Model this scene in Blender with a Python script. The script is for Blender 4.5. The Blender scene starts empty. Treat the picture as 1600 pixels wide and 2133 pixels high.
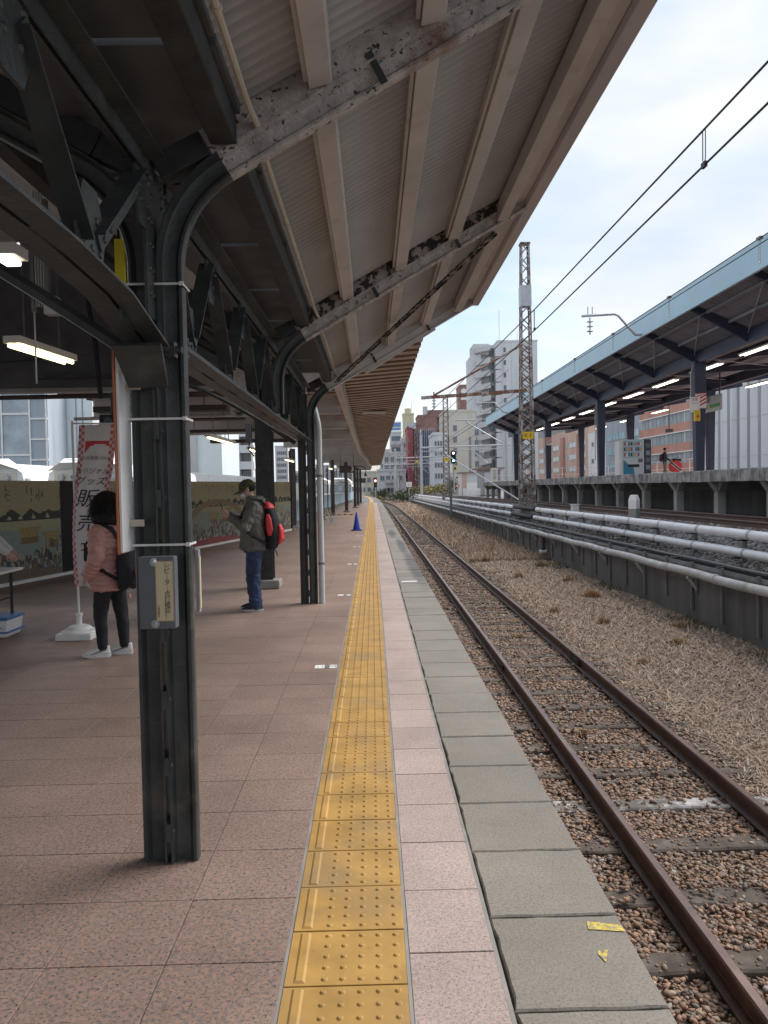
import bpy, bmesh, math, random
import numpy as np
from mathutils import Vector, Matrix

random.seed(7); rng = np.random.default_rng(7)
R = math.radians
SC = bpy.context.scene
COL = SC.collection

# ------------------------------------------------------------------ camera
EYE = 1.6
M_CW = Matrix(((0.9997332757626399, 0.01799714269712384, -0.014473430403339692),
               (-0.015083764081091178, 0.034252714267477884, -0.9992993703722906),
               (-0.0174887790896603, 0.9992511468194819, 0.034515042892964524)))
cam = bpy.data.cameras.new('camera')
cam.sensor_fit = 'VERTICAL'; cam.sensor_height = 24.0; cam.lens = 24.0*1590/2133
cam.clip_start = 0.05; cam.clip_end = 2000
camo = bpy.data.objects.new('camera', cam); COL.objects.link(camo)
camo.matrix_world = Matrix.Translation((0, 0, EYE)) @ M_CW.to_4x4()
SC.camera = camo

# ------------------------------------------------------------------ sky
SUN_AZ, SUN_EL = R(62), R(47)          # azimuth from +Y towards +X
w = bpy.data.worlds.new('World'); SC.world = w; w.use_nodes = True
nt = w.node_tree; nt.nodes.clear()
def wn(t, **k):
    n = nt.nodes.new(t)
    for a, b in k.items(): setattr(n, a, b)
    return n
out = wn('ShaderNodeOutputWorld'); bg = wn('ShaderNodeBackground'); bg.inputs[1].default_value = 0.10
sky = wn('ShaderNodeTexSky', sky_type='NISHITA', sun_disc=False)
sky.sun_elevation = SUN_EL; sky.sun_rotation = SUN_AZ; sky.altitude = 20; sky.air_density = 1.0; sky.dust_density = 1.5; sky.ozone_density = 1.5
tc = wn('ShaderNodeTexCoord')
mp = wn('ShaderNodeMapping'); mp.inputs['Scale'].default_value = (1.0, 1.0, 2.6); mp.inputs['Location'].default_value = (0.35, 0.2, 0.1)
nz = wn('ShaderNodeTexNoise'); nz.inputs['Scale'].default_value = 2.3; nz.inputs['Detail'].default_value = 7; nz.inputs['Roughness'].default_value = 0.55; nz.inputs['Distortion'].default_value = 0.35
rp = wn('ShaderNodeValToRGB'); rp.color_ramp.elements[0].position = 0.38; rp.color_ramp.elements[0].color = (0.15, 0.15, 0.15, 1); rp.color_ramp.elements[1].position = 0.55; rp.color_ramp.elements[1].color = (1, 1, 1, 1)
nz2 = wn('ShaderNodeTexNoise'); nz2.inputs['Scale'].default_value = 3.1; nz2.inputs['Detail'].default_value = 5
cr2 = wn('ShaderNodeValToRGB')
cr2.color_ramp.elements[0].position = 0.3; cr2.color_ramp.elements[0].color = (4.1, 4.7, 5.6, 1)
cr2.color_ramp.elements[1].position = 0.68; cr2.color_ramp.elements[1].color = (6.3, 6.35, 6.5, 1)
mx = wn('ShaderNodeMix', data_type='RGBA')
sc_ = wn('ShaderNodeMix', data_type='RGBA', blend_type='MULTIPLY'); sc_.inputs[0].default_value = 1.0; sc_.inputs[7].default_value = (1.15, 1.15, 1.15, 1)
L = nt.links.new
L(tc.outputs['Generated'], mp.inputs[0]); L(mp.outputs[0], nz.inputs[0]); L(mp.outputs[0], nz2.inputs[0])
L(nz.outputs[0], rp.inputs[0]); L(nz2.outputs[0], cr2.inputs[0])
L(sky.outputs[0], sc_.inputs[6]); L(rp.outputs[0], mx.inputs[0]); L(sc_.outputs[2], mx.inputs[6]); L(cr2.outputs[0], mx.inputs[7])
L(mx.outputs[2], bg.inputs[0]); L(bg.outputs[0], out.inputs[0])

# ------------------------------------------------------------------ sun (thin overcast: broad and weak)
sl = bpy.data.lights.new('sun', 'SUN'); sl.energy = 3.0; sl.angle = R(38); sl.color = (1.0, 0.975, 0.945)
so = bpy.data.objects.new('sun', sl); COL.objects.link(so)
so.location = (20, 10, 30)
sd = Vector((math.sin(SUN_AZ)*math.cos(SUN_EL), math.cos(SUN_AZ)*math.cos(SUN_EL), math.sin(SUN_EL)))
so.rotation_euler = sd.to_track_quat('Z', 'Y').to_euler()

SC.view_settings.view_transform = 'Standard'; SC.view_settings.look = 'None'
SC.view_settings.gamma = 1.0; SC.view_settings.use_curve_mapping = False
SC.view_settings.exposure = 0.82
SC.render.engine = 'CYCLES'
SC.cycles.use_denoising = True
SC.cycles.max_bounces = 8; SC.cycles.diffuse_bounces = 5; SC.cycles.glossy_bounces = 3
SC.cycles.transparent_max_bounces = 8

# ------------------------------------------------------------------ helpers
def at(x, y, Y):
    """world point at distance Y along the platform seen at photo pixel x, y"""
    d = M_CW @ Vector(((x-800)/1590, -(y-1066.5)/1590, -1)); t = Y/d.y
    return Vector((d.x*t, Y, EYE + d.z*t))

class MB:
    """collects shapes, builds ONE mesh object"""
    def __init__(s): s.v = []; s.f = []; s.m = []; s.cur = 0
    def add(s, vs, fs):
        o = len(s.v); s.v += [tuple(p) for p in vs]
        for f in fs: s.f.append(tuple(i+o for i in f)); s.m.append(s.cur)
        return s
    def mat(s, i): s.cur = i; return s
    def box(s, x0, x1, y0, y1, z0, z1):
        return s.add([(x0,y0,z0),(x1,y0,z0),(x1,y1,z0),(x0,y1,z0),(x0,y0,z1),(x1,y0,z1),(x1,y1,z1),(x0,y1,z1)],
                     [(0,3,2,1),(4,5,6,7),(0,1,5,4),(1,2,6,5),(2,3,7,6),(3,0,4,7)])
    def obox(s, c, ax, ay, az):
        """oriented box: centre and three half-axis vectors"""
        c, ax, ay, az = Vector(c), Vector(ax), Vector(ay), Vector(az)
        p = [c+sx*ax+sy*ay+sz*az for sz in (-1,1) for sx, sy in ((-1,-1),(1,-1),(1,1),(-1,1))]
        return s.add(p, [(0,3,2,1),(4,5,6,7),(0,1,5,4),(1,2,6,5),(2,3,7,6),(3,0,4,7)])
    def bar(s, a, b, wd, ht, up=(0,0,1)):
        """rectangular bar from a to b"""
        a, b = Vector(a), Vector(b); t = (b-a).normalized(); sd_ = t.cross(Vector(up))
        if sd_.length < 1e-5: sd_ = Vector((1,0,0))
        sd_.normalize(); u = sd_.cross(t)
        return s.obox((a+b)/2, (b-a)/2, sd_*wd/2, u*ht/2)
    def cyl(s, a, b, r, n=10, r2=None, cap=True):
        a, b = Vector(a), Vector(b); t = (b-a).normalized(); r2 = r if r2 is None else r2
        u = t.orthogonal().normalized(); v = t.cross(u)
        P = []
        for c, rr in ((a, r), (b, r2)):
            for i in range(n):
                an = 2*math.pi*i/n; P.append(c + (u*math.cos(an)+v*math.sin(an))*rr)
        F = [(i, (i+1)%n, n+(i+1)%n, n+i) for i in range(n)]
        if cap: F += [tuple(range(n-1,-1,-1)), tuple(range(n, 2*n))]
        return s.add(P, F)
    def tube(s, pts, r, n=8, cap=True):
        """round tube along a polyline; r number or list"""
        pts = [Vector(p) for p in pts]; k = len(pts)
        rs = r if isinstance(r, (list, tuple)) else [r]*k
        ts = [(pts[min(i+1,k-1)]-pts[max(i-1,0)]).normalized() for i in range(k)]
        u = ts[0].orthogonal().normalized(); P = []
        for i in range(k):
            u = (u - ts[i]*u.dot(ts[i]))
            u = ts[i].orthogonal().normalized() if u.length < 1e-6 else u.normalized()
            v = ts[i].cross(u)
            for j in range(n):
                an = 2*math.pi*j/n; P.append(pts[i]+(u*math.cos(an)+v*math.sin(an))*rs[i])
        F = [(i*n+j, i*n+(j+1)%n, (i+1)*n+(j+1)%n, (i+1)*n+j) for i in range(k-1) for j in range(n)]
        if cap: F += [tuple(range(n-1,-1,-1)), tuple(range((k-1)*n, k*n))]
        return s.add(P, F)
    def sweep(s, prof, pts, us, vs_):
        """closed profile (u,v) swept along points with given frame vectors"""
        n = len(prof); k = len(pts); P = []
        for p, u, v in zip(pts, us, vs_):
            p, u, v = Vector(p), Vector(u), Vector(v)
            for a, b in prof: P.append(p+u*a+v*b)
        F = [(i*n+j, i*n+(j+1)%n, (i+1)*n+(j+1)%n, (i+1)*n+j) for i in range(k-1) for j in range(n)]
        F += [tuple(range(n-1,-1,-1)), tuple(range((k-1)*n, k*n))]
        return s.add(P, F)
    def prism(s, poly, d):
        """planar polygon (3d points) extruded by vector d"""
        n = len(poly); d = Vector(d); P = [Vector(p) for p in poly]+[Vector(p)+d for p in poly]
        return s.add(P, [tuple(range(n-1,-1,-1)), tuple(range(n,2*n))]+[(i,(i+1)%n,n+(i+1)%n,n+i) for i in range(n)])
    def rings(s, rg, n=16, cap=True):
        """stacked ellipses (cx,cy,cz,rx,ry)"""
        P = []
        for cx, cy, cz, rx, ry in rg:
            for j in range(n):
                an = 2*math.pi*j/n; P.append((cx+rx*math.cos(an), cy+ry*math.sin(an), cz))
        k = len(rg)
        F = [(i*n+j, i*n+(j+1)%n, (i+1)*n+(j+1)%n, (i+1)*n+j) for i in range(k-1) for j in range(n)]
        if cap: F += [tuple(range(n-1,-1,-1)), tuple(range((k-1)*n, k*n))]
        return s.add(P, F)
    def ball(s, c, r, nu=8, nv=6, sc=(1,1,1)):
        P = [(c[0], c[1], c[2]+r*sc[2])]
        for i in range(1, nv):
            th = math.pi*i/nv
            for j in range(nu):
                an = 2*math.pi*j/nu
                P.append((c[0]+r*sc[0]*math.sin(th)*math.cos(an), c[1]+r*sc[1]*math.sin(th)*math.sin(an), c[2]+r*sc[2]*math.cos(th)))
        P.append((c[0], c[1], c[2]-r*sc[2])); e = len(P)-1
        F = [(0, 1+j, 1+(j+1)%nu) for j in range(nu)]
        for i in range(nv-2):
            for j in range(nu):
                a = 1+i*nu+j; b = 1+i*nu+(j+1)%nu; F.append((a, a+nu, b+nu, b))
        F += [(e, 1+(nv-2)*nu+(j+1)%nu, 1+(nv-2)*nu+j) for j in range(nu)]
        return s.add(P, F)
    def build(s, name, mat, parent=None, smooth=False, bevel=0, local=False):
        off = Vector((0,0,0))
        if parent is not None and not local:
            p = parent
            while p is not None: off += p.location; p = p.parent
        me = bpy.data.meshes.new(name)
        me.from_pydata([(a-off.x, b-off.y, c-off.z) for a, b, c in s.v], [], s.f)
        mats = mat if isinstance(mat, (list, tuple)) else [mat]
        for q in mats: me.materials.append(q)
        if len(mats) > 1: me.polygons.foreach_set('material_index', s.m)
        bm = bmesh.new(); bm.from_mesh(me); bmesh.ops.recalc_face_normals(bm, faces=bm.faces); bm.to_mesh(me); bm.free()
        if smooth:
            me.polygons.foreach_set('use_smooth', [True]*len(me.polygons))
            if smooth != 'all': me.set_sharp_from_angle(angle=R(40))
        o = bpy.data.objects.new(name, me); COL.objects.link(o)
        if parent is not None: o.parent = parent
        if bevel:
            b = o.modifiers.new('bevel', 'BEVEL'); b.width = bevel; b.segments = 2; b.limit_method = 'ANGLE'
        return o

def tag(o, label=None, cat=None, group=None, kind=None):
    if label: o['label'] = label
    if cat: o['category'] = cat
    if group: o['group'] = group
    if kind: o['kind'] = kind
    return o
def thing(name, label, cat, loc=(0,0,0), rz=0, group=None):
    o = bpy.data.objects.new(name, None); COL.objects.link(o); o.location = loc; o.rotation_euler = (0,0,rz)
    o.empty_display_size = 0.1
    return tag(o, label, cat, group)
def struct(name, mb, mat, **k):
    return tag(mb.build(name, mat, **k), kind='structure')
def copy_part(src, loc=None, parent=None, rot=None, scale=None):
    c = src.copy(); COL.objects.link(c); c.parent = parent if parent is not None else src.parent
    if loc is not None: c.location = loc
    if rot is not None: c.rotation_euler = rot
    if scale is not None: c.scale = scale
    return c
def copy_tree(o, loc, rz=None, label=None):
    c = o.copy(); COL.objects.link(c); c.location = loc
    if rz is not None: c.rotation_euler = (0,0,rz)
    if label: c['label'] = label
    for ch in list(o.children):
        d = ch.copy(); COL.objects.link(d); d.parent = c
        for g in list(ch.children):
            e = g.copy(); COL.objects.link(e); e.parent = d
    return c

TEXTS = []
def text(body, size, mat, parent, origin, right, up, name='lettering', align='CENTER', vspace=1.0, extrude=0.0, sx=1.0):
    """flat lettering lying in the plane (right, up), centred at origin (world)"""
    cu = bpy.data.curves.new(name, 'FONT'); cu.body = body; cu.size = size; cu.align_x = align; cu.align_y = 'CENTER'; cu.space_line = vspace
    cu.extrude = extrude; cu.resolution_u = 3
    ob = bpy.data.objects.new('tmp_'+name, cu); COL.objects.link(ob)
    TEXTS.append((ob, name, mat, parent, Vector(origin), Vector(right).normalized()*sx, Vector(up).normalized()))
def flush_texts():
    bpy.context.view_layer.update(); dg = bpy.context.evaluated_depsgraph_get()
    made = []
    for ob, name, mat, parent, o, r, u in TEXTS:
        me = bpy.data.meshes.new_from_object(ob.evaluated_get(dg)); made.append(me)
    for me, (ob, name, mat, parent, o, r, u) in zip(made, TEXTS):
        cu = ob.data; bpy.data.objects.remove(ob); bpy.data.curves.remove(cu)
        n = r.cross(u); off = Vector((0,0,0)); p = parent
        while p is not None: off += p.location; p = p.parent
        Mx = Matrix(((r.x,u.x,n.x,o.x-off.x),(r.y,u.y,n.y,o.y-off.y),(r.z,u.z,n.z,o.z-off.z),(0,0,0,1)))
        me.transform(Mx); me.materials.clear(); me.materials.append(mat); me.name = name
        t = bpy.data.objects.new(name, me); COL.objects.link(t); t.parent = parent
    TEXTS.clear()

# ------------------------------------------------------------------ materials
MATS = {}
def mat(name, col, rough=0.6, metal=0.0, var=0.0, vscale=3.0, bump=0.0, bscale=40.0, col2=None, patch=None, emit=None, spec=0.5, streak=False, dirt=None, dscale=1.2, dlo=0.5, dhi=0.7):
    """procedural surface: base colour, slow tone variation, optional second colour in patches, dirt and fine relief; world-space coordinates"""
    m = bpy.data.materials.new(name); m.use_nodes = True; n = m.node_tree; b = n.nodes['Principled BSDF']; l = n.links.new
    b.inputs['Roughness'].default_value = rough; b.inputs['Metallic'].default_value = metal
    b.inputs['Specular IOR Level'].default_value = spec
    if emit:
        b.inputs['Emission Color'].default_value = (*emit[0], 1); b.inputs['Emission Strength'].default_value = emit[1]
    c = (*col, 1); b.inputs['Base Color'].default_value = c
    g = n.nodes.new('ShaderNodeNewGeometry'); src = g.outputs['Position']
    if streak:
        mpn = n.nodes.new('ShaderNodeMapping'); mpn.inputs['Scale'].default_value = (1,1,0.12); l(src, mpn.inputs[0]); ssrc = mpn.outputs[0]
    else: ssrc = src
    cur = None
    def noise(sc, det=4, s=None, rg=0.55):
        t = n.nodes.new('ShaderNodeTexNoise'); t.inputs['Scale'].default_value = sc; t.inputs['Detail'].default_value = det; t.inputs['Roughness'].default_value = rg; l(s or src, t.inputs[0]); return t.outputs[0]
    def ramp(s, a, b_, lo=0.0, hi=1.0):
        t = n.nodes.new('ShaderNodeMapRange'); t.inputs[1].default_value = a; t.inputs[2].default_value = b_; t.inputs[3].default_value = lo; t.inputs[4].default_value = hi; l(s, t.inputs[0]); return t.outputs[0]
    def mixc(f, a, b_):
        t = n.nodes.new('ShaderNodeMix'); t.data_type = 'RGBA'
        l(f, t.inputs[0])
        for sock, q in ((t.inputs[6], a), (t.inputs[7], b_)):
            if isinstance(q, tuple): sock.default_value = q
            else: l(q, sock)
        return t.outputs[2]
    cur = c
    if var:
        f = ramp(noise(vscale, 6, ssrc), 0.3, 0.7)
        lo = tuple(max(0, x*(1-var)) for x in col)+(1,); hi = tuple(min(1, x*(1+var)) for x in col)+(1,)
        cur = mixc(f, lo, hi)
    if col2 is not None:
        ps, a, b_ = patch
        cur = mixc(ramp(noise(ps, 8, ssrc, 0.65), a, b_), cur, (*col2, 1))
    if dirt is not None:
        cur = mixc(ramp(noise(dscale, 7, ssrc, 0.6), dlo, dhi), cur, (*dirt, 1))
    if not isinstance(cur, tuple): l(cur, b.inputs['Base Color'])
    if bump:
        bp = n.nodes.new('ShaderNodeBump'); bp.inputs['Strength'].default_value = bump; bp.inputs['Distance'].default_value = 0.01
        l(noise(bscale, 5), bp.inputs['Height']); l(bp.outputs[0], b.inputs['Normal'])
    MATS[name] = m
    return m
def vmat(name, attr='tint', rough=0.7, bump=0.0, bscale=40.0, spec=0.4):
    """colour taken per face from a colour attribute (printed artwork, pebbles, straw)"""
    m = bpy.data.materials.new(name); m.use_nodes = True; n = m.node_tree; b = n.nodes['Principled BSDF']
    b.inputs['Roughness'].default_value = rough; b.inputs['Specular IOR Level'].default_value = spec
    a = n.nodes.new('ShaderNodeAttribute'); a.attribute_name = attr; n.links.new(a.outputs['Color'], b.inputs['Base Color'])
    if bump:
        g = n.nodes.new('ShaderNodeNewGeometry'); t = n.nodes.new('ShaderNodeTexNoise'); t.inputs['Scale'].default_value = bscale; n.links.new(g.outputs['Position'], t.inputs[0])
        bp = n.nodes.new('ShaderNodeBump'); bp.inputs['Strength'].default_value = bump; bp.inputs['Distance'].default_value = 0.01; n.links.new(t.outputs[0], bp.inputs['Height']); n.links.new(bp.outputs[0], b.inputs['Normal'])
    MATS[name] = m
    return m

def granite(name, base, warm, grey, dark, sc=1.0, stains=()):
    m = bpy.data.materials.new(name); m.use_nodes = True; n = m.node_tree; b = n.nodes['Principled BSDF']; l = n.links.new
    g = n.nodes.new('ShaderNodeNewGeometry')
    def noise(s, d=4, r=0.6):
        t = n.nodes.new('ShaderNodeTexNoise'); t.inputs['Scale'].default_value = s; t.inputs['Detail'].default_value = d; t.inputs['Roughness'].default_value = r; l(g.outputs['Position'], t.inputs[0]); return t.outputs[0]
    def rampn(s, a, b_):
        t = n.nodes.new('ShaderNodeMapRange'); t.inputs[1].default_value = a; t.inputs[2].default_value = b_; l(s, t.inputs[0]); return t.outputs[0]
    def mixc(f, a, b_):
        t = n.nodes.new('ShaderNodeMix'); t.data_type = 'RGBA'; l(f, t.inputs[0])
        for sock, q in ((t.inputs[6], a), (t.inputs[7], b_)):
            if isinstance(q, tuple): sock.default_value = (*q, 1)
            else: l(q, sock)
        return t.outputs[2]
    c = mixc(rampn(noise(90*sc, 3), 0.42, 0.58), base, warm)
    c = mixc(rampn(noise(130*sc, 3), 0.52, 0.60), c, grey)
    c = mixc(rampn(noise(170*sc, 2), 0.60, 0.66), c, dark)
    for cx_, cy_, rx_, ry_ in stains:      # oily stains with ragged edges
        mp_ = n.nodes.new('ShaderNodeMapping'); mp_.vector_type = 'POINT'; mp_.inputs['Location'].default_value = (-cx_/rx_, -cy_/ry_, 0); mp_.inputs['Scale'].default_value = (1/rx_, 1/ry_, 0); l(g.outputs['Position'], mp_.inputs[0])
        ln_ = n.nodes.new('ShaderNodeVectorMath'); ln_.operation = 'LENGTH'; l(mp_.outputs[0], ln_.inputs[0])
        ad_ = n.nodes.new('ShaderNodeMath'); ad_.operation = 'ADD'; l(ln_.outputs['Value'], ad_.inputs[0]); l(noise(4.0, 6, 0.7), ad_.inputs[1])
        mr_ = n.nodes.new('ShaderNodeMapRange'); mr_.inputs[1].default_value = 1.05; mr_.inputs[2].default_value = 1.6; mr_.inputs[3].default_value = 0.75; mr_.inputs[4].default_value = 0.0; l(ad_.outputs[0], mr_.inputs[0])
        c = mixc(mr_.outputs[0], c, (0.055,0.052,0.05))
    # per tile tone and slow wear
    oi = n.nodes.new('ShaderNodeObjectInfo')
    mul = n.nodes.new('ShaderNodeMix'); mul.data_type = 'RGBA'; mul.blend_type = 'MULTIPLY'; mul.inputs[0].default_value = 1.0
    cr = n.nodes.new('ShaderNodeMapRange'); cr.inputs[3].default_value = 0.95; cr.inputs[4].default_value = 1.04; l(oi.outputs['Random'], cr.inputs[0])
    w_ = n.nodes.new('ShaderNodeMapRange'); w_.inputs[1].default_value = 0.3; w_.inputs[2].default_value = 0.7; w_.inputs[3].default_value = 0.72; w_.inputs[4].default_value = 1.10; l(noise(0.9, 6, 0.65), w_.inputs[0])
    mm = n.nodes.new('ShaderNodeMath'); mm.operation = 'MULTIPLY'; l(cr.outputs[0], mm.inputs[0]); l(w_.outputs[0], mm.inputs[1])
    cb = n.nodes.new('ShaderNodeCombineColor'); [l(mm.outputs[0], cb.inputs[i]) for i in range(3)]
    l(c, mul.inputs[6]); l(cb.outputs[0], mul.inputs[7]); l(mul.outputs[2], b.inputs['Base Color'])
    rr = n.nodes.new('ShaderNodeMapRange'); rr.inputs[3].default_value = 0.40; rr.inputs[4].default_value = 0.62; l(noise(5, 5), rr.inputs[0]); l(rr.outputs[0], b.inputs['Roughness'])
    b.inputs['Specular IOR Level'].default_value = 0.32
    bp = n.nodes.new('ShaderNodeBump'); bp.inputs['Strength'].default_value = 0.12; bp.inputs['Distance'].default_value = 0.004; l(noise(220, 3), bp.inputs['Height']); l(bp.outputs[0], b.inputs['Normal'])
    MATS[name] = m
    return m

M = MATS
granite('granite', (0.262,0.188,0.154), (0.35,0.228,0.178), (0.17,0.15,0.14), (0.042,0.038,0.036), 0.54)
granite('granite_edge', (0.42,0.325,0.29), (0.50,0.375,0.325), (0.30,0.26,0.245), (0.12,0.11,0.105), 0.75)
granite('edge_concrete', (0.242,0.216,0.180), (0.275,0.243,0.20), (0.20,0.178,0.15), (0.12,0.108,0.093), 0.8, stains=((0.80,15.2,0.16,3.6),(0.74,20.5,0.12,3.0),(0.62,25.5,0.14,2.2)))
mat('grout', (0.15,0.125,0.115), 0.9)
mat('grey_mortar', (0.24,0.225,0.21), 0.9, var=0.2, vscale=6)
mat('tactile', (0.385,0.222,0.056), 0.6, var=0.22, vscale=5, col2=(0.20,0.135,0.07), patch=(18,0.63,0.72), bump=0.06, bscale=300, dirt=(0.27,0.18,0.085), dscale=2.2, dlo=0.48, dhi=0.74)
mat('concrete', (0.30,0.29,0.27), 0.9, var=0.2, vscale=1.2, bump=0.2, bscale=60, dirt=(0.17,0.16,0.145), dscale=0.9, dlo=0.5, dhi=0.7)
mat('wall_concrete', (0.15,0.145,0.138), 0.92, var=0.25, vscale=1.0, bump=0.3, bscale=30, streak=True, dirt=(0.085,0.08,0.075), dscale=1.6, dlo=0.45, dhi=0.7)
mat('asphalt', (0.12,0.115,0.11), 0.95, var=0.25, vscale=1.5, bump=0.3, bscale=120)
mat('dirt', (0.135,0.102,0.08), 0.98, var=0.3, vscale=2.5, bump=0.7, bscale=45, col2=(0.27,0.20,0.13), patch=(0.5,0.45,0.62))
mat('grey_ballast', (0.21,0.20,0.195), 0.95, var=0.45, vscale=14, bump=0.9, bscale=22, col2=(0.12,0.10,0.09), patch=(9,0.5,0.6))
mat('rust_rail', (0.095,0.050,0.036), 0.5, var=0.35, vscale=7, bump=0.2, bscale=120, spec=0.5)
mat('rail_top', (0.20,0.135,0.115), 0.32, 0.55, var=0.25, vscale=5)
mat('timber', (0.12,0.096,0.078), 0.95, var=0.45, vscale=6, bump=0.6, bscale=70, col2=(0.21,0.18,0.155), patch=(3.5,0.56,0.68))
mat('dark_steel', (0.044,0.050,0.048), 0.40, var=0.35, vscale=6, bump=0.40, bscale=34, spec=0.45, dirt=(0.12,0.105,0.085), dscale=5, dlo=0.58, dhi=0.78)
mat('pale_peel', (0.46,0.42,0.39), 0.85, var=0.28, vscale=14, bump=1.0, bscale=70, col2=(0.06,0.05,0.045), patch=(30,0.585,0.62), dirt=(0.21,0.09,0.045), dscale=2.0, dlo=0.62, dhi=0.72)
mat('pale_peel_dark', (0.36,0.325,0.30), 0.85, var=0.25, vscale=12, bump=1.0, bscale=70, col2=(0.035,0.032,0.032), patch=(13,0.47,0.51))
mat('pale_paint', (0.54,0.515,0.495), 0.7, var=0.12, vscale=2, bump=0.06, bscale=40, dirt=(0.36,0.31,0.27), dscale=3, dlo=0.55, dhi=0.8)
mat('sheet', (0.44,0.428,0.42), 0.75, var=0.10, vscale=1.4, dirt=(0.36,0.34,0.325), dscale=0.9, dlo=0.5, dhi=0.75)
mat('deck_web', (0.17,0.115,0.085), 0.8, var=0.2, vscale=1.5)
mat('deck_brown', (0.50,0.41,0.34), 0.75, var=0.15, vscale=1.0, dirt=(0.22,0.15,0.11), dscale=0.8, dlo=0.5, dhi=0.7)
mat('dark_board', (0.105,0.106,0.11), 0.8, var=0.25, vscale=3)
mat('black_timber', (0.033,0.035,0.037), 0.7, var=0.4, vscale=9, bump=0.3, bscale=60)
mat('fascia', (0.52,0.48,0.48), 0.6, var=0.08, vscale=1)
mat('conduit', (0.50,0.44,0.36), 0.6, var=0.1, vscale=4)
mat('white_paint', (0.78,0.77,0.74), 0.5, var=0.06, vscale=3)
mat('white_plastic', (0.72,0.71,0.69), 0.45, var=0.05, vscale=5)
mat('pipe_grey', (0.50,0.52,0.52), 0.5, var=0.08, vscale=3)
mat('pipe_white', (0.74,0.75,0.77), 0.40, var=0.08, vscale=2.5, dirt=(0.42,0.41,0.40), dscale=2.2, dlo=0.6, dhi=0.8)
mat('pipe_old', (0.45,0.445,0.43), 0.55, var=0.2, vscale=3, bump=0.3, bscale=14, dirt=(0.24,0.22,0.20), dscale=2.4, dlo=0.5, dhi=0.75)
mat('black_rubber', (0.018,0.018,0.020), 0.6)
mat('steel_grey', (0.16,0.165,0.17), 0.55, 0.3, var=0.2, vscale=4)
mat('galv', (0.42,0.43,0.44), 0.45, 0.35, var=0.12, vscale=5)
mat('rust', (0.20,0.095,0.055), 0.85, var=0.35, vscale=6, col2=(0.42,0.38,0.35), patch=(4,0.5,0.6))
mat('mast', (0.36,0.34,0.33), 0.75, var=0.25, vscale=3, col2=(0.15,0.09,0.065), patch=(3.2,0.46,0.55))
mat('navy_steel', (0.030,0.040,0.075), 0.5, var=0.2, vscale=2)
mat('far_sheet', (0.24,0.25,0.29), 0.7, var=0.15, vscale=1)
mat('blue_fascia', (0.36,0.54,0.63), 0.45, var=0.06, vscale=0.6)
mat('brown_steel', (0.060,0.046,0.040), 0.6, var=0.2, vscale=4)
mat('wire', (0.035,0.035,0.036), 0.5, 0.5)
mat('brick_edge', (0.33,0.31,0.29), 0.9, var=0.35, vscale=4, bump=0.5, bscale=18, dirt=(0.16,0.15,0.14), dscale=3, dlo=0.45, dhi=0.6)
mat('tube_light', (0.9,0.9,0.85), 0.5, emit=((1.0,0.84,0.42), 2.6))
mat('tube_white', (0.9,0.9,0.88), 0.5, emit=((1.0,0.95,0.76), 2.6))
mat('glass', (0.10,0.13,0.15), 0.12, spec=0.7, var=0.3, vscale=0.7)
mat('glass_pale', (0.34,0.40,0.44), 0.15, spec=0.7, var=0.25, vscale=0.6)
mat('glass_blue', (0.22,0.42,0.52), 0.15, spec=0.7, var=0.2, vscale=0.6)
mat('red', (0.55,0.045,0.05), 0.55)
mat('yellow', (0.72,0.47,0.02), 0.5)
mat('black_print', (0.02,0.02,0.022), 0.6)
mat('grey_print', (0.16,0.16,0.165), 0.6)
mat('blue_cone', (0.012,0.05,0.42), 0.4, var=0.08, vscale=8)
mat('skin', (0.50,0.31,0.235), 0.55)
mat('hair', (0.012,0.010,0.010), 0.6, spec=0.3, bump=0.5, bscale=160)
mat('shoe_white', (0.70,0.69,0.66), 0.55, var=0.08, vscale=20)
mat('shoe_black', (0.025,0.025,0.028), 0.6)
mat('cloth_black', (0.014,0.014,0.017), 0.85, bump=0.15, bscale=120)
mat('puffer', (0.47,0.245,0.215), 0.5, var=0.08, vscale=9, bump=0.25, bscale=35)
mat('jeans', (0.026,0.045,0.10), 0.85, var=0.3, vscale=9, bump=0.2, bscale=60)
mat('khaki_grey', (0.125,0.118,0.100), 0.75, var=0.12, vscale=7, bump=0.4, bscale=22)
mat('olive', (0.075,0.062,0.028), 0.85, bump=0.2, bscale=90)
mat('bag_red', (0.62,0.045,0.055), 0.6, var=0.1, vscale=12, bump=0.2, bscale=60)
vmat('print', rough=0.75)
vmat('pebble', rough=0.75, bump=0.15, bscale=150)
vmat('straw', rough=0.9, spec=0.2)
vmat('leaf', rough=0.7, spec=0.3)

def tint(me, cols):
    """per face colour attribute"""
    n = len(me.polygons); a = me.color_attributes.new('tint', 'FLOAT_COLOR', 'CORNER')
    tot = np.empty(n, np.int32); me.polygons.foreach_get('loop_total', tot)
    c = np.repeat(np.c_[np.asarray(cols, np.float32), np.ones(n, np.float32)], tot, axis=0)
    a.data.foreach_set('color', c.ravel())
def raw_mesh(name, V, Fc, k, mat_, cols=None, smooth=True):
    """fast mesh from numpy arrays; Fc (n,k) all with k corners"""
    me = bpy.data.meshes.new(name); V = np.asarray(V, np.float32); Fc = np.asarray(Fc, np.int32)
    me.vertices.add(len(V)); me.vertices.foreach_set('co', V.ravel())
    me.loops.add(Fc.size); me.loops.foreach_set('vertex_index', Fc.ravel())
    me.polygons.add(len(Fc)); me.polygons.foreach_set('loop_start', np.arange(0, Fc.size, k, dtype=np.int32))
    me.update(calc_edges=True)
    if smooth: me.polygons.foreach_set('use_smooth', np.ones(len(Fc), bool))
    me.materials.append(mat_)
    if cols is not None: tint(me, cols)
    me.validate()
    o = bpy.data.objects.new(name, me); COL.objects.link(o)
    return o
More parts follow.
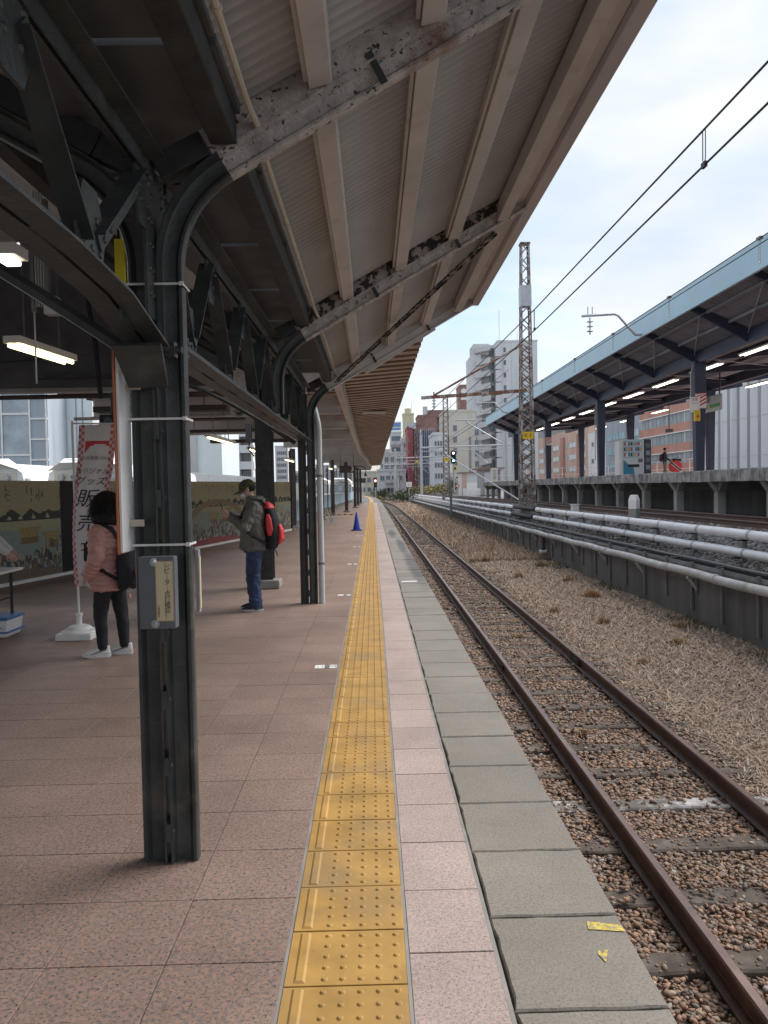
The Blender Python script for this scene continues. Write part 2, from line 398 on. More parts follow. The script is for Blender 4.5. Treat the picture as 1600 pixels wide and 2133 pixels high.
# ================================================================== GROUND, PLATFORM, TRACK
def curve_x(Y):   # the far end of the platform and the near track bend to the left
    return 0.0 if Y < 80 else -(Y-80)**2/1400.0
def grade(Y):     # the upper line falls gently away from the camera
    return -0.005*(min(max(Y, -10), 140)-16)
def left_edge(Y):
    pts = [(-30,-9.5),(11,-6.9),(12.8,-6.45),(28.3,-3.25),(50,-3.15),(80,-2.2),(130,-2.2)]
    for (a, xa), (b, xb) in zip(pts, pts[1:]):
        if Y <= b: return xa+(xb-xa)*(Y-a)/(b-a)
    return pts[-1][1]

struct('ground', MB().add([(-700,-60,-1.16),(700,-60,-1.16),(700,900,-1.16),(-700,900,-1.16)], [(0,1,2,3)]), M['asphalt'])

# --- trackbed with uneven soil
nx, ny = 40, 260
xs = np.linspace(0.80, 6.1, nx); ys = np.concatenate([np.linspace(1.0, 30, 170), np.linspace(30.6, 260, 90)])
V = []; 
def soil(x, y):
    h = -1.112 + 0.004*math.sin(x*5.1+y*1.7)+0.004*math.sin(x*2.3-y*3.1+1.0)
    if x > 3.5: h += 0.03*min(1, (x-3.5))*(0.6+0.4*math.sin(y*0.9+x*2))
    if x > 5.6: h += 0.10*(x-5.6)
    return h
for y in ys:
    for x in xs: V.append((x+curve_x(y)*(1 if x < 4 else 0.6), y, soil(x, y)))
Fq = [(j*nx+i, j*nx+i+1, (j+1)*nx+i+1, (j+1)*nx+i) for j in range(ny-1) for i in range(nx-1)]
tag(raw_mesh('trackbed', V, Fq, 4, M['dirt']), kind='structure')

# --- platform body
ysec = [-14, 1.0, 11, 12.8, 28.3, 50, 73, 80, 86, 92, 98, 104, 112, 120, 130]
P = []; F = []
for y in ysec:
    c = curve_x(y); xl = left_edge(y)+c; xr = 0.84+c - (0 if y < 80 else 0.004*(y-80))
    P += [(xl,y,-1.2),(xr,y,-1.2),(xr,y,-0.026),(xl,y,-0.026)]
for i in range(len(ysec)-1):
    a = i*4
    for j in range(4): F.append((a+j, a+(j+1)%4, a+4+(j+1)%4, a+4+j))
F += [(0,3,2,1), tuple(len(P)-4+k for k in range(4))]
platform = struct('platform', MB().add(P, F), M['grout'])
# asphalt surface where the granite ends
P = []; F = []; yy = [73.02, 80, 86, 92, 98, 104, 112, 120, 130]
for y in yy:
    c = curve_x(y); P += [(left_edge(y)+c+0.05, y, 0.0), (0.83+c-(0 if y < 80 else 0.004*(y-80)), y, 0.0)]
for i in range(len(yy)-1): F.append((2*i, 2*i+1, 2*i+3, 2*i+2))
MB().add(P, F).build('asphalt_surface', M['asphalt'], platform)
# yellow strip on the asphalt
P = []; F = []
for y in yy:
    c = curve_x(y); P += [(-0.31+c, y, 0.006), (0.08+c, y, 0.006)]
for i in range(len(yy)-1): F.append((2*i, 2*i+1, 2*i+3, 2*i+2))
MB().add(P, F).build('yellow_strip', M['tactile'], platform)

def slab_mesh(mb, x0, x1, y0, y1, z0, z1, c):
    """block with chamfered top edges, open below"""
    v = [(x0,y0,z0),(x1,y0,z0),(x1,y1,z0),(x0,y1,z0),(x0,y0,z1-c),(x1,y0,z1-c),(x1,y1,z1-c),(x0,y1,z1-c),(x0+c,y0+c,z1),(x1-c,y0+c,z1),(x1-c,y1-c,z1),(x0+c,y1-c,z1)]
    return mb.add(v, [(0,1,5,4),(1,2,6,5),(2,3,7,6),(3,0,4,7),(4,5,9,8),(5,6,10,9),(6,7,11,10),(7,4,8,11),(8,9,10,11)])

# --- granite paving: 0.4 m tiles, those that show largest one by one
T0 = -0.327; G = 0.0008
tiles = []
for j in range(-20, 181):
    y0 = 2.53+0.402*(j-0)
    if y0 > 72.6: break
    for i in range(0, 24):
        x1 = T0-0.402*i
        if x1-0.4 < left_edge(y0+0.2)-0.2: break
        tiles.append((x1-0.4+G, x1-G, y0+G, y0+0.4-G))
def seen(t):
    xc, yc = (t[0]+t[1])/2, (t[2]+t[3])/2
    return yc > 2.0 and -0.50*yc-0.3 < xc < 0.53*yc
near = sorted([t for t in tiles if seen(t)], key=lambda t: (t[2]+0.2)**2+0.3*t[1]**2)[:300]
nearset = set(near)
base_tile = slab_mesh(MB(), -0.2+G, 0.2-G, -0.2+G, 0.2-G, -0.03, 0.0, 0.0012).build('paving_tile', M['granite'], platform)
for k, t in enumerate(near):
    lc = ((t[0]+t[1])/2, (t[2]+t[3])/2, random.uniform(-0.0008, 0.0006)); rt = (random.uniform(-0.0012,0.0012), random.uniform(-0.0012,0.0012), 0)
    if k == 0: base_tile.location = lc
    else: copy_part(base_tile, lc, platform, rt)
mb = MB()
for t in tiles:
    if t not in nearset: slab_mesh(mb, *t, -0.03, 0.0, 0.001)
o = mb.build('far_paving_tiles', M['granite'], platform); o['kind'] = 'stuff'

# --- mortar bands beside the yellow strip and along the edge
for x0, x1, n_ in ((-0.327,-0.315,'mortar_joint'),(0.085,0.097,'mortar_joint'),(0.387,0.401,'mortar_joint')):
    MB().box(x0, x1, -14, 73, -0.03, -0.0022).build(n_, M['grey_mortar'], platform)

# --- tactile tiles
mb = MB(); slab_mesh(mb, -0.314, 0.084, 0.0015, 0.2985, -0.03, 0.001, 0.0012)
def frustum(mb, x, y, r0, r1, h, n=8):
    v = [(x+r0*math.cos(2*math.pi*k/n), y+r0*math.sin(2*math.pi*k/n), 0.0005) for k in range(n)]
    v += [(x+r1*math.cos(2*math.pi*k/n), y+r1*math.sin(2*math.pi*k/n), h) for k in range(n)]
    mb.add(v, [(k,(k+1)%n,n+(k+1)%n,n+k) for k in range(n)]+[tuple(range(n,2*n))])
for cx_ in (0.129,0.188,0.248,0.307,0.367):
    for r_ in range(5): frustum(mb, -0.314+cx_, 0.031+0.0597*r_, 0.0125, 0.0065, 0.0065)
bx0 = -0.314+0.028
mb.add([(bx0,0.012,0.0005),(bx0+0.040,0.012,0.0005),(bx0+0.040,0.288,0.0005),(bx0,0.288,0.0005),(bx0+0.009,0.02,0.0068),(bx0+0.031,0.02,0.0068),(bx0+0.031,0.28,0.0068),(bx0+0.009,0.28,0.0068)],
       [(4,5,6,7),(0,1,5,4),(1,2,6,5),(2,3,7,6),(3,0,4,7)])
tt = mb.build('tactile_tile', M['tactile'], platform)
tt.location = (0, 1.79, 0)
for k in range(1, 235): copy_part(tt, (random.uniform(-0.0008,0.0008), 1.79+0.3035*k, random.uniform(-0.0006,0.0006)), platform)

# --- pink strip and concrete edge slabs
et = slab_mesh(MB(), 0.098, 0.386, G, 0.4-G, -0.03, 0.0, 0.0012).build('border_tile', M['granite_edge'], platform)
et.location = (0, 1.75, 0)
for k in range(1, 176): copy_part(et, (0, 1.75+0.4045*k, random.uniform(-0.0006,0.0006)), platform)
def edge_slab(seed):
    r = random.Random(seed); mb = MB(); n = 9; c = 0.006
    x0, x1, y0, y1 = 0.404, 0.876, 0.002, 0.503
    # top outline with small irregularities
    pts = []
    for k in range(n): pts.append((x0+(x1-x0)*k/(n-1), y0+r.uniform(0,0.006)))
    for k in range(1, n): pts.append((x1-r.uniform(0,0.003), y0+(y1-y0)*k/(n-1)))
    for k in range(1, n): pts.append((x1-(x1-x0)*k/(n-1), y1-r.uniform(0,0.006)))
    for k in range(1, n-1): pts.append((x0+r.uniform(0,0.011), y1-(y1-y0)*k/(n-1)))
    cx_, cy_ = (x0+x1)/2, (y0+y1)/2; N = len(pts); v = []
    for z, sft in ((-0.16,0),(-c,0),(0.0,c)):
        for px, py in pts:
            dx = sft*(1 if px < cx_ else -1)*min(1, abs(px-cx_)/0.2); dy = sft*(1 if py < cy_ else -1)*min(1, abs(py-cy_)/0.2)
            v.append((px+dx, py+dy, z))
    f = []
    for q in range(2):
        for k in range(N): f.append((q*N+k, q*N+(k+1)%N, (q+1)*N+(k+1)%N, (q+1)*N+k))
    f.append(tuple(range(2*N, 3*N)))
    return mb.add(v, f)
slabs = [edge_slab(s).build('edge_slab', M['edge_concrete'], platform) for s in range(4)]
for s_ in range(4): slabs[s_].location = (0, 2.255+0.506*(s_-3), 0)
for k in range(1, 141):
    copy_part(slabs[k % 4], (random.uniform(-0.004,0.004), 2.255+0.506*k, random.uniform(-0.003,0.002)), platform, (0, random.uniform(-0.004,0.004), random.uniform(-0.002,0.002)))
# plain paint marks on the slabs
def mark(name, pts, m, z=0.003):
    return MB().add([(x,y,z) for x,y in pts], [tuple(range(len(pts)))]).build(name, m, platform)
mark('paint_mark', [(0.455,12.56),(0.715,12.58),(0.712,12.70),(0.452,12.68)], M['white_paint'])
mat('worn_yellow', (0.60,0.45,0.06), 0.8, var=0.3, vscale=25, col2=(0.24,0.22,0.19), patch=(90,0.48,0.56))
mark('paint_mark', [(0.742,2.665),(0.868,2.645),(0.868,2.685),(0.752,2.715)], M['worn_yellow'])
mark('paint_mark', [(0.735,2.52),(0.748,2.475),(0.758,2.50),(0.775,2.54),(0.762,2.545),(0.752,2.52),(0.744,2.545)], M['worn_yellow'])

# --- numbered stickers along the strip
for k in range(8):
    y = 6.74+4.45*k
    t = thing('floor_sticker', ['white boarding position sticker on the paving, nearest the camera beside the yellow strip','white boarding position sticker on the paving, second from the camera','white boarding position sticker on the paving, third from the camera','white boarding position sticker on the paving, fourth from the camera','white boarding position sticker on the paving, fifth from the camera','white boarding position sticker on the paving, just before the blue cone','white boarding position sticker on the paving, next beyond the blue cone','white boarding position sticker on the paving, farthest beyond the blue cone'][k], 'floor sticker', (-0.44,y,0.0), group='boarding position stickers along the yellow strip')
    MB().box(-0.54,-0.455,y-0.06,y+0.06,0.0015,0.003).build('white_panel', M['white_paint'], t)
    MB().box(-0.45,-0.415,y-0.06,y+0.06,0.0015,0.003).build('grey_panel', M['grey_print'], t)
    MB().box(-0.410,-0.345,y-0.06,y+0.06,0.0015,0.003).build('white_panel', M['white_paint'], t)
    if k < 2:
        text('1\n2', 0.035, M['grey_print'], t, (-0.515,y,0.0045), (1,0,0), (0,1,0)); text('3', 0.05, M['grey_print'], t, (-0.475,y,0.0045), (1,0,0), (0,1,0))
        text('号車\n位置', 0.035, M['grey_print'], t, (-0.377,y,0.0045), (1,0,0), (0,1,0))

# --- near track
def rail_profile(h, hw, bw):
    """profile (across, up) base at 0"""
    return [(-bw/2,0),(bw/2,0),(bw/2,0.010),(0.012,0.026),(0.0085,0.034),(0.0085,h-0.050),(hw*0.92,h-0.036),(hw,h-0.030),(hw,h-0.010),(hw*0.72,h),(-hw*0.72,h),(-hw,h-0.010),(-hw,h-0.030),(-hw*0.92,h-0.036),(-0.0085,h-0.050),(-0.0085,0.034),(-0.012,0.026),(-bw/2,0.010)]
def make_rail(name, xc, z0, ylist, h, parent, m, gz=None, cxf=None):
    mb = MB(); pts = [(xc+(cxf(y) if cxf else 0), y, z0+(gz(y) if gz else 0)) for y in ylist]
    mb.sweep(rail_profile(h, 0.0325, 0.125), pts, [(1,0,0)]*len(pts), [(0,0,1)]*len(pts))
    o = mb.build(name, [m, M['rail_top']], parent)
    for p in o.data.polygons:
        vs = [o.data.vertices[i].co.z for i in p.vertices]
        if p.normal.z > 0.85 and len(p.vertices) == 4:
            zs = min(v - (z0 + (gz(o.data.vertices[i].co.y) if gz else 0)) for v, i in zip(vs, p.vertices)) 
            if zs > h-0.004-abs(parent.location.z): p.material_index = 1
    return o
track = thing('railway_track', 'rusty single railway track on brown pebble ballast beside the platform edge', 'track', (0,0,0))
yl = [1.0]+[80*k/20 for k in range(1,21)]+[86,92,98,104,110,118,126,134,144,156,170,186,204,224,250]
XL, XR, ZR = 1.815, 2.945, -1.062
RL = make_rail('rail', XL, ZR, yl, 0.152, track, M['rust_rail'], cxf=curve_x)
RR = make_rail('rail', XR, ZR, yl, 0.152, track, M['rust_rail'], cxf=curve_x)
for xr, rl, yj in ((XL, RL, 10.9), (XR, RR, 11.1)):
    for s_ in (-1, 1):
        mb = MB(); mb.box(xr+s_*0.011, xr+s_*0.034, yj-0.28, yj+0.28, ZR+0.03, ZR+0.105)
        for q in (-0.2,-0.07,0.07,0.2): mb.cyl((xr+s_*0.03,yj+q,ZR+0.066),(xr+s_*0.055,yj+q,ZR+0.066),0.014,6)
        mb.build('fishplate', M['dark_steel'], rl)
def sleeper_mesh(seed):
    r = random.Random(seed); mb = MB(); n = 12; P = []
    for k in range(n+1):
        x = -1.08+2.16*k/n
        wd = 0.098+r.uniform(-0.008,0.006); zt = r.uniform(-0.006,0.004)
        P += [(x,-wd,-0.14),(x,wd,-0.14),(x,wd+r.uniform(-.004,.004),-0.012+zt),(x,wd*0.86,zt),(x,-wd*0.86,zt),(x,-wd,-0.012+zt)]
    F = []
    for k in range(n):
        for j in range(6): F.append((k*6+j, k*6+(j+1)%6, k*6+6+(j+1)%6, k*6+6+j))
    F += [tuple(range(5,-1,-1)), tuple(range(n*6, n*6+6))]
    return mb.add(P, F)
SLY = []
bases = [sleeper_mesh(s_).build('sleeper', M['timber'], track) for s_ in range(5)]
mat('white_timber', (0.42,0.40,0.38), 0.95, var=0.4, vscale=9, bump=0.5, bscale=70, col2=(0.16,0.14,0.125), patch=(6,0.44,0.54))
pale = sleeper_mesh(9).build('sleeper', M['white_timber'], track)
k = 0; y = 2.75-0.69
while y < 150:
    jy = y+random.uniform(-0.03,0.03); rz = random.uniform(-0.02,0.02); xc = 2.38+curve_x(jy)+random.uniform(-0.05,0.05); zz = -1.064+random.uniform(-0.012,0.006)
    SLY.append(jy)
    if abs(y-6.2) < 0.2: pale.location = (xc+0.05, jy, zz+0.004)
    elif k < 5: bases[k].location = (xc, jy, zz); bases[k].rotation_euler = (0,0,rz); k += 1
    else: copy_part(bases[random.randrange(5)], (xc, jy, zz), track, (0,0,rz))
    y += 0.69
# spikes / chairs under the near rails
sp = MB()
sp.box(-0.10,0.10,-0.05,0.05,0,0.014).cyl((-0.078,0,0.01),(-0.078,0,0.04),0.013,6).cyl((0.078,0,0.01),(0.078,0,0.04),0.013,6)
sp = sp.build('tie_plate', M['rust_rail'], track); first = True
for jy in SLY:
    if jy > 16: break
    for xr in (XL, XR):
        lc = (xr, jy, ZR-0.006)
        if first: sp.location = lc; first = False
        else: copy_part(sp, lc, track)

# --- pebble ballast (loose stones, uncountable)
def ico(sub):
    bm = bmesh.new(); bmesh.ops.create_icosphere(bm, subdivisions=sub, radius=1)
    v = np.array([q.co[:] for q in bm.verts], np.float32); f = np.array([[q.index for q in p.verts] for p in bm.faces], np.int32); bm.free(); return v, f
def pebbles(name, n, y0, y1, sub, xlim=(0.86,3.75), rmin=0.008, rmax=0.022, keep=None):
    bv, bf = ico(sub); nv = len(bv)
    yy_ = y0+(y1-y0)*rng.random(n); xx_ = xlim[0]+(xlim[1]-xlim[0])*rng.random(n)
    ok = xx_ < 0.56*yy_+0.35
    d = np.min(np.abs(yy_[:,None]-np.array(SLY)[None,:40]), axis=1)
    on = (d < 0.105) & (xx_ > 1.32) & (xx_ < 3.44)
    ok &= ~(on & (rng.random(n) > 0.13))
    for xr in (XL, XR): ok &= np.abs(xx_-xr) > 0.055
    fade = np.clip((3.75-xx_)/0.7, 0.05, 1) if xlim[1] > 3.5 else 1
    ok &= rng.random(n) < fade
    yy_, xx_, on = yy_[ok], xx_[ok], on[ok]; n = len(yy_)
    r = rmin+(rmax-rmin)*rng.random(n)**1.7
    z = np.where(on, -1.060+r*0.3, -1.098+0.018*rng.random(n)+r*0.15+0.008*np.sin(xx_*4+yy_*2.3))
    z = np.where((xx_ > XL-0.12)&(xx_ < XR+0.12), z, z+0.0)
    s = np.stack([r*(0.9+0.5*rng.random(n)), r*(0.8+0.35*rng.random(n)), r*(0.5+0.3*rng.random(n))], 1)
    a = rng.random(n)*2*np.pi; ti = (rng.random(n)-0.5)*0.9
    lump = 1+0.16*rng.standard_normal((n, nv)).astype(np.float32)*(1 if sub == 1 else 0.75)
    p = bv[None]*lump[...,None]*s[:,None,:]
    ct, st = np.cos(ti)[:,None], np.sin(ti)[:,None]
    p = np.stack([p[...,0], p[...,1]*ct-p[...,2]*st, p[...,1]*st+p[...,2]*ct], -1)
    ca, sa = np.cos(a)[:,None], np.sin(a)[:,None]
    p = np.stack([p[...,0]*ca-p[...,1]*sa+xx_[:,None], p[...,0]*sa+p[...,1]*ca+yy_[:,None], p[...,2]+z[:,None]], -1)
    f = bf[None]+(np.arange(n)*nv)[:,None,None]
    pal = np.array([(0.215,0.135,0.09),(0.27,0.162,0.102),(0.17,0.115,0.083),(0.24,0.18,0.132),(0.14,0.122,0.108),(0.31,0.235,0.175),(0.18,0.12,0.09),(0.24,0.22,0.20),(0.31,0.19,0.12)])
    c = pal[rng.choice(len(pal), n, p=[.2,.14,.2,.12,.11,.06,.11,.03,.03])]*(1.05+0.7*rng.random((n,1)))
    o = raw_mesh(name, p.reshape(-1,3), f.reshape(-1,3), 3, M['pebble'], np.repeat(c, len(bf), axis=0), True)
    return tag(o, kind='stuff')
tag(pebbles('pebble_ballast', 26000, 2.3, 6.2, 1), 'loose brown pebbles between platform edge and rails', 'ballast')
tag(pebbles('pebble_ballast', 42000, 6.2, 15, 1, rmin=0.009, rmax=0.025), 'brown pebble ballast farther along the rusty track', 'ballast')
tag(pebbles('pebble_ballast', 17000, 15, 34, 1, rmin=0.015, rmax=0.032), 'distant brown pebble ballast of the near track', 'ballast')

tag(pebbles('pebble_ballast', 14000, 7, 26, 1, xlim=(3.3,5.95), rmin=0.008, rmax=0.024), 'scattered brown pebbles in the dry grass strip', 'ballast')
# --- dead grass
def blades(name, n, xr_, yr_, ln, lift, cols, dens=None, m='straw'):
    x = xr_[0]+(xr_[1]-xr_[0])*rng.random(n); y = yr_[0]+(yr_[1]-yr_[0])*rng.random(n)**1.5
    if dens is not None:
        ok = rng.random(n) < dens(x, y); x, y = x[ok], y[ok]; n = len(x)
    x = x+np.array([curve_x(q) for q in y])*0.7
    a = rng.random(n)*2*np.pi; l_ = ln[0]+(ln[1]-ln[0])*rng.random(n); e = lift[0]+(lift[1]-lift[0])*rng.random(n)
    d = np.stack([np.cos(a)*np.cos(e), np.sin(a)*np.cos(e), np.sin(e)], 1)
    sd_ = np.stack([-np.sin(a), np.cos(a), np.zeros(n)], 1)*(0.0022+0.0028*rng.random(n))[:,None]*(1+y/14)[:,None]
    b0 = np.stack([x, y, -1.09+0.03*np.clip(x-3.5,0,1)+0.02*rng.random(n)], 1)
    m1 = b0+d*(l_*0.55)[:,None]; kink = rng.normal(0,0.35,(n,3)); kink[:,2] -= 0.25
    d2 = d+kink; tip = m1+d2/np.linalg.norm(d2,axis=1)[:,None]*(l_*0.5)[:,None]
    tip[:,2] = np.maximum(tip[:,2], -1.08)
    P = np.stack([b0-sd_, b0+sd_, m1+sd_*0.8, m1-sd_*0.8, tip], 1)
    i = (np.arange(n)*5)[:,None,None]
    f = i+np.array([[0,1,2],[0,2,3],[3,2,4]])[None]
    c = np.asarray(cols)[rng.integers(0, len(cols), n)]*(0.7+0.6*rng.random((n,1)))
    o = raw_mesh(name, P.reshape(-1,3), f.reshape(-1,3), 3, M[m], np.repeat(c, 3, axis=0), False)
    return tag(o, kind='stuff')
STRAW = [(0.46,0.355,0.265),(0.38,0.285,0.215),(0.54,0.435,0.34),(0.30,0.22,0.165),(0.48,0.34,0.24)]
BL = rng.random((150,4))
def dens1(x, y):
    d = np.full(len(x), 0.16)
    for a, b, c, e in BL:
        bx, by = 3.4+2.7*a, 4.5+28*b**1.3; rr = 0.22+0.55*c
        d += (0.35+0.65*e)*np.exp(-(((x-bx)/rr)**2+((y-by)/(rr*1.7))**2))
    return np.clip(d,0,1)*np.clip((x-3.15)/0.4, 0.0, 1)*np.clip((6.05-x)/0.4, 0.3, 1)
def dens_old(x, y):
    q = 0.5+0.5*np.sin(x*2.1+y*0.7)*np.sin(y*1.3-x)
    q = q*(0.5+0.5*np.sin(x*0.9+y*0.31+2)*np.sin(y*0.23))+0.25*q
    return np.clip((x-3.15)/0.55, 0.0, 1)*(0.30+0.7*q)*np.clip((6.05-x)/0.5, 0.35, 1)
tag(blades('dry_grass', 125000, (3.1,6.0), (4.5,32), (0.05,0.18), (0.0,0.5), STRAW, dens1), 'dry straw coloured grass between the near track and retaining wall', 'dry grass')
tag(blades('dry_grass', 46000, (3.2,6.0), (26,130), (0.10,0.32), (0.2,1.2), STRAW, None), 'distant dry grass along the foot of the retaining wall', 'dry grass')
tag(blades('dry_grass', 9000, (1.0,3.2), (9,70), (0.05,0.15), (0.0,0.6), STRAW, lambda x, y: np.clip((y-8)/30,0.05,0.8)), 'thin dry grass growing among the ballast of the near track', 'dry grass')
GREEN = [(0.08,0.09,0.04),(0.13,0.12,0.055),(0.20,0.165,0.085),(0.07,0.075,0.035)]
tag(blades('green_weeds', 5000, (5.62,6.03), (9,45), (0.05,0.16), (0.3,1.2), GREEN, lambda x, y: (np.sin(y*1.9)*np.sin(y*0.53+1) > 0.15)*0.9), 'low green weeds along the foot of the retaining wall', 'weeds')
def clump(x, y, n, h, cols, name, label):
    a = rng.random(n)*2*np.pi; e = 0.7+0.8*rng.random(n); l_ = h*(0.5+0.6*rng.random(n))
    d = np.stack([np.cos(a)*np.cos(e), np.sin(a)*np.cos(e), np.sin(e)],1)
    b0 = np.stack([x+0.12*rng.standard_normal(n)*h*2, y+0.12*rng.standard_normal(n)*h*2, np.full(n,-1.09)],1)
    sd_ = np.stack([-np.sin(a), np.cos(a), np.zeros(n)],1)*(0.003+0.0003*y)
    m1 = b0+d*(l_*0.6)[:,None]; d2 = d.copy(); d2[:,2] -= 0.6; tip = m1+d2*(l_*0.45)[:,None]
    P = np.stack([b0-sd_, b0+sd_, m1+sd_*0.8, m1-sd_*0.8, tip],1)
    f = (np.arange(n)*5)[:,None,None]+np.array([[0,1,2],[0,2,3],[3,2,4]])[None]
    c = np.asarray(cols)[rng.integers(0,len(cols),n)]*(0.7+0.6*rng.random((n,1)))
    o = raw_mesh(name, P.reshape(-1,3), f.reshape(-1,3), 3, M['straw'], np.repeat(c,3,axis=0), False)
    return tag(o, label, 'grass tuft')
clump(5.0, 17.4, 500, 0.30, [(0.50,0.33,0.19),(0.44,0.28,0.16)], 'grass_tuft', 'tall orange dry grass tuft near the wall, opposite the joint of the rails')
clump(5.3, 24.0, 420, 0.30, [(0.40,0.31,0.17),(0.30,0.27,0.13)], 'grass_tuft', 'yellowish dry grass tuft below the black pipe sleeves')
clump(4.6, 30.0, 400, 0.35, [(0.50,0.33,0.19),(0.44,0.28,0.16)], 'grass_tuft', 'dry grass tuft in the middle of the trackside strip, far along')
clump(4.9, 12.2, 380, 0.20, [(0.50,0.36,0.21),(0.44,0.30,0.18)], 'grass_tuft', 'small dry grass tuft nearest the camera on the trackside strip')

for k, (x, y, h) in enumerate(((3.9,11.0,0.16),(4.3,14.2,0.22),(5.5,13.6,0.24),(3.7,15.6,0.18),(5.2,20.3,0.30),(4.1,21.5,0.24),(3.8,26.0,0.28),(5.5,28.0,0.34),(2.5,13.1,0.12),(2.2,8.0,0.10))):
    clump(x, y, 240, h, [(0.52,0.38,0.26),(0.44,0.30,0.19),(0.36,0.27,0.18)], 'grass_tuft', ['thin dry grass tuft beside the right rail, close to the camera','dry grass tuft in the strip, second near one','dry grass tuft close to the wall foot, near the camera','low dry grass tuft beside the right rail, farther on','tall dry tuft under the third pipe bracket','dry grass tuft in the middle of the strip','dry grass tuft beside the right rail, far along','tall dry tuft by the wall near the drain valve','tiny dry tuft between the rails, farther one','tiny dry tuft between the rails, nearer one'][k])
# ================================================================== OLD CANOPY: rail pillars, rafters, girders, roof
PX, P1Y, PMY, P2Y = -0.895, 3.27, 6.88, 10.48
TH = R(60.1); RH = 0.42; RAILH = 0.108; Z1 = 2.536
PROF = [(a, b) for a, b in [(-.052,0),(.052,0),(.052,.008),(.012,.018),(.007,.026),(.007,.074),(.022,.084),(.029,.090),(.029,.102),(.021,.108),(-.021,.108),(-.029,.102),(-.029,.090),(-.022,.084),(-.007,.074),(-.007,.026),(-.012,.018),(-.052,.008)]]
def rail_path(side, y, z0, with_arc=True, ztop=None):
    """base line of a pillar rail with its head turned to `side` (+1 right, -1 left), bending outwards at the top"""
    pts, hd = [], []
    x0 = PX+side*0.009
    zt = Z1 if with_arc else ztop
    for z in (z0, zt): pts.append((x0, y, z)); hd.append((side, 0, 0))
    if with_arc:
        cx_ = PX+side*(0.009+RAILH+RH); Rb = RH+RAILH
        for k in range(1, 13):
            t = TH*k/12
            pts.append((cx_-side*Rb*math.cos(t), y, Z1+Rb*math.sin(t))); hd.append((side*math.cos(t), 0, -math.sin(t)))
    return pts, hd
def slope_pt(side, y, s, off=0.0):
    """point on the rafter base line s metres beyond the end of the arc, off metres above it"""
    cx_ = PX+side*(0.009+RAILH+RH); Rb = RH+RAILH
    x = cx_-side*Rb*math.cos(TH); z = Z1+Rb*math.sin(TH)
    return Vector((x+side*(s*math.sin(TH)-off*math.cos(TH)), y, z+s*math.cos(TH)+off*math.sin(TH)))
def rivet(mb, p, n, r=0.014):
    n = Vector(n).normalized(); u = n.orthogonal().normalized(); v = n.cross(u); P_ = []; p = Vector(p)
    for q, (rr, h) in enumerate(((r, 0), (r*0.75, r*0.45))):
        for k in range(6):
            a = math.pi*k/3; P_.append(p+(u*math.cos(a)+v*math.sin(a))*rr+n*h)
    P_.append(p+n*r*0.62)
    mb.add(P_, [(k,(k+1)%6,6+(k+1)%6,6+k) for k in range(6)]+[(6+k,6+(k+1)%6,12) for k in range(6)])

def pillar(y, label, far=False):
    t = thing('steel_pillar', label, 'pillar', (PX, y, 0), group='old rail pillars of the platform roof')
    for side in (1, -1):
        pts, hd = rail_path(side, y, 0.0)
        MB().sweep(PROF, pts, [(0,1,0)]*len(pts), hd).build('pillar_rail', M['dark_steel'], t, smooth=True)
    z = 0.10
    while z < 2.35:
        mb = MB(); mb.box(PX-0.0085, PX+0.0085, y-0.062, y+0.062, z, z+0.075)
        for s_ in (-1, 1):
            for f_ in (-1, 1): rivet(mb, (PX+s_*0.0172, y+f_*0.036, z+0.037), (s_, 0, 0), 0.015)
        mb.build('spacer_plate', M['dark_steel'], t)
        z += 0.285
    # splice plate where the girders meet the pillar
    mb = MB(); mb.box(PX-0.006, PX+0.006, y-0.16, y+0.16, 2.30, 2.93)
    for zz in (2.4,2.5,2.6,2.7,2.8,2.88):
        for f_ in (-0.12,-0.075,0.075,0.12): rivet(mb, (PX+0.0062, y+f_, zz), (1,0,0))
    mb.build('splice_plate', M['dark_steel'], t)
    return t
pil1 = pillar(P1Y, 'dark riveted steel pillar made of old rails, nearest the camera')
pil2 = pillar(P2Y, 'dark riveted steel pillar made of old rails, beside the pale drainpipe')

canopy = thing('platform_canopy', 'old corrugated platform roof on peeling steel rafters overhead', 'roof', (0, 3, 3))
# bracket rails at mid span
for y in (-0.35, PMY):
    for side in (1, -1):
        pts, hd = rail_path(side, y, 2.26)
        MB().sweep(PROF, pts, [(0,1,0)]*len(pts), hd).build('bracket_rail', M['dark_steel'], canopy, smooth=True)
for y in (-0.35, -3.96):
    pass
# rafters: bent rail below, beam on top of it
def rafter(y, side, m1, m2, ln):
    a, b = slope_pt(side, y, 0.002), slope_pt(side, y, ln)
    hd = (side*math.cos(TH), 0, -math.sin(TH))
    n = 9; pts = [a.lerp(b, k/n) for k in range(n+1)]
    r = MB().sweep(PROF, pts, [(0,1,0)]*(n+1), [hd]*(n+1)).build('rafter_rail', m1, canopy, smooth=True)
    a, b = slope_pt(side, y, -0.02, 0.062), slope_pt(side, y, ln-0.02, 0.055)
    MB().bar(a, b, 0.085, 0.115, up=(-side*math.cos(TH),0,math.sin(TH))).build('rafter_beam', m2, canopy, bevel=0.006)
    # dark timber stub from the pillar to the beam
    c = slope_pt(side, y, -0.025, 0.062)
    MB().bar((PX+side*0.02, y, c.z-0.10), c, 0.09, 0.11).build('beam_stub', M['black_timber'], canopy, bevel=0.006)
    # bolted straps
    for s_ in (0.75, 1.6):
        if s_ < ln:
            p = slope_pt(side, y, s_, 0.03); q = slope_pt(side, y, s_, -0.105)
            MB().bar(p+Vector((0,-0.05,0)), q+Vector((0,-0.032,0)), 0.03, 0.006, up=(0,1,0)).build('strap', M['black_timber'], canopy)
rafter(P1Y, 1, M['pale_peel'], M['pale_peel'], 2.36)
rafter(PMY, 1, M['pale_peel'], M['pale_peel_dark'], 2.36)
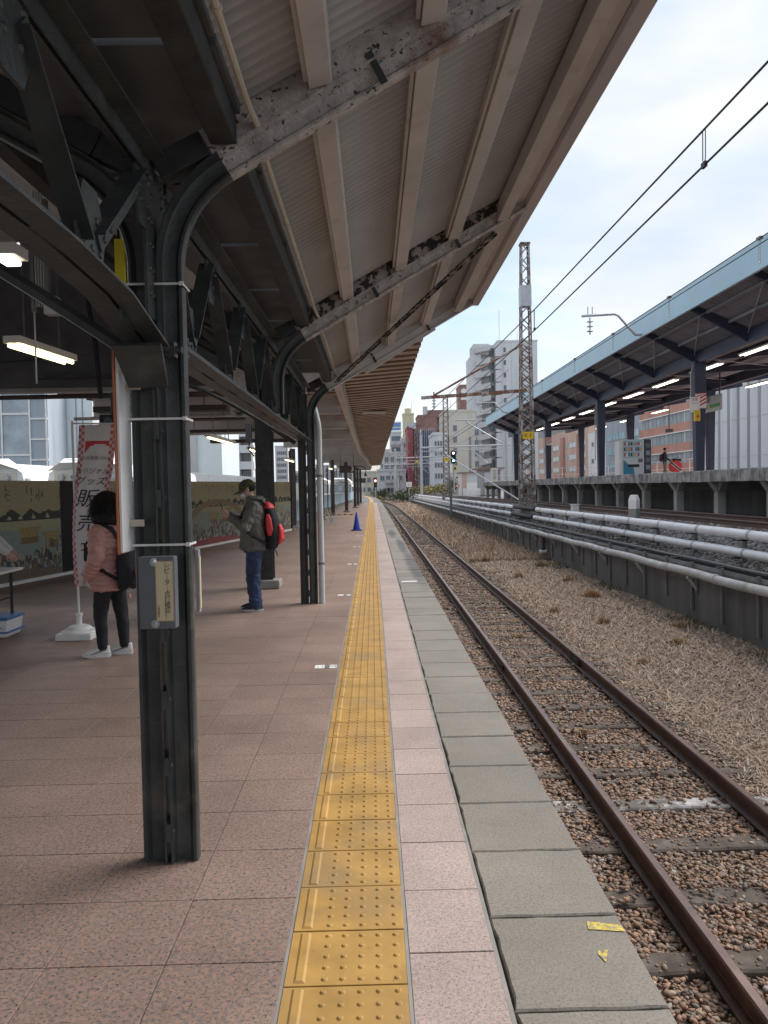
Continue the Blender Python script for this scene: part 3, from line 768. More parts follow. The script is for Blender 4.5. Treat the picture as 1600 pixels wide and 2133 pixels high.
rafter(P2Y, 1, M['pale_paint'], M['pale_paint'], 2.36)
rafter(-0.35, 1, M['pale_peel'], M['pale_peel'], 2.36)
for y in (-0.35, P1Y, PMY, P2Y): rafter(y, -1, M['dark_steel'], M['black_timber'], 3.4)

# corrugated sheets
def sheet_z(x): return 3.165+0.545*(abs(x-PX)-0.30)
def corrugated(x0, x1, y0, y1, wave, amp, m, name, zf, parent, seg=8, ncol=2):
    n = int((y1-y0)/wave*seg); V = []; xs_ = np.linspace(x0, x1, ncol)
    for k in range(n+1):
        y = y0+(y1-y0)*k/n; dz = amp*math.sin(2*math.pi*(y-y0)/wave)
        for x in xs_: V.append((x, y, zf(x)+dz))
    F = [(k*ncol+i, k*ncol+i+1, (k+1)*ncol+i+1, (k+1)*ncol+i) for k in range(n) for i in range(ncol-1)]
    o = raw_mesh(name, np.array(V)-np.array(parent.location), F, 4, m, None, True); o.parent = parent
    return o
corrugated(-0.60, 1.50, -14, 10.52, 0.0725, 0.0155, M['sheet'], 'roof_sheet', sheet_z, canopy)
corrugated(-1.19, -4.6, -14, 10.52, 0.0635, 0.0085, M['sheet'], 'roof_sheet', sheet_z, canopy, seg=6)
corrugated(-4.6, -10.5, -14, 10.52, 0.0635, 0.0085, M['sheet'], 'roof_sheet', lambda x: sheet_z(-4.6)-0.35*(-4.6-x), canopy, seg=6)
# purlins, one length per bay
bays = [(-4.0,-0.40),(-0.30,P1Y-0.05),(P1Y+0.05,PMY-0.05),(PMY+0.05,P2Y-0.05)]
for y0, y1 in bays:
    for x, wd, dp in ((-0.185,0.095,0.115),(0.285,0.10,0.12),(0.76,0.10,0.12)):
        z = sheet_z(x)-0.012; s_ = 0.5
        MB().add([(x-wd/2,y0,z-dp-0.02),(x+wd/2,y0,z-dp+0.005),(x+wd/2,y0,z+0.02),(x-wd/2,y0,z-0.03),(x-wd/2,y1,z-dp-0.02),(x+wd/2,y1,z-dp+0.005),(x+wd/2,y1,z+0.02),(x-wd/2,y1,z-0.03)],
                 [(0,1,2,3),(4,7,6,5),(0,4,5,1),(1,5,6,2),(2,6,7,3),(3,7,4,0)]).build('purlin', M['pale_paint'], canopy, bevel=0.004)
        # folded trim beside the purlin
        MB().box(x-wd/2-0.022, x-wd/2-0.004, y0, y1, z-dp+0.01, z-0.035).build('purlin_trim', M['pale_paint'], canopy)
    MB().box(-0.645, -0.535, y0, y1, 3.02, 3.135).build('valley_beam', M['black_timber'], canopy, bevel=0.008)
    MB().tube([(-0.475,y0,3.13),(-0.475,y0+0.06,3.145),(-0.475,(y0+y1)/2,3.15),(-0.475,y1-0.16,3.145),(-0.468,y1-0.08,3.13),(-0.45,y1,3.10)], 0.0145, 8).build('conduit', M['conduit'], canopy, smooth=True)
    for q in (0.35, 0.8):
        yc = y0+(y1-y0)*q; MB().cyl((-0.475,yc-0.012,3.148),(-0.475,yc+0.012,3.148),0.019,10).build('conduit_clip', M['conduit'], canopy)
    for x in (-2.0, -3.0, -4.0):
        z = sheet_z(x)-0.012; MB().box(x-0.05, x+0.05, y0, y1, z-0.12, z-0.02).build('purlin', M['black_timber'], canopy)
# eave beam, fascia, gable trim
MB().add([(1.16,-14,4.075-0.02),(1.40,-14,4.11),(1.40,-14,4.19),(1.16,-14,4.06)]+[(1.16,10.40,4.055),(1.40,10.40,4.11),(1.40,10.40,4.19),(1.16,10.40,4.06)],
         [(0,1,2,3),(4,7,6,5),(0,4,5,1),(1,5,6,2),(2,6,7,3),(3,7,4,0)]).build('eave_beam', M['pale_paint'], canopy)
MB().box(1.15, 1.24, -14, 10.40, 3.93, 4.075).build('eave_purlin', M['pale_paint'], canopy, bevel=0.004)
MB().box(1.405, 1.50, -14, 10.55, 4.045, 4.33).build('fascia', M['fascia'], canopy, bevel=0.006)
gb = slope_pt(1, P2Y+0.09, 1.45, 0.01); ge = slope_pt(1, P2Y+0.09, 2.40, 0.01)
MB().bar(slope_pt(1, P2Y+0.10, -0.05, 0.02), slope_pt(1, P2Y+0.10, 2.36, 0.02), 0.06, 0.17, up=(-0.5,0,0.87)).build('barge_board', M['pale_paint'], canopy, bevel=0.005)
MB().bar(slope_pt(1, P2Y+0.02, 0.55, -0.14), slope_pt(1, P2Y+0.02, 1.68, -0.105), 0.07, 0.05, up=(-0.5,0,0.87)).build('barge_flange', M['pale_paint'], canopy)
# diagonal wind brace
MB().bar((1.13, PMY+0.05, 3.84), (-0.47, P2Y-0.05, 3.02), 0.055, 0.012, up=(-.5,0,.87)).bar((1.15, PMY+0.05, 3.855), (-0.45, P2Y-0.05, 3.035), 0.012, 0.05, up=(-.5,0,.87)).build('wind_brace', M['pale_peel_dark'], canopy)
# dark boarded ceiling over the girder
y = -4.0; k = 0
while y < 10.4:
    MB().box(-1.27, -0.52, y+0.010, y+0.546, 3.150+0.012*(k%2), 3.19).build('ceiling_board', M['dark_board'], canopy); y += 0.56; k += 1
# boarded gable end towards the newer roof
mb = MB(); mb.prism([(-10.4,10.60,3.02),(-1.9,10.60,3.02),(-1.9,10.60,3.6),(-4.6,10.60,sheet_z(-4.6)),(-10.4,10.60,sheet_z(-4.6)-0.35*5.8)], (0,0.03,0)).build('gable_board', M['dark_board'], canopy)
# arched inner ribs
for y in (P1Y, P2Y):
    pts = [(PX-0.15-0.1*k, y, 2.2+0.95*math.sin(min(1, k/22)*math.pi/2)) for k in range(0, 36)]
    MB().tube(pts, 0.03, 6).build('arched_rib', M['dark_steel'], canopy)
    for xx in (-1.9, -2.9): MB().cyl((xx, y, 2.9), (xx, y, sheet_z(xx)-0.05), 0.012, 6).build('hanger_rod', M['steel_grey'], canopy)

# --- lattice girders along the pillar line
def girder(y0, y1, label, bn, tn, haunch=False):
    t = thing('lattice_girder', label, 'girder', (PX, y1 if haunch else y0, 2.2), group='riveted lattice girders along the pillars')
    xg = PX
    def zb(y):
        if haunch: 
            q = min(max((y-2.25)/0.95, 0), 1); return 2.30-0.15*q*q
        return 2.215
    ys_ = np.linspace(y0, y1, 16 if haunch else 3)
    for s_ in (-1, 1):
        prof = [(s_*0.007,0),(s_*0.085,0),(s_*0.085,0.009),(s_*0.016,0.009),(s_*0.016,0.075),(s_*0.007,0.075)]
        MB().sweep(prof, [(xg, y, zb(y)) for y in ys_], [(1,0,0)]*len(ys_), [(0,0,1)]*len(ys_)).build('bottom_chord', M['dark_steel'], t)
        prof = [(a, -b) for a, b in prof]
        MB().sweep(prof, [(xg, y0, 2.94), (xg, y1, 2.94)], [(1,0,0)]*2, [(0,0,1)]*2).build('top_chord', M['dark_steel'], t)
    # tie plates closing the slot now and then
    y = y0+0.3
    while y < y1-0.2:
        MB().box(xg-0.0065, xg+0.0065, y, y+0.42, zb(y+0.2)+0.002, zb(y+0.2)+0.07).build('packing_plate', M['dark_steel'], t); y += 0.72
    def member(a, b):
        a, b = Vector(a), Vector(b); d = (b-a).normalized(); n = Vector((1,0,0)).cross(d)
        if n.y > 0: n = -n            # edge turned to the camera
        mb = MB()
        for s_ in (-1, 1): mb.obox((a+b)/2+Vector((s_*0.0105,0,0)), (b-a)/2, Vector((0.004,0,0)), n*0.030)
        mb.obox((a+b)/2+n*0.034, (b-a)/2, Vector((0.042,0,0)), n*0.004)
        L_ = (b-a).length
        for q in (0.05,0.14,L_-0.14,L_-0.05): rivet(mb, a+d*q+Vector((0.0147,0,0))-n*0.006, (1,0,0))
        mb.build('diagonal', M['dark_steel'], t)
    def gusset(y, z, up):
        s_ = 1 if up else -1
        poly = [(xg-0.0055,y-0.10,z),(xg-0.0055,y+0.10,z),(xg-0.0055,y+0.13,z+s_*0.10),(xg-0.0055,y+0.06,z+s_*0.23),(xg-0.0055,y-0.06,z+s_*0.23),(xg-0.0055,y-0.13,z+s_*0.10)]
        mb = MB(); mb.prism(poly, (0.011,0,0))
        for dy, dz in ((-0.07,0.03),(0,0.03),(0.07,0.03),(0.045,0.13),(-0.045,0.13)): rivet(mb, (xg+0.0056,y+dy,z+s_*dz), (1,0,0), 0.015)
        mb.build('gusset_plate', M['dark_steel'], t)
    for y in bn: gusset(y, zb(y)+0.06, True)
    for y in tn: gusset(y, 2.875, False)
    for y in bn:
        for q in tn:
            if abs(q-y) < 0.75: member((xg, y+(0.05 if q > y else -0.05), zb(y)+0.12), (xg, q-(0.05 if q > y else -0.05), 2.82))
    return t
b2 = [3.84+1.04*k for k in range(7)]; t2 = [3.42]+[4.36+1.04*k for k in range(6)]+[10.34]
girder(P1Y+0.13, P2Y-0.13, 'riveted lattice girder between the two dark pillars', b2, t2)
b1 = [2.50-1.04*k for k in range(6)]; t1 = [3.10]+[1.98-1.04*k for k in range(6)]
girder(-4.0, P1Y-0.13, 'riveted lattice girder curving down to the nearest pillar, upper left', b1, t1, True)
# end cleat of the far girder on the first pillar
mb = MB(); mb.box(PX-0.085, PX+0.085, P1Y+0.10, P1Y+0.125, 2.14, 2.29)
for s_ in (-0.05,0.05):
    for z in (2.18,2.25): mb.cyl((PX+s_,P1Y+0.12,z),(PX+s_,P1Y+0.155,z),0.014,6)
for z in (2.18,2.25): mb.cyl((PX+0.085,P1Y+0.11,z),(PX+0.10,P1Y+0.11,z),0.013,6)
mb.build('girder_cleat', M['dark_steel'], pil1)
# haunch plate and cleat under the near girder
mb = MB(); mb.prism([(PX-0.10,P1Y-0.30,2.155),(PX+0.09,P1Y-0.30,2.155),(PX+0.06,P1Y-0.10,2.02),(PX-0.10,P1Y-0.10,2.02)], (0,0.012,0.012)).build('haunch_plate', M['dark_steel'], pil1)
mb = MB(); mb.box(PX-0.10, PX+0.10, P1Y-0.135, P1Y-0.085, 2.14, 2.20)
for s_ in (-0.07,0.0,0.07): mb.cyl((PX+s_,P1Y-0.14,2.17),(PX+s_,P1Y-0.165,2.17),0.013,6)
mb.cyl((PX+0.10,P1Y-0.11,2.17),(PX+0.125,P1Y-0.11,2.17),0.016,6)
mb.build('girder_cleat', M['dark_steel'], pil1)
# plastic ties round the first pillar
for z in (2.452,1.895,1.368):
    mb = MB(); x0, x1, y0, y1 = PX-0.122, PX+0.122, P1Y-0.062, P1Y+0.062; w_ = 0.009
    for (ax, ay), (bx_, by_) in (((x0,y0),(x1,y0)),((x1,y0),(x1,y1)),((x1,y1),(x0,y1)),((x0,y1),(x0,y0))):
        mb.bar((ax,ay,z),(bx_,by_,z+ (0.0)),0.003,w_)
    mb.box(x1-0.012,x1+0.004,y0-0.008,y0+0.004,z-0.008,z+0.008)
    mb.build('cable_tie', M['white_plastic'], pil1)
# pale drainpipe on the second pillar
dp = thing('drainpipe', 'pale grey drainpipe standing against the second dark pillar', 'pipe', (PX+0.175, P2Y-0.02, 0))
MB().tube([(PX+0.175,P2Y-0.02,0),(PX+0.175,P2Y-0.02,2.35),(PX+0.168,P2Y-0.01,2.45),(PX+0.14,P2Y+0.03,2.58),(PX+0.10,P2Y+0.12,2.72)], 0.040, 14).build('pipe', M['pipe_grey'], dp, smooth=True)
for z in (0.55,1.75): MB().cyl((PX+0.175,P2Y-0.02,z-0.015),(PX+0.175,P2Y-0.02,z+0.015),0.044,14).build('pipe_clamp', M['steel_grey'], dp)

# --- fluorescent lamps under the old roof
def fluoro(name, a, b, label, m, group, ntube=2, drop=0.4, wd=0.14):
    a, b = Vector(a), Vector(b); t = thing(name, label, 'lamp', (a+b)/2, group=group)
    d = (b-a).normalized(); sd_ = d.cross(Vector((0,0,1))).normalized()
    MB().bar(a+Vector((0,0,0.045)), b+Vector((0,0,0.045)), wd, 0.055).build('housing', M['white_paint'], t)
    for k in range(ntube):
        o_ = sd_*(wd*0.27*(2*k-1) if ntube == 2 else 0)
        MB().cyl(a+o_+d*0.03, b+o_-d*0.03, 0.016, 8).build('fluorescent_tube', m, t, smooth=True)
    for q in (0.2, 0.8):
        p = a.lerp(b, q); MB().cyl(p+Vector((0,0,0.07)), p+Vector((0,0,0.07+drop)), 0.009, 6).build('hanger_rod', M['steel_grey'], t)
    return t
GL = 'fluorescent lamps under the roofs of the near platform'
fluoro('fluorescent_lamp', (-2.80,6.05,2.75), (-2.70,6.95,2.75), 'lit twin fluorescent lamp hanging at the left, below the dark roof', M['tube_light'], GL, drop=0.9)
fluoro('fluorescent_lamp', (-2.75,3.95,2.76), (-1.74,3.90,2.76), 'bright white fluorescent lamp cut by the left picture edge', M['tube_white'], GL, drop=0.6)
# ================================================================== NEWER ROOF FARTHER ALONG (folded plates on steel frames)
roof2 = thing('folded_plate_roof', 'brown folded plate roof over the far part of the near platform', 'roof', (-1.5, 12, 3.3))
def edge2(y): return 0.80 if y < 70 else 0.80
def left2(y): return left_edge(y)-0.4
def z2(x): return 3.84+0.075*(max(x, -1.9)-0.80)+0.01*min(0, x+1.9)
pitch, dep = 0.50, 0.055
V = []; F = []; y = 11.0; rows = []
while y < 78:
    for dy, dz in ((0, -dep),(0.25, -dep),(0.27, 0),(0.48, 0)): rows.append((y+dy, dz))
    y += pitch
xf = [1.0, 0.75, 0.5, 0.25, 0]
for y, dz in rows:
    sh = 0.0 if y < 45 else 0.004*(y-45)
    for q in xf:
        x = left2(y)+(edge2(y)+sh-left2(y))*q; V.append((x, y, z2(min(x, 0.8))+dz-(0.0 if y < 30 else 0.002*(y-30))))
k = len(xf)
F = [(j*k+i, j*k+i+1, (j+1)*k+i+1, (j+1)*k+i) for j in range(len(rows)-1) for i in range(k-1)]
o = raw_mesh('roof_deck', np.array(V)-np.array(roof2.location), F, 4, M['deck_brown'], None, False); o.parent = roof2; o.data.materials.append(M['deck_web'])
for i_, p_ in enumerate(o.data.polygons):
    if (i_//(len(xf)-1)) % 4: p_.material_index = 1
# longitudinal beam that kinks where the roof narrows
def ibeam(mb, a, b, wd, ht, fl=0.018, wb=0.012):
    a, b = Vector(a), Vector(b); t = (b-a).normalized(); sd_ = t.cross(Vector((0,0,1))).normalized(); u = sd_.cross(t)
    c = (a+b)/2; h = (b-a)/2
    mb.obox(c+u*(ht/2-fl/2), h, sd_*wd/2, u*fl/2); mb.obox(c-u*(ht/2-fl/2), h, sd_*wd/2, u*fl/2); mb.obox(c, h, sd_*wb/2, u*(ht/2-fl))
    return mb
bl = [(-0.58,11.1),(-0.60,20),(-0.62,29),(-0.63,43),(-0.40,52),(-0.28,64),(-0.05,77)]
for (xa, ya), (xb, yb) in zip(bl, bl[1:]):
    ibeam(MB(), (xa,ya,z2(xa)-dep-0.17), (xb,yb,z2(xb)-dep-0.17-0.03), 0.13, 0.30).build('edge_beam', M['pale_paint'], roof2)
cols2 = [(-1.72,12.2),(-2.75,20.6),(-3.10,29.9),(-2.44,36.8),(-2.27,43.5),(-1.63,47.4),(-1.30,56.1),(-1.22,62.9),(-1.1,69.5)]
fy = [12.2,16.4,20.6,25.2,29.9,36.8,43.5,50,56.1,62.9,69.5,76]
for i, y in enumerate(fy):
    zc = z2(-3)-dep-0.22; xr = -0.60
    for (xa, ya), (xb, yb) in zip(bl, bl[1:]):
        if ya <= y <= yb: xr = xa+(xb-xa)*(y-ya)/(yb-ya)-0.05
    xl = left2(y)+0.2
    ibeam(MB(), (xl,y,zc), (xr,y,zc), 0.15, 0.40, 0.02).build('cross_beam', M['pale_paint'], roof2)
    mb = MB()
    for q in (0.3,0.62):
        xc = xl+(xr-xl)*q
        mb.box(xc-0.12, xc+0.12, y-0.018, y-0.008, zc-0.12, zc+0.12)
        for a_ in (-0.07,0.07):
            for b_ in (-0.07,0.07): mb.cyl((xc+a_,y-0.018,zc+b_),(xc+a_,y-0.032,zc+b_),0.016,6)
    mb.build('splice_plate', M['pale_paint'], roof2)
    if i+1 < len(fy):
        y1 = fy[i+1]
        for x in (-2.0,-3.4,-4.8):
            if x > left2(y1)+0.3: ibeam(MB(), (x,y,zc+0.26), (x,y1,zc+0.26), 0.08, 0.11, 0.01).build('purlin', M['pale_paint'], roof2)
        if i < 6:
            MB().cyl((xr-0.05,y,zc+0.1),(max(-2.4,xl),y1,zc+0.1),0.012,6).cyl((max(-2.4,xl),y,zc+0.1),(xr-0.05,y1,zc+0.1),0.012,6).build('cross_brace', M['pale_paint'], roof2)
mb = MB(); mb.tube([(-7.5,11.7,3.02),(-2.0,11.7,3.05)], 0.035, 8); mb.build('service_pipe', M['brown_steel'], roof2)
mb = MB(); mb.tube([(-5.2,13.5,2.86),(-1.9,13.5,2.88)], 0.028, 8).tube([(-5.2,17.5,2.84),(-2.5,17.5,2.86)], 0.028, 8); mb.build('service_pipe', M['pale_paint'], roof2)
for y in (12.9, 14.6, 18.2, 22.0):
    MB().box(-4.6, -2.4, y-0.16, y+0.16, 2.90, 2.99).build('cable_tray', M['brown_steel'], roof2)
    for x in (-4.2,-2.8): MB().cyl((x,y,2.99),(x,y,3.5),0.012,6).build('hanger_rod', M['steel_grey'], roof2)
# worn patch board under the deck
MB().box(-0.25, 0.42, 21.6, 22.3, z2(0)-dep-0.04, z2(0)-dep-0.028).build('patch_board', M['pale_paint'], roof2)

def column(x, y, s, h, label, base=True):
    t = thing('steel_column', label, 'column', (x,y,0), group='brown steel columns of the newer platform roof')
    mb = MB(); f = 0.016
    mb.box(x-s/2,x+s/2,y-s/2,y-s/2+f,0.0,h).box(x-s/2,x+s/2,y+s/2-f,y+s/2,0.0,h).box(x-f/2,x+f/2,y-s/2+f,y+s/2-f,0.0,h)
    mb.build('shaft', M['brown_steel'] if y > 25 else M['black_timber'], t)
    if base: MB().box(x-s*0.95,x+s*0.95,y-s*0.8,y+s*0.8,0.0,0.14 if y < 25 else 0.10).build('footing', M['concrete'], t, bevel=0.02)
    return t
cl = ['dark steel column on a concrete block behind the man with the red backpack','brown steel column hidden behind the second rail pillar','brown steel column at the end of the painted panels','brown steel column left of the hanging number sign, nearest the barrier bar','brown steel column carrying the barrier pole beside the number sign','brown steel column right below the hanging number sign','brown steel column just beyond the number sign','slim brown steel column, last but one towards the end of the platform','slim brown steel column at the far end of the platform roof']
for (x, y), lb in zip(cols2, cl): column(x, y, 0.24 if y < 15 else 0.2, 3.1, lb)
# lamps in a row under the newer roof
lamp_lab = ['yellowish lamp under the newer roof, nearest of its row','yellowish lamp under the newer roof, second of its row','yellowish lamp under the newer roof, third of its row','yellowish lamp under the newer roof, fourth of its row','yellowish lamp under the newer roof, fifth of its row','yellowish lamp under the newer roof, farthest of its row']
for y, lb, x in zip((13.8,18.4,25.6,32.2,39.0,45.5), lamp_lab, (-2.95,-2.95,-2.9,-2.6,-2.2,-1.95)):
    fluoro('fluorescent_lamp', (x,y,2.52), (x+0.04,y+2.3,2.52), lb, M['tube_light'], GL, ntube=1, drop=0.45, wd=0.11)
# horn loudspeaker
hs = thing('horn_speaker', 'round grey horn loudspeaker hanging beside the dark column', 'loudspeaker', (-2.05,11.95,2.80))
mb = MB(); rr = [0.115,0.112,0.075,0.045,0.035]; yy_ = [11.83,11.86,11.92,11.98,12.05]
for k in range(4): mb.cyl((-2.05,yy_[k],2.80),(-2.05,yy_[k+1],2.80),rr[k],16,rr[k+1],cap=False)
mb.build('horn', M['conduit'], hs, smooth=True)
MB().cyl((-2.05,11.85,2.80),(-2.05,11.95,2.80),0.035,12).build('driver', M['steel_grey'], hs)
MB().cyl((-2.05,12.05,2.80),(-2.05,12.1,2.80),0.06,12).bar((-2.05,12.06,2.80),(-1.84,12.18,2.80),0.03,0.03).build('bracket', M['steel_grey'], hs)
bx_ = thing('junction_box', 'small grey cable box fixed to the dark column under the loudspeaker', 'cable box', (-1.93,12.05,2.3))
MB().box(-1.97,-1.88,11.98,12.10,2.32,2.60).build('case', M['steel_grey'], bx_, bevel=0.006); MB().tube([(-1.92,12.04,2.32),(-1.93,12.04,2.2),(-1.86,12.1,2.1)],0.012,6).build('cable', M['black_rubber'], bx_)

# hanging platform number
sg = thing('platform_number_sign', 'dark hanging sign with a white figure 3', 'sign', (-1.32,40,2.4))
MB().box(-1.72,-0.92,39.95,40.05,2.30,2.68).build('board', M['brown_steel'], sg, bevel=0.01)
for x in (-1.72+0.06,-0.98): MB().cyl((x,40,2.68),(x,40,3.3),0.014,6).build('hanger_rod', M['black_timber'], sg)
text('3', 0.40, M['white_paint'], sg, (-1.04,39.94,2.50), (1,0,0), (0,0,1))
bl_ = thing('platform_bell', 'black bell lamp hanging from a curved arm by the number sign', 'bell', (-0.35,40.6,2.3))
MB().tube([(-1.9,40.6,2.35),(-1.88,40.6,2.52),(-1.75,40.6,2.62),(-1.3,40.6,2.66),(-0.6,40.6,2.66),(-0.42,40.6,2.62),(-0.36,40.6,2.5)],0.022,6).build('arm', M['black_timber'], bl_)
MB().cyl((-0.36,40.6,2.50),(-0.36,40.6,2.28),0.02,8).cyl((-0.36,40.6,2.28),(-0.36,40.6,2.12),0.05,10,0.085).build('bell', M['black_timber'], bl_)

# --- boundary fence and its base
fence = thing('boundary_fence', 'light blue panel fence along the far side of the platform', 'fence', (-3.1,40,0))
mat('fence_blue', (0.30,0.42,0.50), 0.6, var=0.08, vscale=2)
y = 30.0; k = 0
while y < 84:
    xa, xb = left_edge(y)+0.08, left_edge(y+1.8)+0.08
    MB().bar((xa,y+0.02,0.63),(xb,y+1.78,0.63),0.03,0.80).build('panel', M['fence_blue'], fence)
    MB().box(xa-0.03,xa+0.03,y-0.03,y+0.03,0.0,1.08).build('post', M['galv'], fence)
    for q in range(4):
        yy0 = y+0.1+0.45*q; xx0 = xa+(xb-xa)*(yy0-y)/1.8
        MB().box(xx0-0.05,xx0+0.05,yy0,yy0+0.22,0.0,0.20).build('base_block', M['concrete'], fence)
    y += 1.8; k += 1

# --- painted panels
def art(kind, W, Hh, seed):
    """flat printed scene as a colour grid: pale sky with specks of script, tree band, huts, crowd, water (generic stand-in)"""
    r = np.random.default_rng(seed); nx_, nz_ = int(W*34), int(Hh*34)
    C = np.zeros((nz_, nx_, 3))
    X, Z = np.meshgrid((np.arange(nx_)+.5)/34, (np.arange(nz_)+.5)/34)
    def sm(f, a=1.0, p=0): return a*np.sin(X*f+p+1.3*np.sin(Z*f*0.7+p))
    sky_ = np.array((0.34,0.31,0.19)); C[:] = sky_
    C[Z < Hh*0.62] = (0.33,0.34,0.22)
    wat = (Z < Hh*0.50+0.05*np.sin(X*2)) ; C[wat] = (0.24,0.30,0.27)
    if kind == 'black': C[:] = (0.018,0.015,0.016); return C
    # script columns
    for _ in range(int(W*9)):
        x0 = r.uniform(0, W); z1 = Hh*r.uniform(0.88,0.97); ln_ = r.uniform(0.1,0.28)
        m_ = (np.abs(X-x0) < 0.013)&(Z < z1)&(Z > z1-ln_)&(r.random(X.shape) > 0.45); C[m_] = (0.13,0.115,0.075)
    # tree band
    top = Hh*0.66+0.05*np.abs(np.sin(X*5.1+seed))+0.035*np.sin(X*13)
    m_ = (Z < top)&(Z > Hh*0.60); C[m_] = np.array((0.055,0.06,0.052))
    for k_ in range(int(W*3)):
        x0 = (k_+0.5)/3+r.uniform(-.05,.05); m_ = (np.abs(X-x0) < (Hh*0.655-Z)*0.9)&(Z > Hh*0.61)&(Z < Hh*0.655); C[m_] = (0.38,0.37,0.29)
    m_ = (Z < Hh*0.60)&(Z > Hh*0.53); C[m_] = (0.36,0.34,0.22)
    # huts with yellow roofs
    for k_ in range(int(W*0.9)+1):
        x0 = r.uniform(0.1, W-0.3); z0 = Hh*r.uniform(0.36,0.47); wd = r.uniform(0.35,0.6)
        m_ = (X-x0 > (Z-z0)*-0.5)&(X-x0 < wd+(Z-z0)*0.6)&(Z > z0)&(Z < z0+0.17); C[m_] = (0.33,0.26,0.11)
        m_ &= (np.mod(X*9+Z*4,1) < 0.12); C[m_] = (0.22,0.16,0.06)
        m_ = (X > x0)&(X < x0+wd)&(Z < z0)&(Z > z0-0.13); C[m_] = (0.20,0.14,0.075)
    # crowd: mottled small shapes
    for _ in range(int(W*150)):
        x0 = r.uniform(0, W); z0 = Hh*(0.06+0.32*r.random()*(0.5+0.5*math.sin(x0*1.7+seed)**2)); s_ = r.uniform(0.015,0.05)
        c_ = [(0.05,0.05,0.05),(0.30,0.27,0.2),(0.17,0.09,0.07),(0.09,0.10,0.09),(0.35,0.33,0.28),(0.22,0.17,0.10),(0.12,0.14,0.16)][r.integers(7)]
        m_ = (np.abs(X-x0) < s_*0.7)&(np.abs(Z-z0) < s_*1.5); C[m_] = c_
    if kind == 'bridge':
        d_ = np.abs(((X-W*0.28)/ (W*0.36))**2+((Z-Hh*0.12)/(Hh*0.55))**2-1); m_ = (d_ < 0.16)&(Z > Hh*0.12); C[m_] = (0.24,0.18,0.11)
        m_ = (d_ < 0.75)&(Z > Hh*0.12)&(np.mod(X*11+r.random(X.shape)*0.3,1) < 0.3)&(Z < Hh*0.62); C[m_] = (0.27,0.20,0.10)
    m_ = (Z < Hh*0.07+0.05*np.sin(X*1.1)); C[m_] = (0.28,0.075,0.075) if kind == 'bridge' else (0.17,0.13,0.09)
    return C*0.95*(0.92+0.16*r.random(C.shape[:2]))[...,None]
D0 = Vector((-6.30,12.85,0)); DU = Vector((0.2034,0.979,0)).normalized()
def s_at(px):
    """distance along the panel line seen at photo column px"""
    lo, hi = -8, 22
    for _ in range(40):
        m_ = (lo+hi)/2; p = D0+DU*m_; c = M_CW.transposed() @ (p+Vector((0,0,1.2))-Vector((0,0,EYE)))
        if 800+1590*c.x/-c.z < px: lo = m_
        else: hi = m_
    return lo
def mural(px0, px1, kind, seed, label):
    s0, s1 = (s_at(px0) if px0 is not None else -5.0), s_at(px1); W = s1-s0-0.02; Hh = 1.74; z0 = 0.06
    a = D0+DU*(s0+0.01); nrm = Vector((DU.y,-DU.x,0))
    t = thing('mural_panel', label, 'wall panel', (a.x,a.y,0), group='printed panels along the back of the platform')
    mb = MB(); mb.obox(a+DU*W/2+Vector((0,0,z0+Hh/2))-nrm*0.02, DU*W/2, nrm*0.018, Vector((0,0,Hh/2))); mb.build('board', M['concrete'], t)
    C = art(kind, W, Hh, seed); nz_, nx_ = C.shape[:2]
    V = [tuple(a+DU*(W*i/nx_)+Vector((0,0,z0+Hh*j/nz_))+nrm*0.002-t.location) for j in range(nz_+1) for i in range(nx_+1)]
    Fq = [(j*(nx_+1)+i, j*(nx_+1)+i+1, (j+1)*(nx_+1)+i+1, (j+1)*(nx_+1)+i) for j in range(nz_) for i in range(nx_)]
    o = raw_mesh('printed_sheet', V, Fq, 4, M['print'], C.reshape(-1,3), False); o.parent = t
    MB().obox(a+DU*W/2+Vector((0,0,0.03))+nrm*0.03, DU*W/2, nrm*0.03, Vector((0,0,0.028))).build('base_rail', M['white_paint'], t)
mural(-120, 126, 'town', 3, 'printed old town scene panel at the left picture edge')
mural(126, 186, 'black', 1, 'plain black panel behind the white banner')
mural(186, 392, 'town', 5, 'printed panel mostly hidden behind the woman and first pillar')
mural(398, 562, 'bridge', 8, 'printed panel with wooden bridge and red band behind the man')
mural(562, 606, 'town', 11, 'narrow printed panel right of the man, with yellow roofs')
# slim posts at the panel joints
for px, lb in ((392,'slim dark post between the panels just right of the first pillar'),(606,'slim dark post at the far end of the printed panels')):
    p = D0+DU*s_at(px); t = thing('panel_post', lb, 'post', (p.x,p.y,0), group='posts holding the printed panels')
    MB().box(p.x-0.05,p.x+0.05,p.y-0.05,p.y+0.05,0,2.95).build('shaft', M['black_timber'], t); MB().box(p.x-0.12,p.x+0.12,p.y-0.1,p.y+0.1,0,0.08).build('footing', M['concrete'], t)
# ================================================================== UPPER LINE ON THE RIGHT
# --- embankment with its ballast
ysr = list(np.linspace(-20, 140, 60))+[170,220,300,420]
sec = [(6.12,-0.02),(6.35,0.02),(6.8,0.22),(7.15,0.55),(7.35,0.60),(9.2,0.62),(9.8,0.55),(12.6,0.55),(22,0.6),(60,0.6),(160,0.6),(400,0.6)]
V = []
for y in ysr:
    for x, z in sec: V.append((x, y, z+grade(y)+(0.02*math.sin(y*1.7+x*3) if x < 9 else 0)))
k = len(sec); Fq = [(j*k+i, j*k+i+1, (j+1)*k+i+1, (j+1)*k+i) for j in range(len(ysr)-1) for i in range(k-1)]
tag(raw_mesh('embankment', V, Fq, 4, M['grey_ballast']), kind='structure')
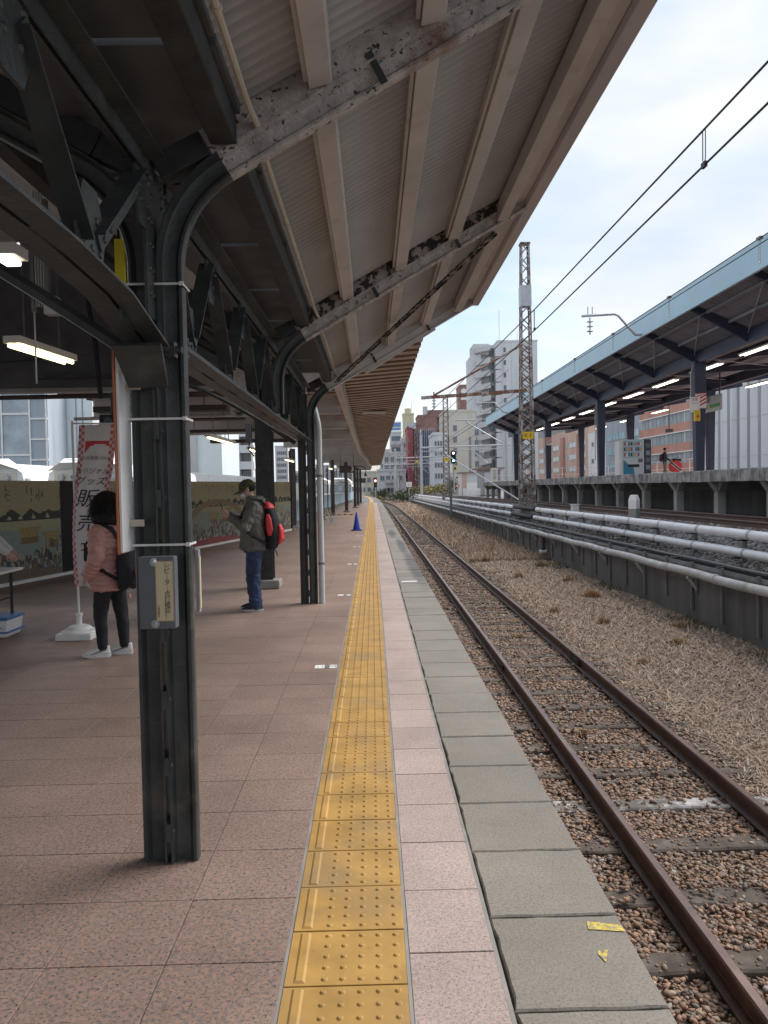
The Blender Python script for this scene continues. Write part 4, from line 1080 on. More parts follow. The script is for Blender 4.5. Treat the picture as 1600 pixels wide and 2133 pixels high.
# --- retaining wall
wall = thing('retaining_wall', 'stained dark concrete retaining wall below the pipes', 'retaining wall', (6.1,20,-1.1))
mb = MB(); yw = list(np.linspace(-20,130,40)); P = []; F = []
for y in yw: P += [(6.05,y,-1.2),(6.03,y,-0.04+grade(y)),(6.06,y,0.0+grade(y)),(6.22,y,0.0+grade(y)),(6.22,y,-1.2)]
for j in range(len(yw)-1):
    for i in range(5): F.append((j*5+i, j*5+(i+1)%5, (j+1)*5+(i+1)%5, (j+1)*5+i))
F += [(0,1,2,3,4), tuple(len(P)-1-i for i in range(5))]
mb.add(P, F).build('wall_body', M['wall_concrete'], wall)
y = 9.3
while y < 60:   # vertical rails let into the wall
    MB().box(5.99, 6.035, y-0.035, y+0.035, -0.75-0.2*random.random(), 0.05+grade(y)).build('wall_stiffener', M['steel_grey'], wall); y += 1.25
# --- stones on the embankment
def stones(n, y0, y1, x0, x1):
    bv, bf = ico(1); nv = len(bv); yy_ = y0+(y1-y0)*rng.random(n)**1.3; xx_ = x0+(x1-x0)*rng.random(n); r = 0.02+0.03*rng.random(n)
    zz = np.interp(xx_, [s_[0] for s_ in sec], [s_[1] for s_ in sec])+np.array([grade(q) for q in yy_])
    p = bv[None]*(1+0.2*rng.standard_normal((n,nv)))[...,None]*(r[:,None,None]*np.array([1.2,1.0,0.8]))
    a = rng.random(n)*6.28; ca, sa = np.cos(a)[:,None], np.sin(a)[:,None]
    p = np.stack([p[...,0]*ca-p[...,1]*sa+xx_[:,None], p[...,0]*sa+p[...,1]*ca+yy_[:,None], p[...,2]+zz[:,None]+0.01], -1)
    f = bf[None]+(np.arange(n)*nv)[:,None,None]
    c = np.array([(0.24,0.23,0.22),(0.33,0.32,0.31),(0.16,0.15,0.15),(0.20,0.17,0.15)])[rng.integers(0,4,n)]
    return tag(raw_mesh('grey_ballast', p.reshape(-1,3), f.reshape(-1,3), 3, M['pebble'], np.repeat(c,len(bf),axis=0), False), 'loose grey crushed stones around the upper track', 'ballast', kind='stuff')
stones(15000, 11.5, 45, 6.3, 9.9)
# --- upper track
utrack = thing('upper_railway_track', 'rusty railway track on the embankment beside the far platform', 'track', (0,0,0))
yu = list(np.linspace(5, 140, 28))+[200,300]
for xr in (7.50, 8.62): make_rail('rail', xr, 0.615, yu, 0.152, utrack, M['rust_rail'], gz=grade)
sb = sleeper_mesh(21).build('sleeper', M['timber'], utrack); y = 11.0; sb.location = (8.06,y,0.63+grade(y))
while y < 75: y += 0.66; copy_part(sb, (8.06,y,0.63+grade(y)), utrack)
u2 = thing('passing_railway_track', 'second distant upper track curving beyond the far platform end', 'track', (0,0,0))
for xr in (11.6, 12.7): make_rail('rail', xr, 0.62, [76,90,110,140,200,300], 0.152, u2, M['rust_rail'], gz=grade)

# --- pipes on brackets
def pipe_line(name, label, x, z, r, m, y0, y1, band=None, group=None, sag=0.0, step=2.6, cat='pipe'):
    t = thing(name, label, cat, (x, y0, z), group=group); pts = []; y = y0
    while y <= y1:
        pts.append((x+0.010*math.sin(y*0.7), y, z+grade(y)+sag*math.sin(y*1.9+x))); y += step/3
    MB().tube(pts, r, 12).build('pipe_run', m, t, smooth=True)
    if band:
        mb0 = MB().cyl((0,-0.035,0),(0,0.035,0),r+0.010,12).build('pipe_collar', band, t, local=True); y = y0+0.9; first = True
        while y < min(y1, 62):
            lc = Vector((x+0.010*math.sin(y*0.7), y, z+grade(y)))-t.location
            if first: mb0.location = lc; first = False
            else: copy_part(mb0, lc, t)
            y += 2.05
    return t
ORD = 'first second third fourth fifth sixth seventh eighth ninth tenth eleventh twelfth thirteenth fourteenth fifteenth sixteenth seventeenth eighteenth nineteenth twentieth twenty-first twenty-second twenty-third twenty-fourth'.split()
GP = 'pipes along the top of the retaining wall'
sl0, sl1 = 30.6, 34.2   # black sleeves beside the mast
pipe_line('white_pipe','upper white lagged pipe in front of the embankment, near run', 6.52, 0.615, 0.088, M['pipe_white'], 6, sl0, M['galv'], GP, 0.004)
pipe_line('white_pipe','upper white lagged pipe, distant run beyond the lattice mast', 6.52, 0.615, 0.088, M['pipe_white'], sl1, 120, M['galv'], GP, 0.010)
pipe_line('white_pipe','lower white lagged pipe in front of the embankment, near run', 6.42, 0.305, 0.080, M['pipe_white'], 6, sl0, M['galv'], GP, 0.004)
pipe_line('white_pipe','lower white lagged pipe, distant run beyond the lattice mast', 6.42, 0.305, 0.080, M['pipe_white'], sl1, 120, M['galv'], GP, 0.010)
pipe_line('pipe_sleeve','black sleeve on the upper pipe beside the lattice mast', 6.52, 0.615, 0.094, M['black_rubber'], sl0, sl1+0.9, None, GP)
pipe_line('pipe_sleeve','black sleeve on the lower pipe beside the lattice mast', 6.42, 0.305, 0.088, M['black_rubber'], sl0, sl1+0.9, None, GP)
fp = pipe_line('grey_pipe','thick dented grey pipe on the face of the retaining wall', 5.90, -0.13, 0.078, M['pipe_old'], 6, 118, M['pipe_old'], GP, 0.012)
pipe_line('thin_pipe','thin dark conduit running between white pipes and the grey pipe', 6.10, 0.10, 0.020, M['steel_grey'], 6, 100, None, GP, 0.006)
# sleeves further along and standing clamp posts
for i, (y, lb) in enumerate(((69.5,'black pipe sleeve at the second lattice mast'),)):
    pipe_line('pipe_sleeve', lb, 6.52, 0.615, 0.096, M['black_rubber'], y-1.5, y+1.8, None, GP)
# posts carrying the pipes (each one lifts away)
post = thing('pipe_support', 'slim steel post carrying the white pipes', 'pipe support', (6.5,0,0), group='steel posts carrying the white pipes')
post['label'] = 'one of the slim grey steel posts carrying the white pipes'
MB().box(6.50,6.56,-0.03,0.03,-0.05,0.52).build('upright', M['steel_grey'], post, local=False)
MB().box(6.36,6.60,-0.05,0.05,0.505,0.525).build('upper_saddle', M['black_rubber'], post)
MB().box(6.32,6.52,-0.04,0.04,0.20,0.222).build('lower_saddle', M['black_rubber'], post)
MB().box(6.02,6.50,-0.02,0.02,0.035,0.06).build('cross_arm', M['steel_grey'], post)
yps = [13.3+2.05*k for k in range(22)]
post.location = (6.5, yps[0], grade(yps[0]))
post['label'] = 'slim grey steel post carrying the white pipes, first from the right'
for k, y in enumerate(yps[1:]): copy_tree(post, (6.5, y, grade(y)), label='slim grey steel post carrying the white pipes, %s from the right' % ORD[k+1])
# triangular brackets under the grey pipe
bk = thing('pipe_bracket', 'one of the pale angled brackets under the thick grey pipe', 'bracket', (6.0,0,0), group='angled brackets under the grey pipe')
MB().bar((5.84,0,-0.205),(6.03,0,-0.46),0.05,0.05,up=(0,1,0)).build('strut', M['pipe_old'], bk)
MB().box(5.83,6.03,-0.025,0.025,-0.235,-0.212).build('arm', M['pipe_old'], bk)
MB().box(6.0,6.028,-0.03,0.03,-0.52,-0.23).build('back_plate', M['steel_grey'], bk)
ybk = [14.1, 16.9, 19.6, 22.3, 25.1, 28.0, 31.0, 34.2, 37.5, 41, 44.5, 48]
bk.location = (6.0, ybk[0], grade(ybk[0]))
bk['label'] = 'pale angled bracket under the thick grey pipe, first from the right'
for k, y in enumerate(ybk[1:]): copy_tree(bk, (6.0, y, grade(y)), label='pale angled bracket under the thick grey pipe, %s from the right' % ORD[k+1])
# black cable ladder between the pipes
cl_ = thing('cable_ladder', 'black cable ladder lying between the white and grey pipes', 'cable ladder', (6.2,8,0))
for x in (6.16,6.34): MB().sweep([(-0.012,-0.03),(0.012,-0.03),(0.012,0.03),(-0.012,0.03)], [(x,y,0.03+grade(y)) for y in (6,30,60,110)], [(1,0,0)]*4, [(0,0,1)]*4).build('side_rail', M['black_rubber'], cl_)
rg = MB().box(6.165,6.335,-0.018,0.018,0.0,0.02).build('rung', M['black_rubber'], cl_, local=True); rg.location = (-6.2, 8.6-8, 0.02+grade(8.6)); y = 8.6
while y < 60: y += 0.42; copy_part(rg, (-6.2, y-8, 0.02+grade(y)), cl_)
for z, r_ in ((0.03,0.03),(0.075,0.022)):
    MB().tube([(6.25+0.02*math.sin(y), y, z+grade(y)) for y in np.linspace(6,110,70)], r_, 6).build('cable', M['black_rubber'], cl_)
# valve drop below the grey pipe
vv = thing('drain_valve', 'rusty drain valve with white taped end hanging below the grey pipe', 'valve', (5.9,26.4,-1.05))
g = grade(26.4)
MB().cyl((5.9,26.4,-0.2+g),(5.9,26.4,-0.72+g),0.05,10).cyl((5.9,26.4,-0.36+g),(5.9,26.4,-0.42+g),0.085,10).cyl((5.9,26.4,-0.60+g),(5.9,26.4,-0.66+g),0.085,10).build('stem', M['brown_steel'], vv)
MB().cyl((5.76,26.4,-0.74+g),(6.02,26.4,-0.72+g),0.07,10).build('taped_end', M['white_plastic'], vv)
MB().cyl((5.9,26.4,-0.72+g),(5.9,26.4,-1.08),0.04,8).build('lower_pipe', M['brown_steel'], vv)
# standing poles on the wall line
for (x, y, h0, h1, r_, m_, lb) in ((5.95,33.6,-1.1,0.0,0.035,M['galv'],'short grey pole standing before the wall near the mast'),(5.75,56,-1.1,1.95,0.09,M['steel_grey'],'thick dark grey post standing at the wall in the middle distance')):
    t = thing('trackside_pole', lb, 'pole', (x,y,h0)); MB().cyl((x,y,h0),(x,y,h1),r_,10).build('shaft', m_, t); MB().cyl((x,y,h1),(x,y,h1+0.05),r_*1.15,10,r_*0.6).build('cap', m_, t)
# white marker post and small white box by the rails
t = thing('marker_post', 'white topped concrete marker post between pipes and upper rails', 'marker post', (6.95,20.2,0.2))
MB().rings([(6.95,20.2,0.20,0.155,0.155),(6.95,20.2,0.86,0.155,0.155)], 4).build('grey_shaft', M['concrete'], t)
MB().rings([(6.95,20.2,0.862,0.158,0.158),(6.95,20.2,1.10,0.16,0.16),(6.95,20.2,1.235,0.11,0.11),(6.95,20.2,1.24,0.06,0.06)], 4).build('white_cap', M['white_paint'], t, bevel=0.012)
MB().cyl((6.95,20.10,1.10),(6.95,20.06,1.10),0.012,6).build('bolt', M['steel_grey'], t)
t = thing('cable_box', 'small white cable box on the ballast between the pipes and rails', 'cable box', (7.05,26.5,0.4)); g = grade(26.5)
MB().box(6.92,7.16,26.4,26.6,0.4+g,0.86+g).build('case', M['white_plastic'], t, bevel=0.02); MB().box(6.90,7.18,26.38,26.62,0.865+g,0.89+g).build('lid', M['white_plastic'], t)

# --- lattice masts
def lattice_mast(x, y, z0, z1, wb, wt, label, plate=None, m=None, panels=None, ynum=None, num=''):
    m = m or M['mast']; t = thing('lattice_mast', label, 'mast', (x,y,z0), group='rusty lattice masts of the overhead line')
    def hw(z): return (wb+(wt-wb)*(z-z0)/(z1-z0))/2
    for sx in (-1,1):
        for sy in (-1,1):
            a = (x+sx*wb/2, y+sy*wb/2, z0); b = (x+sx*wt/2, y+sy*wt/2, z1)
            mb = MB(); mb.add([(a[0],a[1],a[2]),(a[0]-sx*0.075,a[1],a[2]),(a[0]-sx*0.075,a[1]-sy*0.009,a[2]),(a[0]-sx*0.009,a[1]-sy*0.009,a[2]),(a[0]-sx*0.009,a[1]-sy*0.075,a[2]),(a[0],a[1]-sy*0.075,a[2]),
                               (b[0],b[1],b[2]),(b[0]-sx*0.065,b[1],b[2]),(b[0]-sx*0.065,b[1]-sy*0.009,b[2]),(b[0]-sx*0.009,b[1]-sy*0.009,b[2]),(b[0]-sx*0.009,b[1]-sy*0.065,b[2]),(b[0],b[1]-sy*0.065,b[2])],
                              [(i,(i+1)%6,6+(i+1)%6,6+i) for i in range(6)]+[(0,1,2,3,4,5),(11,10,9,8,7,6)]); mb.build('corner_angle', m, t)
    n = panels or int((z1-z0)/0.42); dz = (z1-z0)/n
    for f_ in range(4):
        mb = MB()
        for k in range(n):
            za, zb = z0+k*dz, z0+(k+1)*dz
            if plate and plate[0] < (za+zb)/2 < plate[1]: continue
            ha, hb = hw(za)-0.02, hw(zb)-0.02; s_ = 1 if (k+f_)%2 else -1
            def pt(h, q, z):
                return {0:(x+q*h,y-h-0.005,z),1:(x+h+0.005,y+q*h,z),2:(x-q*h,y+h+0.005,z),3:(x-h-0.005,y-q*h,z)}[f_]
            up = (0,1,0) if f_ in (0,2) else (1,0,0)
            mb.bar(pt(ha,-s_,za), pt(hb,s_,zb), 0.05, 0.010, up=up)
            if za < z0+(z1-z0)*0.62: mb.bar(Vector(pt(ha,s_,za)), Vector(pt(hb,-s_,zb)), 0.05, 0.008, up=up)
        mb.build('lacing', m, t)
    if plate:
        h = hw(plate[0])+0.012; MB().box(x-h,x+h,y-h,y+h,plate[0],plate[1]).build('splice_box', M['galv'], t)
    MB().box(x-wt/2-0.03,x+wt/2+0.03,y-wt/2-0.03,y+wt/2+0.03,z1,z1+0.06).build('cap_plate', m, t)
    if ynum:
        h = hw(ynum)+0.03; MB().box(x-0.24,x+0.24,y-h-0.02,y-h-0.008,ynum-0.16,ynum+0.16).build('number_plate', M['yellow'], t)
        text(num, 0.26, M['black_print'], t, (x,y-h-0.024,ynum), (1,0,0), (0,0,1))
    return t
mast1 = lattice_mast(6.82, 33.6, 0.38, 12.0, 0.66, 0.38, 'tall rusty lattice mast in front of the far platform roof', plate=(9.3,10.2), ynum=3.68, num='≡ 1')
MB().box(6.35,7.30,33.1,34.1,0.2,0.45).build('footing', M['concrete'], mast1, bevel=0.03)
mast2 = lattice_mast(6.85, 70.5, 0.2, 9.75, 0.66, 0.46, 'second rusty lattice mast beside the green signal', ynum=3.9, num='2')
mast3 = lattice_mast(6.9, 118, 0.0, 10.2, 0.7, 0.5, 'distant lattice mast against the red building', m=M['mast'], ynum=5.2, num='')
# cantilever arm with tie over the near track
arm = thing('cantilever_arm', 'rusty beam reaching from the tall mast over the near track', 'catenary arm', (6.5,33.3,5.5))
MB().bar((6.75,33.2,5.62),(2.18,33.2,5.37),0.10,0.14).build('beam', M['rust'], arm)
MB().cyl((6.6,33.2,7.6),(2.75,33.2,5.48),0.045,8).build('tie_rod', M['rust'], arm)
def insulator(mb, x, y, z, h, r):
    n = 3; mb.cyl((x,y,z),(x,y,z-h),r*0.22,8)
    for k in range(n):
        zz = z-h*(0.25+0.28*k); mb.cyl((x,y,zz+0.05),(x,y,zz),r*0.3,10,r)
mb = MB(); insulator(mb, 2.73, 33.2, 5.34, 0.46, 0.13); mb.build('insulator', M['pipe_grey'], arm, smooth=True)
MB().cyl((2.73,33.2,5.45),(2.73,33.2,5.62),0.03,6).build('pin', M['steel_grey'], arm)
# guy rod of the mast
gy = thing('mast_stay', 'pale stay pipe running from the mast foot up to the left', 'stay', (6.6,33.5,0.6)); MB().cyl((6.62,33.45,0.75),(5.9,60,3.9),0.035,6).build('rod', M['galv'], gy)
# --- overhead wires
def wire(name, label, pts, r, group):
    t = MB().tube(pts, r, 5).build(name, M['wire']); t.location = (0,0,0); return tag(t, label, 'wire', group)
GW = 'overhead line wires'
near_y = [-5,6,14,24,33]; 
wire('messenger_wire','upper overhead wire crossing the sky from top right',[(3.22,-8,5.02),(3.17,6,4.88),(3.05,14,4.80),(2.88,24,4.84),(2.73,33.2,4.90),(2.2,70,4.75),(0.6,130,4.8)],0.011,GW)
wire('contact_wire','lower overhead wire crossing the sky from top right',[(3.2,-8,4.62),(3.17,6,4.56),(3.08,14,4.45),(2.94,24,4.42),(2.8,33.2,4.42),(2.3,70,4.40),(0.7,130,4.45)],0.011,GW)
for y, x, z1_, z0_, lb in ((7.2,3.155,4.87,4.55,'wire loop hanger between the overhead wires, upper right'),(14.2,3.05,4.80,4.45,'wire loop hanger between the overhead wires, beside the tall mast')):
    t = thing('wire_hanger', lb, 'hanger', (x,y,z0_)); MB().tube([(x,y-0.03,z1_),(x,y-0.03,z0_+0.05),(x,y,z0_),(x,y+0.03,z0_+0.05),(x,y+0.03,z1_)],0.005,5).build('loop', M['wire'], t); MB().box(x-0.015,x+0.015,y-0.04,y+0.04,z0_-0.03,z0_+0.02).build('clamp', M['wire'], t)
wire('messenger_wire','upper wire running along the blue roof edge',[(8.1,0,6.75),(8.07,15.5,6.56),(8.05,36,6.42),(8.0,60,6.2),(7.9,110,5.9)],0.014,GW)
wire('messenger_wire','twin upper wire running close beside it along the blue roof edge',[(8.1,0,6.62),(8.07,15.5,6.44),(8.05,36,6.35),(8.0,60,6.14),(7.9,110,5.86)],0.012,GW)
wire('contact_wire','contact wire of the upper track below the blue roof edge',[(8.05,0,5.75),(8.07,15.5,5.62),(8.0,36,5.5),(7.9,60,5.3),(7.8,110,5.1)],0.011,GW)
for k, y in enumerate((15.8,20.6,25.4,30.2,36,42)):
    z = 6.56-0.007*(y-15.5)
    t = thing('wire_hanger', 'pale loop hanger on the wires along the blue roof edge, %s from the right' % ORD[k], 'hanger', (8.07,y,z-0.5), group='loop hangers along the blue roof edge')
    MB().tube([(8.07,y-0.035,z),(8.07,y-0.035,z-0.46),(8.07,y,z-0.52),(8.07,y+0.035,z-0.46),(8.07,y+0.035,z)],0.008,5).build('loop', M['galv'], t); MB().box(8.03,8.11,y-0.08,y+0.08,z-0.02,z+0.03).build('clamp', M['steel_grey'], t)

# --- far platform
fplat = thing('far_platform', 'raised far platform with stone edge on concrete frames', 'platform', (9.7,30,1.0))
FZ = 1.90; yfp = [4]+list(np.linspace(10,66,29))
def fz(y): return FZ+grade(y)*0.6
P = []; F = []
for y in yfp: P += [(9.78,y,fz(y)-0.30),(9.78,y,fz(y)-0.06),(24,y,fz(y)-0.06),(24,y,fz(y)-0.30)]
for j in range(len(yfp)-1):
    for i in range(4): F.append((j*4+i, j*4+(i+1)%4, (j+1)*4+(i+1)%4, (j+1)*4+i))
F += [(0,1,2,3), tuple(len(P)-1-i for i in range(4))]
MB().add(P, F).build('deck', M['concrete'], fplat)
mat('far_paving', (0.40,0.24,0.20), 0.8, var=0.15, vscale=1.0)
P = []; F = []
for y in yfp: P += [(9.95,y,fz(y)-0.002),(23.9,y,fz(y)-0.002)]
for j in range(len(yfp)-1): F.append((2*j,2*j+1,2*j+3,2*j+2))
MB().add(P, F).build('paving', M['far_paving'], fplat)
# stone blocks of the edge
eb = [slab_mesh(MB(), 9.60, 9.96, 0.006, 0.334, -0.33, 0.0, 0.015).build('edge_stone', M['brick_edge'], fplat, local=True), slab_mesh(MB(), 9.585, 9.95, 0.008, 0.33, -0.335, -0.004, 0.03).build('edge_stone', M['brick_edge'], fplat, local=True)]
y = 16.4; k = 0
while y < 66:
    lc = Vector((random.uniform(-0.012,0.012), y, fz(y)+random.uniform(-0.008,0.006)))-fplat.location; lc.x = -9.7+random.uniform(-0.012,0.012)
    if k < 2: eb[k].location = lc
    else: copy_part(eb[random.randrange(2)], lc, fplat)
    y += 0.34; k += 1
# frames under the platform
mb = MB(); mb.box(9.86,10.10,-0.13,0.13,-1.45,-0.62); mb.prism([(9.86,-0.13,-0.62),(10.10,-0.13,-0.62),(10.10,-0.13,-0.335),(9.66,-0.13,-0.335)],(0,0.26,0)); mb.prism([(9.87,-0.13,-0.62),(9.87,-0.45,-0.335),(9.87,-0.13,-0.335)],(0.2,0,0)); mb.box(10.1,12.4,-0.10,0.10,-0.62,-0.335)
fr = mb.build('support_frame', M['concrete'], fplat, local=True, bevel=0.01)
for k in range(17):
    y = 18.85+2.95*k; lc = Vector((0,y,fz(y)))-Vector((9.7,30,1.0))
    if k == 0: fr.location = lc
    else: copy_part(fr, lc, fplat)
MB().box(11.6,11.9,4,66,0.2,1.55).build('back_wall', M['wall_concrete'], fplat)
# railings at the far end
rl = thing('platform_railing', 'thin white railing at the far end of the far platform', 'railing', (10,62,1.7))
for y in np.linspace(44,65.5,9): MB().cyl((19.5,y,fz(y)),(19.5,y,fz(y)+1.1),0.025,6).build('baluster_post', M['white_paint'], rl)
for z in (0.55,1.1): MB().bar((19.5,44,fz(44)+z),(19.5,65.5,fz(65)+z),0.045,0.045).build('rail', M['white_paint'], rl)
for x in np.linspace(10.2,19.5,10): MB().cyl((x,65.7,fz(65)),(x,65.7,fz(65)+1.1),0.025,6).build('baluster_post', M['white_paint'], rl)
for z in (0.1,0.55,1.1): MB().bar((10.2,65.7,fz(65)+z),(19.5,65.7,fz(65)+z),0.045,0.045).build('rail', M['white_paint'], rl)

# --- far canopy
fcan = thing('far_platform_canopy', 'long roof with pale blue edge over the far platform', 'roof', (12,40,6))
def cg(y): return -0.006*(y-18)
Y0, Y1 = 2.0, 66.5
def cz(x): return 7.20-0.43*(x-10.0) if x < 12.3 else 7.20-0.43*2.3+0.14*(x-12.3)
# profiled underside
rows = []; y = Y0
while y < Y1:
    for dy, dz in ((0,0),(0.10,0),(0.13,0.045),(0.23,0.045)): rows.append((y+dy, dz))
    y += 0.26
V = []; 
xs3 = [10.0,12.3,17.0,21.5]
for y, dz in rows:
    for x in xs3: V.append((x-12, y-40, cz(x)+dz+cg(y)-6))
F = [(j*4+i, j*4+i+1, (j+1)*4+i+1, (j+1)*4+i) for j in range(len(rows)-1) for i in range(3)]
o = raw_mesh('roof_sheet', V, F, 4, M['far_sheet'], None, False); o.parent = fcan
def lbar(x, z, wd, ht, m, name): MB().bar((x,Y0,z+cg(Y0)),(x,Y1,z+cg(Y1)),wd,ht).build(name, m, fcan)
MB().add([(9.93,Y0,6.93+cg(Y0)),(10.02,Y0,6.93+cg(Y0)),(10.10,Y0,7.70+cg(Y0)),(9.98,Y0,7.72+cg(Y0)),(9.93,Y1,6.93+cg(Y1)),(10.02,Y1,6.93+cg(Y1)),(10.10,Y1,7.70+cg(Y1)),(9.98,Y1,7.72+cg(Y1))],
         [(0,1,2,3),(4,7,6,5),(0,4,5,1),(1,5,6,2),(2,6,7,3),(3,7,4,0)]).build('fascia', M['blue_fascia'], fcan)
MB().add([(10.1,Y1,7.69+cg(Y1)),(12.3,Y1,6.75+cg(Y1)),(12.3,Y1,6.25+cg(Y1)),(10.02,Y1,6.93+cg(Y1))],[(0,1,2,3)]).build('end_fascia', M['blue_fascia'], fcan)
MB().add([(10.1,Y0,7.69+cg(Y0)),(12.3,Y0,6.75+cg(Y0)),(21.5,Y0,7.9+cg(Y0)),(21.5,Y1,7.9+cg(Y1)),(12.3,Y1,6.75+cg(Y1)),(10.1,Y1,7.69+cg(Y1))],[(0,1,4,5),(1,2,3,4)]).build('roof_top', M['blue_fascia'], fcan)
lbar(12.0, 6.12, 0.22, 0.42, M['navy_steel'], 'main_beam'); lbar(17.0, 6.40, 0.22, 0.42, M['navy_steel'], 'main_beam')
for x in (10.6,11.3): lbar(x, cz(x)-0.05, 0.07, 0.09, M['far_sheet'], 'purlin')
for x in (13.6,15.2,18.6,20.2): lbar(x, cz(x)-0.06, 0.09, 0.11, M['navy_steel'], 'purlin')
y = 4.2
while y < Y1:
    g_ = cg(y)
    MB().add([(10.05,y-0.05,cz(10.05)-0.02+g_),(12.0,y-0.05,cz(12.0)-0.02+g_),(12.0,y-0.05,5.92+g_),(10.05,y-0.05,6.98+g_),(10.05,y+0.05,cz(10.05)-0.02+g_),(12.0,y+0.05,cz(12.0)-0.02+g_),(12.0,y+0.05,5.92+g_),(10.05,y+0.05,6.98+g_)],
             [(0,1,2,3),(4,7,6,5),(0,4,5,1),(1,5,6,2),(2,6,7,3),(3,7,4,0)]).build('rafter', M['navy_steel'], fcan)
    MB().bar((12.1,y,6.15+g_),(17.0,y,6.45+g_),0.12,0.22).build('cross_beam', M['navy_steel'], fcan)
    MB().bar((17.1,y,6.5+g_),(21.4,y,7.2+g_),0.12,0.20).build('cross_beam', M['navy_steel'], fcan)
    if y+3.97 < Y1:
        MB().cyl((10.4,y,6.95+g_),(11.9,y+3.97,6.2+g_),0.018,5).cyl((12.2,y,6.12+g_),(16.8,y+3.97,6.4+g_),0.018,5).build('wind_brace', M['galv'], fcan)
    y += 3.97
GF = 'navy posts of the far platform roof'
def far_post(x, y, label, band=True, taper=True):
    z0, z1 = fz(y), 6.0+cg(y)+(0 if x < 14 else 0.3); t = thing('roof_post', label, 'post', (x,y,z0), group=GF)
    wb, wt = 0.30, 0.44
    MB().add([(x-wb/2,y-0.15,z0),(x+wb/2,y-0.15,z0),(x+wb/2,y+0.15,z0),(x-wb/2,y+0.15,z0),(x-wt/2,y-0.17,z1),(x+wt/2,y-0.17,z1),(x+wt/2,y+0.17,z1),(x-wt/2,y+0.17,z1)],
             [(0,3,2,1),(4,5,6,7),(0,1,5,4),(1,2,6,5),(2,3,7,6),(3,0,4,7)]).build('shaft', M['navy_steel'], t, bevel=0.015)
    MB().box(x-0.32,x+0.32,y-0.28,y+0.28,z0,z0+0.03).build('foot_plate', M['far_paving'], t)
    MB().tube([(x-0.30,y,z0+0.9),(x-0.29,y,z0+3.6),(x-0.2,y,z1-0.1)],0.022,6).build('conduit', M['galv'], t)
    if band:
        mb = MB(); zb = z0+2.35; q = 0.20
        mb.box(x-q,x+q,y-0.19,y-0.181,zb,zb+0.55); mb.build('warning_band', M['white_paint'], t)
        for k in range(5):
            z_ = zb-0.02+0.13*k; lo, hi = zb, zb+0.55
            pts = [(x-q, z_), (x-q, z_+0.065), (x+q, z_+0.065+0.22), (x+q, z_+0.22)]
            pts = [(px_, min(max(pz_, lo), hi)) for px_, pz_ in pts]
            MB().prism([(px_, y-0.194, pz_) for px_, pz_ in pts], (0,0.002,0)).build('red_stripe', M['red'], t)
    return t
far_post(12.0, 15.9, 'navy roof post of the far platform just outside the right picture edge') if False else None
far_post(12.0, 27.9, 'large navy roof post nearest on the far platform, with red striped band')
far_post(12.0, 39.9, 'navy roof post left of the vending machine on the far platform', band=False)
far_post(12.0, 51.9, 'slim navy roof post with red striped band behind the lattice mast')
far_post(12.0, 63.5, 'navy roof post at the far end of the far platform roof', band=False)
far_post(17.0, 38.2, 'navy back row post under the green station sign', band=False)
far_post(17.0, 50.0, 'navy back row post behind the vending machine', band=False)
far_post(17.0, 61.8, 'navy back row post with curved bracket at the far end', band=False)
# lamps of the far platform
GLF = 'lit lamps under the far platform roof'
k = 0; y = 20.6
names = ['nearest','second','third','fourth','fifth','sixth','seventh','eighth','ninth','tenth','eleventh']
for k in range(10):
    y = 19.3+4.0*k
    fluoro('platform_lamp', (12.55,y,5.80+cg(y)), (12.55,y+2.45,5.80+cg(y)), '%s lit lamp along the front beam of the far roof, counted from the right' % names[k], M['tube_white'], GLF, 2, 0.25, 0.28)
for k in range(5):
    y = 33.0+6.0*k
    fluoro('platform_lamp', (17.5,y,5.95+cg(y)), (17.5,y+2.45,5.95+cg(y)), '%s lit lamp along the back beam of the far roof, counted from the right' % names[k], M['tube_white'], GLF, 2, 0.25, 0.28)
# bracket arms with insulators on the roof edge
for y, lb in ((28.0,'bent bracket arm with insulator above the blue roof edge, nearer one'),(56.0,'bent bracket arm with insulator above the blue roof edge, farther one')):
    g_ = cg(y); t = thing('bracket_arm', lb, 'catenary arm', (9.9,y,7.0+g_))
    MB().tube([(10.0,y,7.02+g_),(9.72,y,7.02+g_),(9.60,y,7.14+g_),(9.10,y,7.72+g_),(8.95,y,7.78+g_),(7.75,y,7.72+g_)],0.05,8).build('arm', M['galv'], t, smooth=True)
    mb = MB(); insulator(mb, 8.05, y, 7.66+g_, 0.62, 0.13); mb.build('insulator', M['pipe_grey'], t, smooth=True)
    MB().cyl((7.98,y,7.7+g_),(7.98,y,8.05+g_),0.015,6).cyl((8.14,y,7.7+g_),(8.14,y,8.05+g_),0.015,6).build('horn_rod', M['steel_grey'], t)
# station name sign
t = thing('station_sign', 'white and green hanging station sign on the far platform', 'sign', (15.6,36.0,4.2)); z = 4.35+grade(36)*0.6
c = at(1483, 841, 35.0); t.location = (c.x,35,c.z-0.4)
MB().box(c.x-0.05,c.x+0.05,34.05,35.95,c.z-0.36,c.z+0.36).build('board', M['pipe_grey'], t, bevel=0.01)
MB().box(c.x-0.062,c.x-0.052,34.06,35.94,c.z-0.20,c.z-0.04).build('green_band', mat('sign_green',(0.10,0.30,0.13),0.5), t)
MB().box(c.x-0.070,c.x-0.0625,35.1,35.3,c.z-0.19,c.z-0.05).build('marker_square', M['yellow'], t)
text('両国', 0.32, M['black_print'], t, (c.x-0.064,35.4,c.z+0.17), (0,-1,0), (0,0,1))
for s_ in (34.2,35.8): MB().cyl((c.x,s_,c.z+0.36),(c.x,s_,6.4),0.03,6).build('hanger_rod', M['navy_steel'], t)
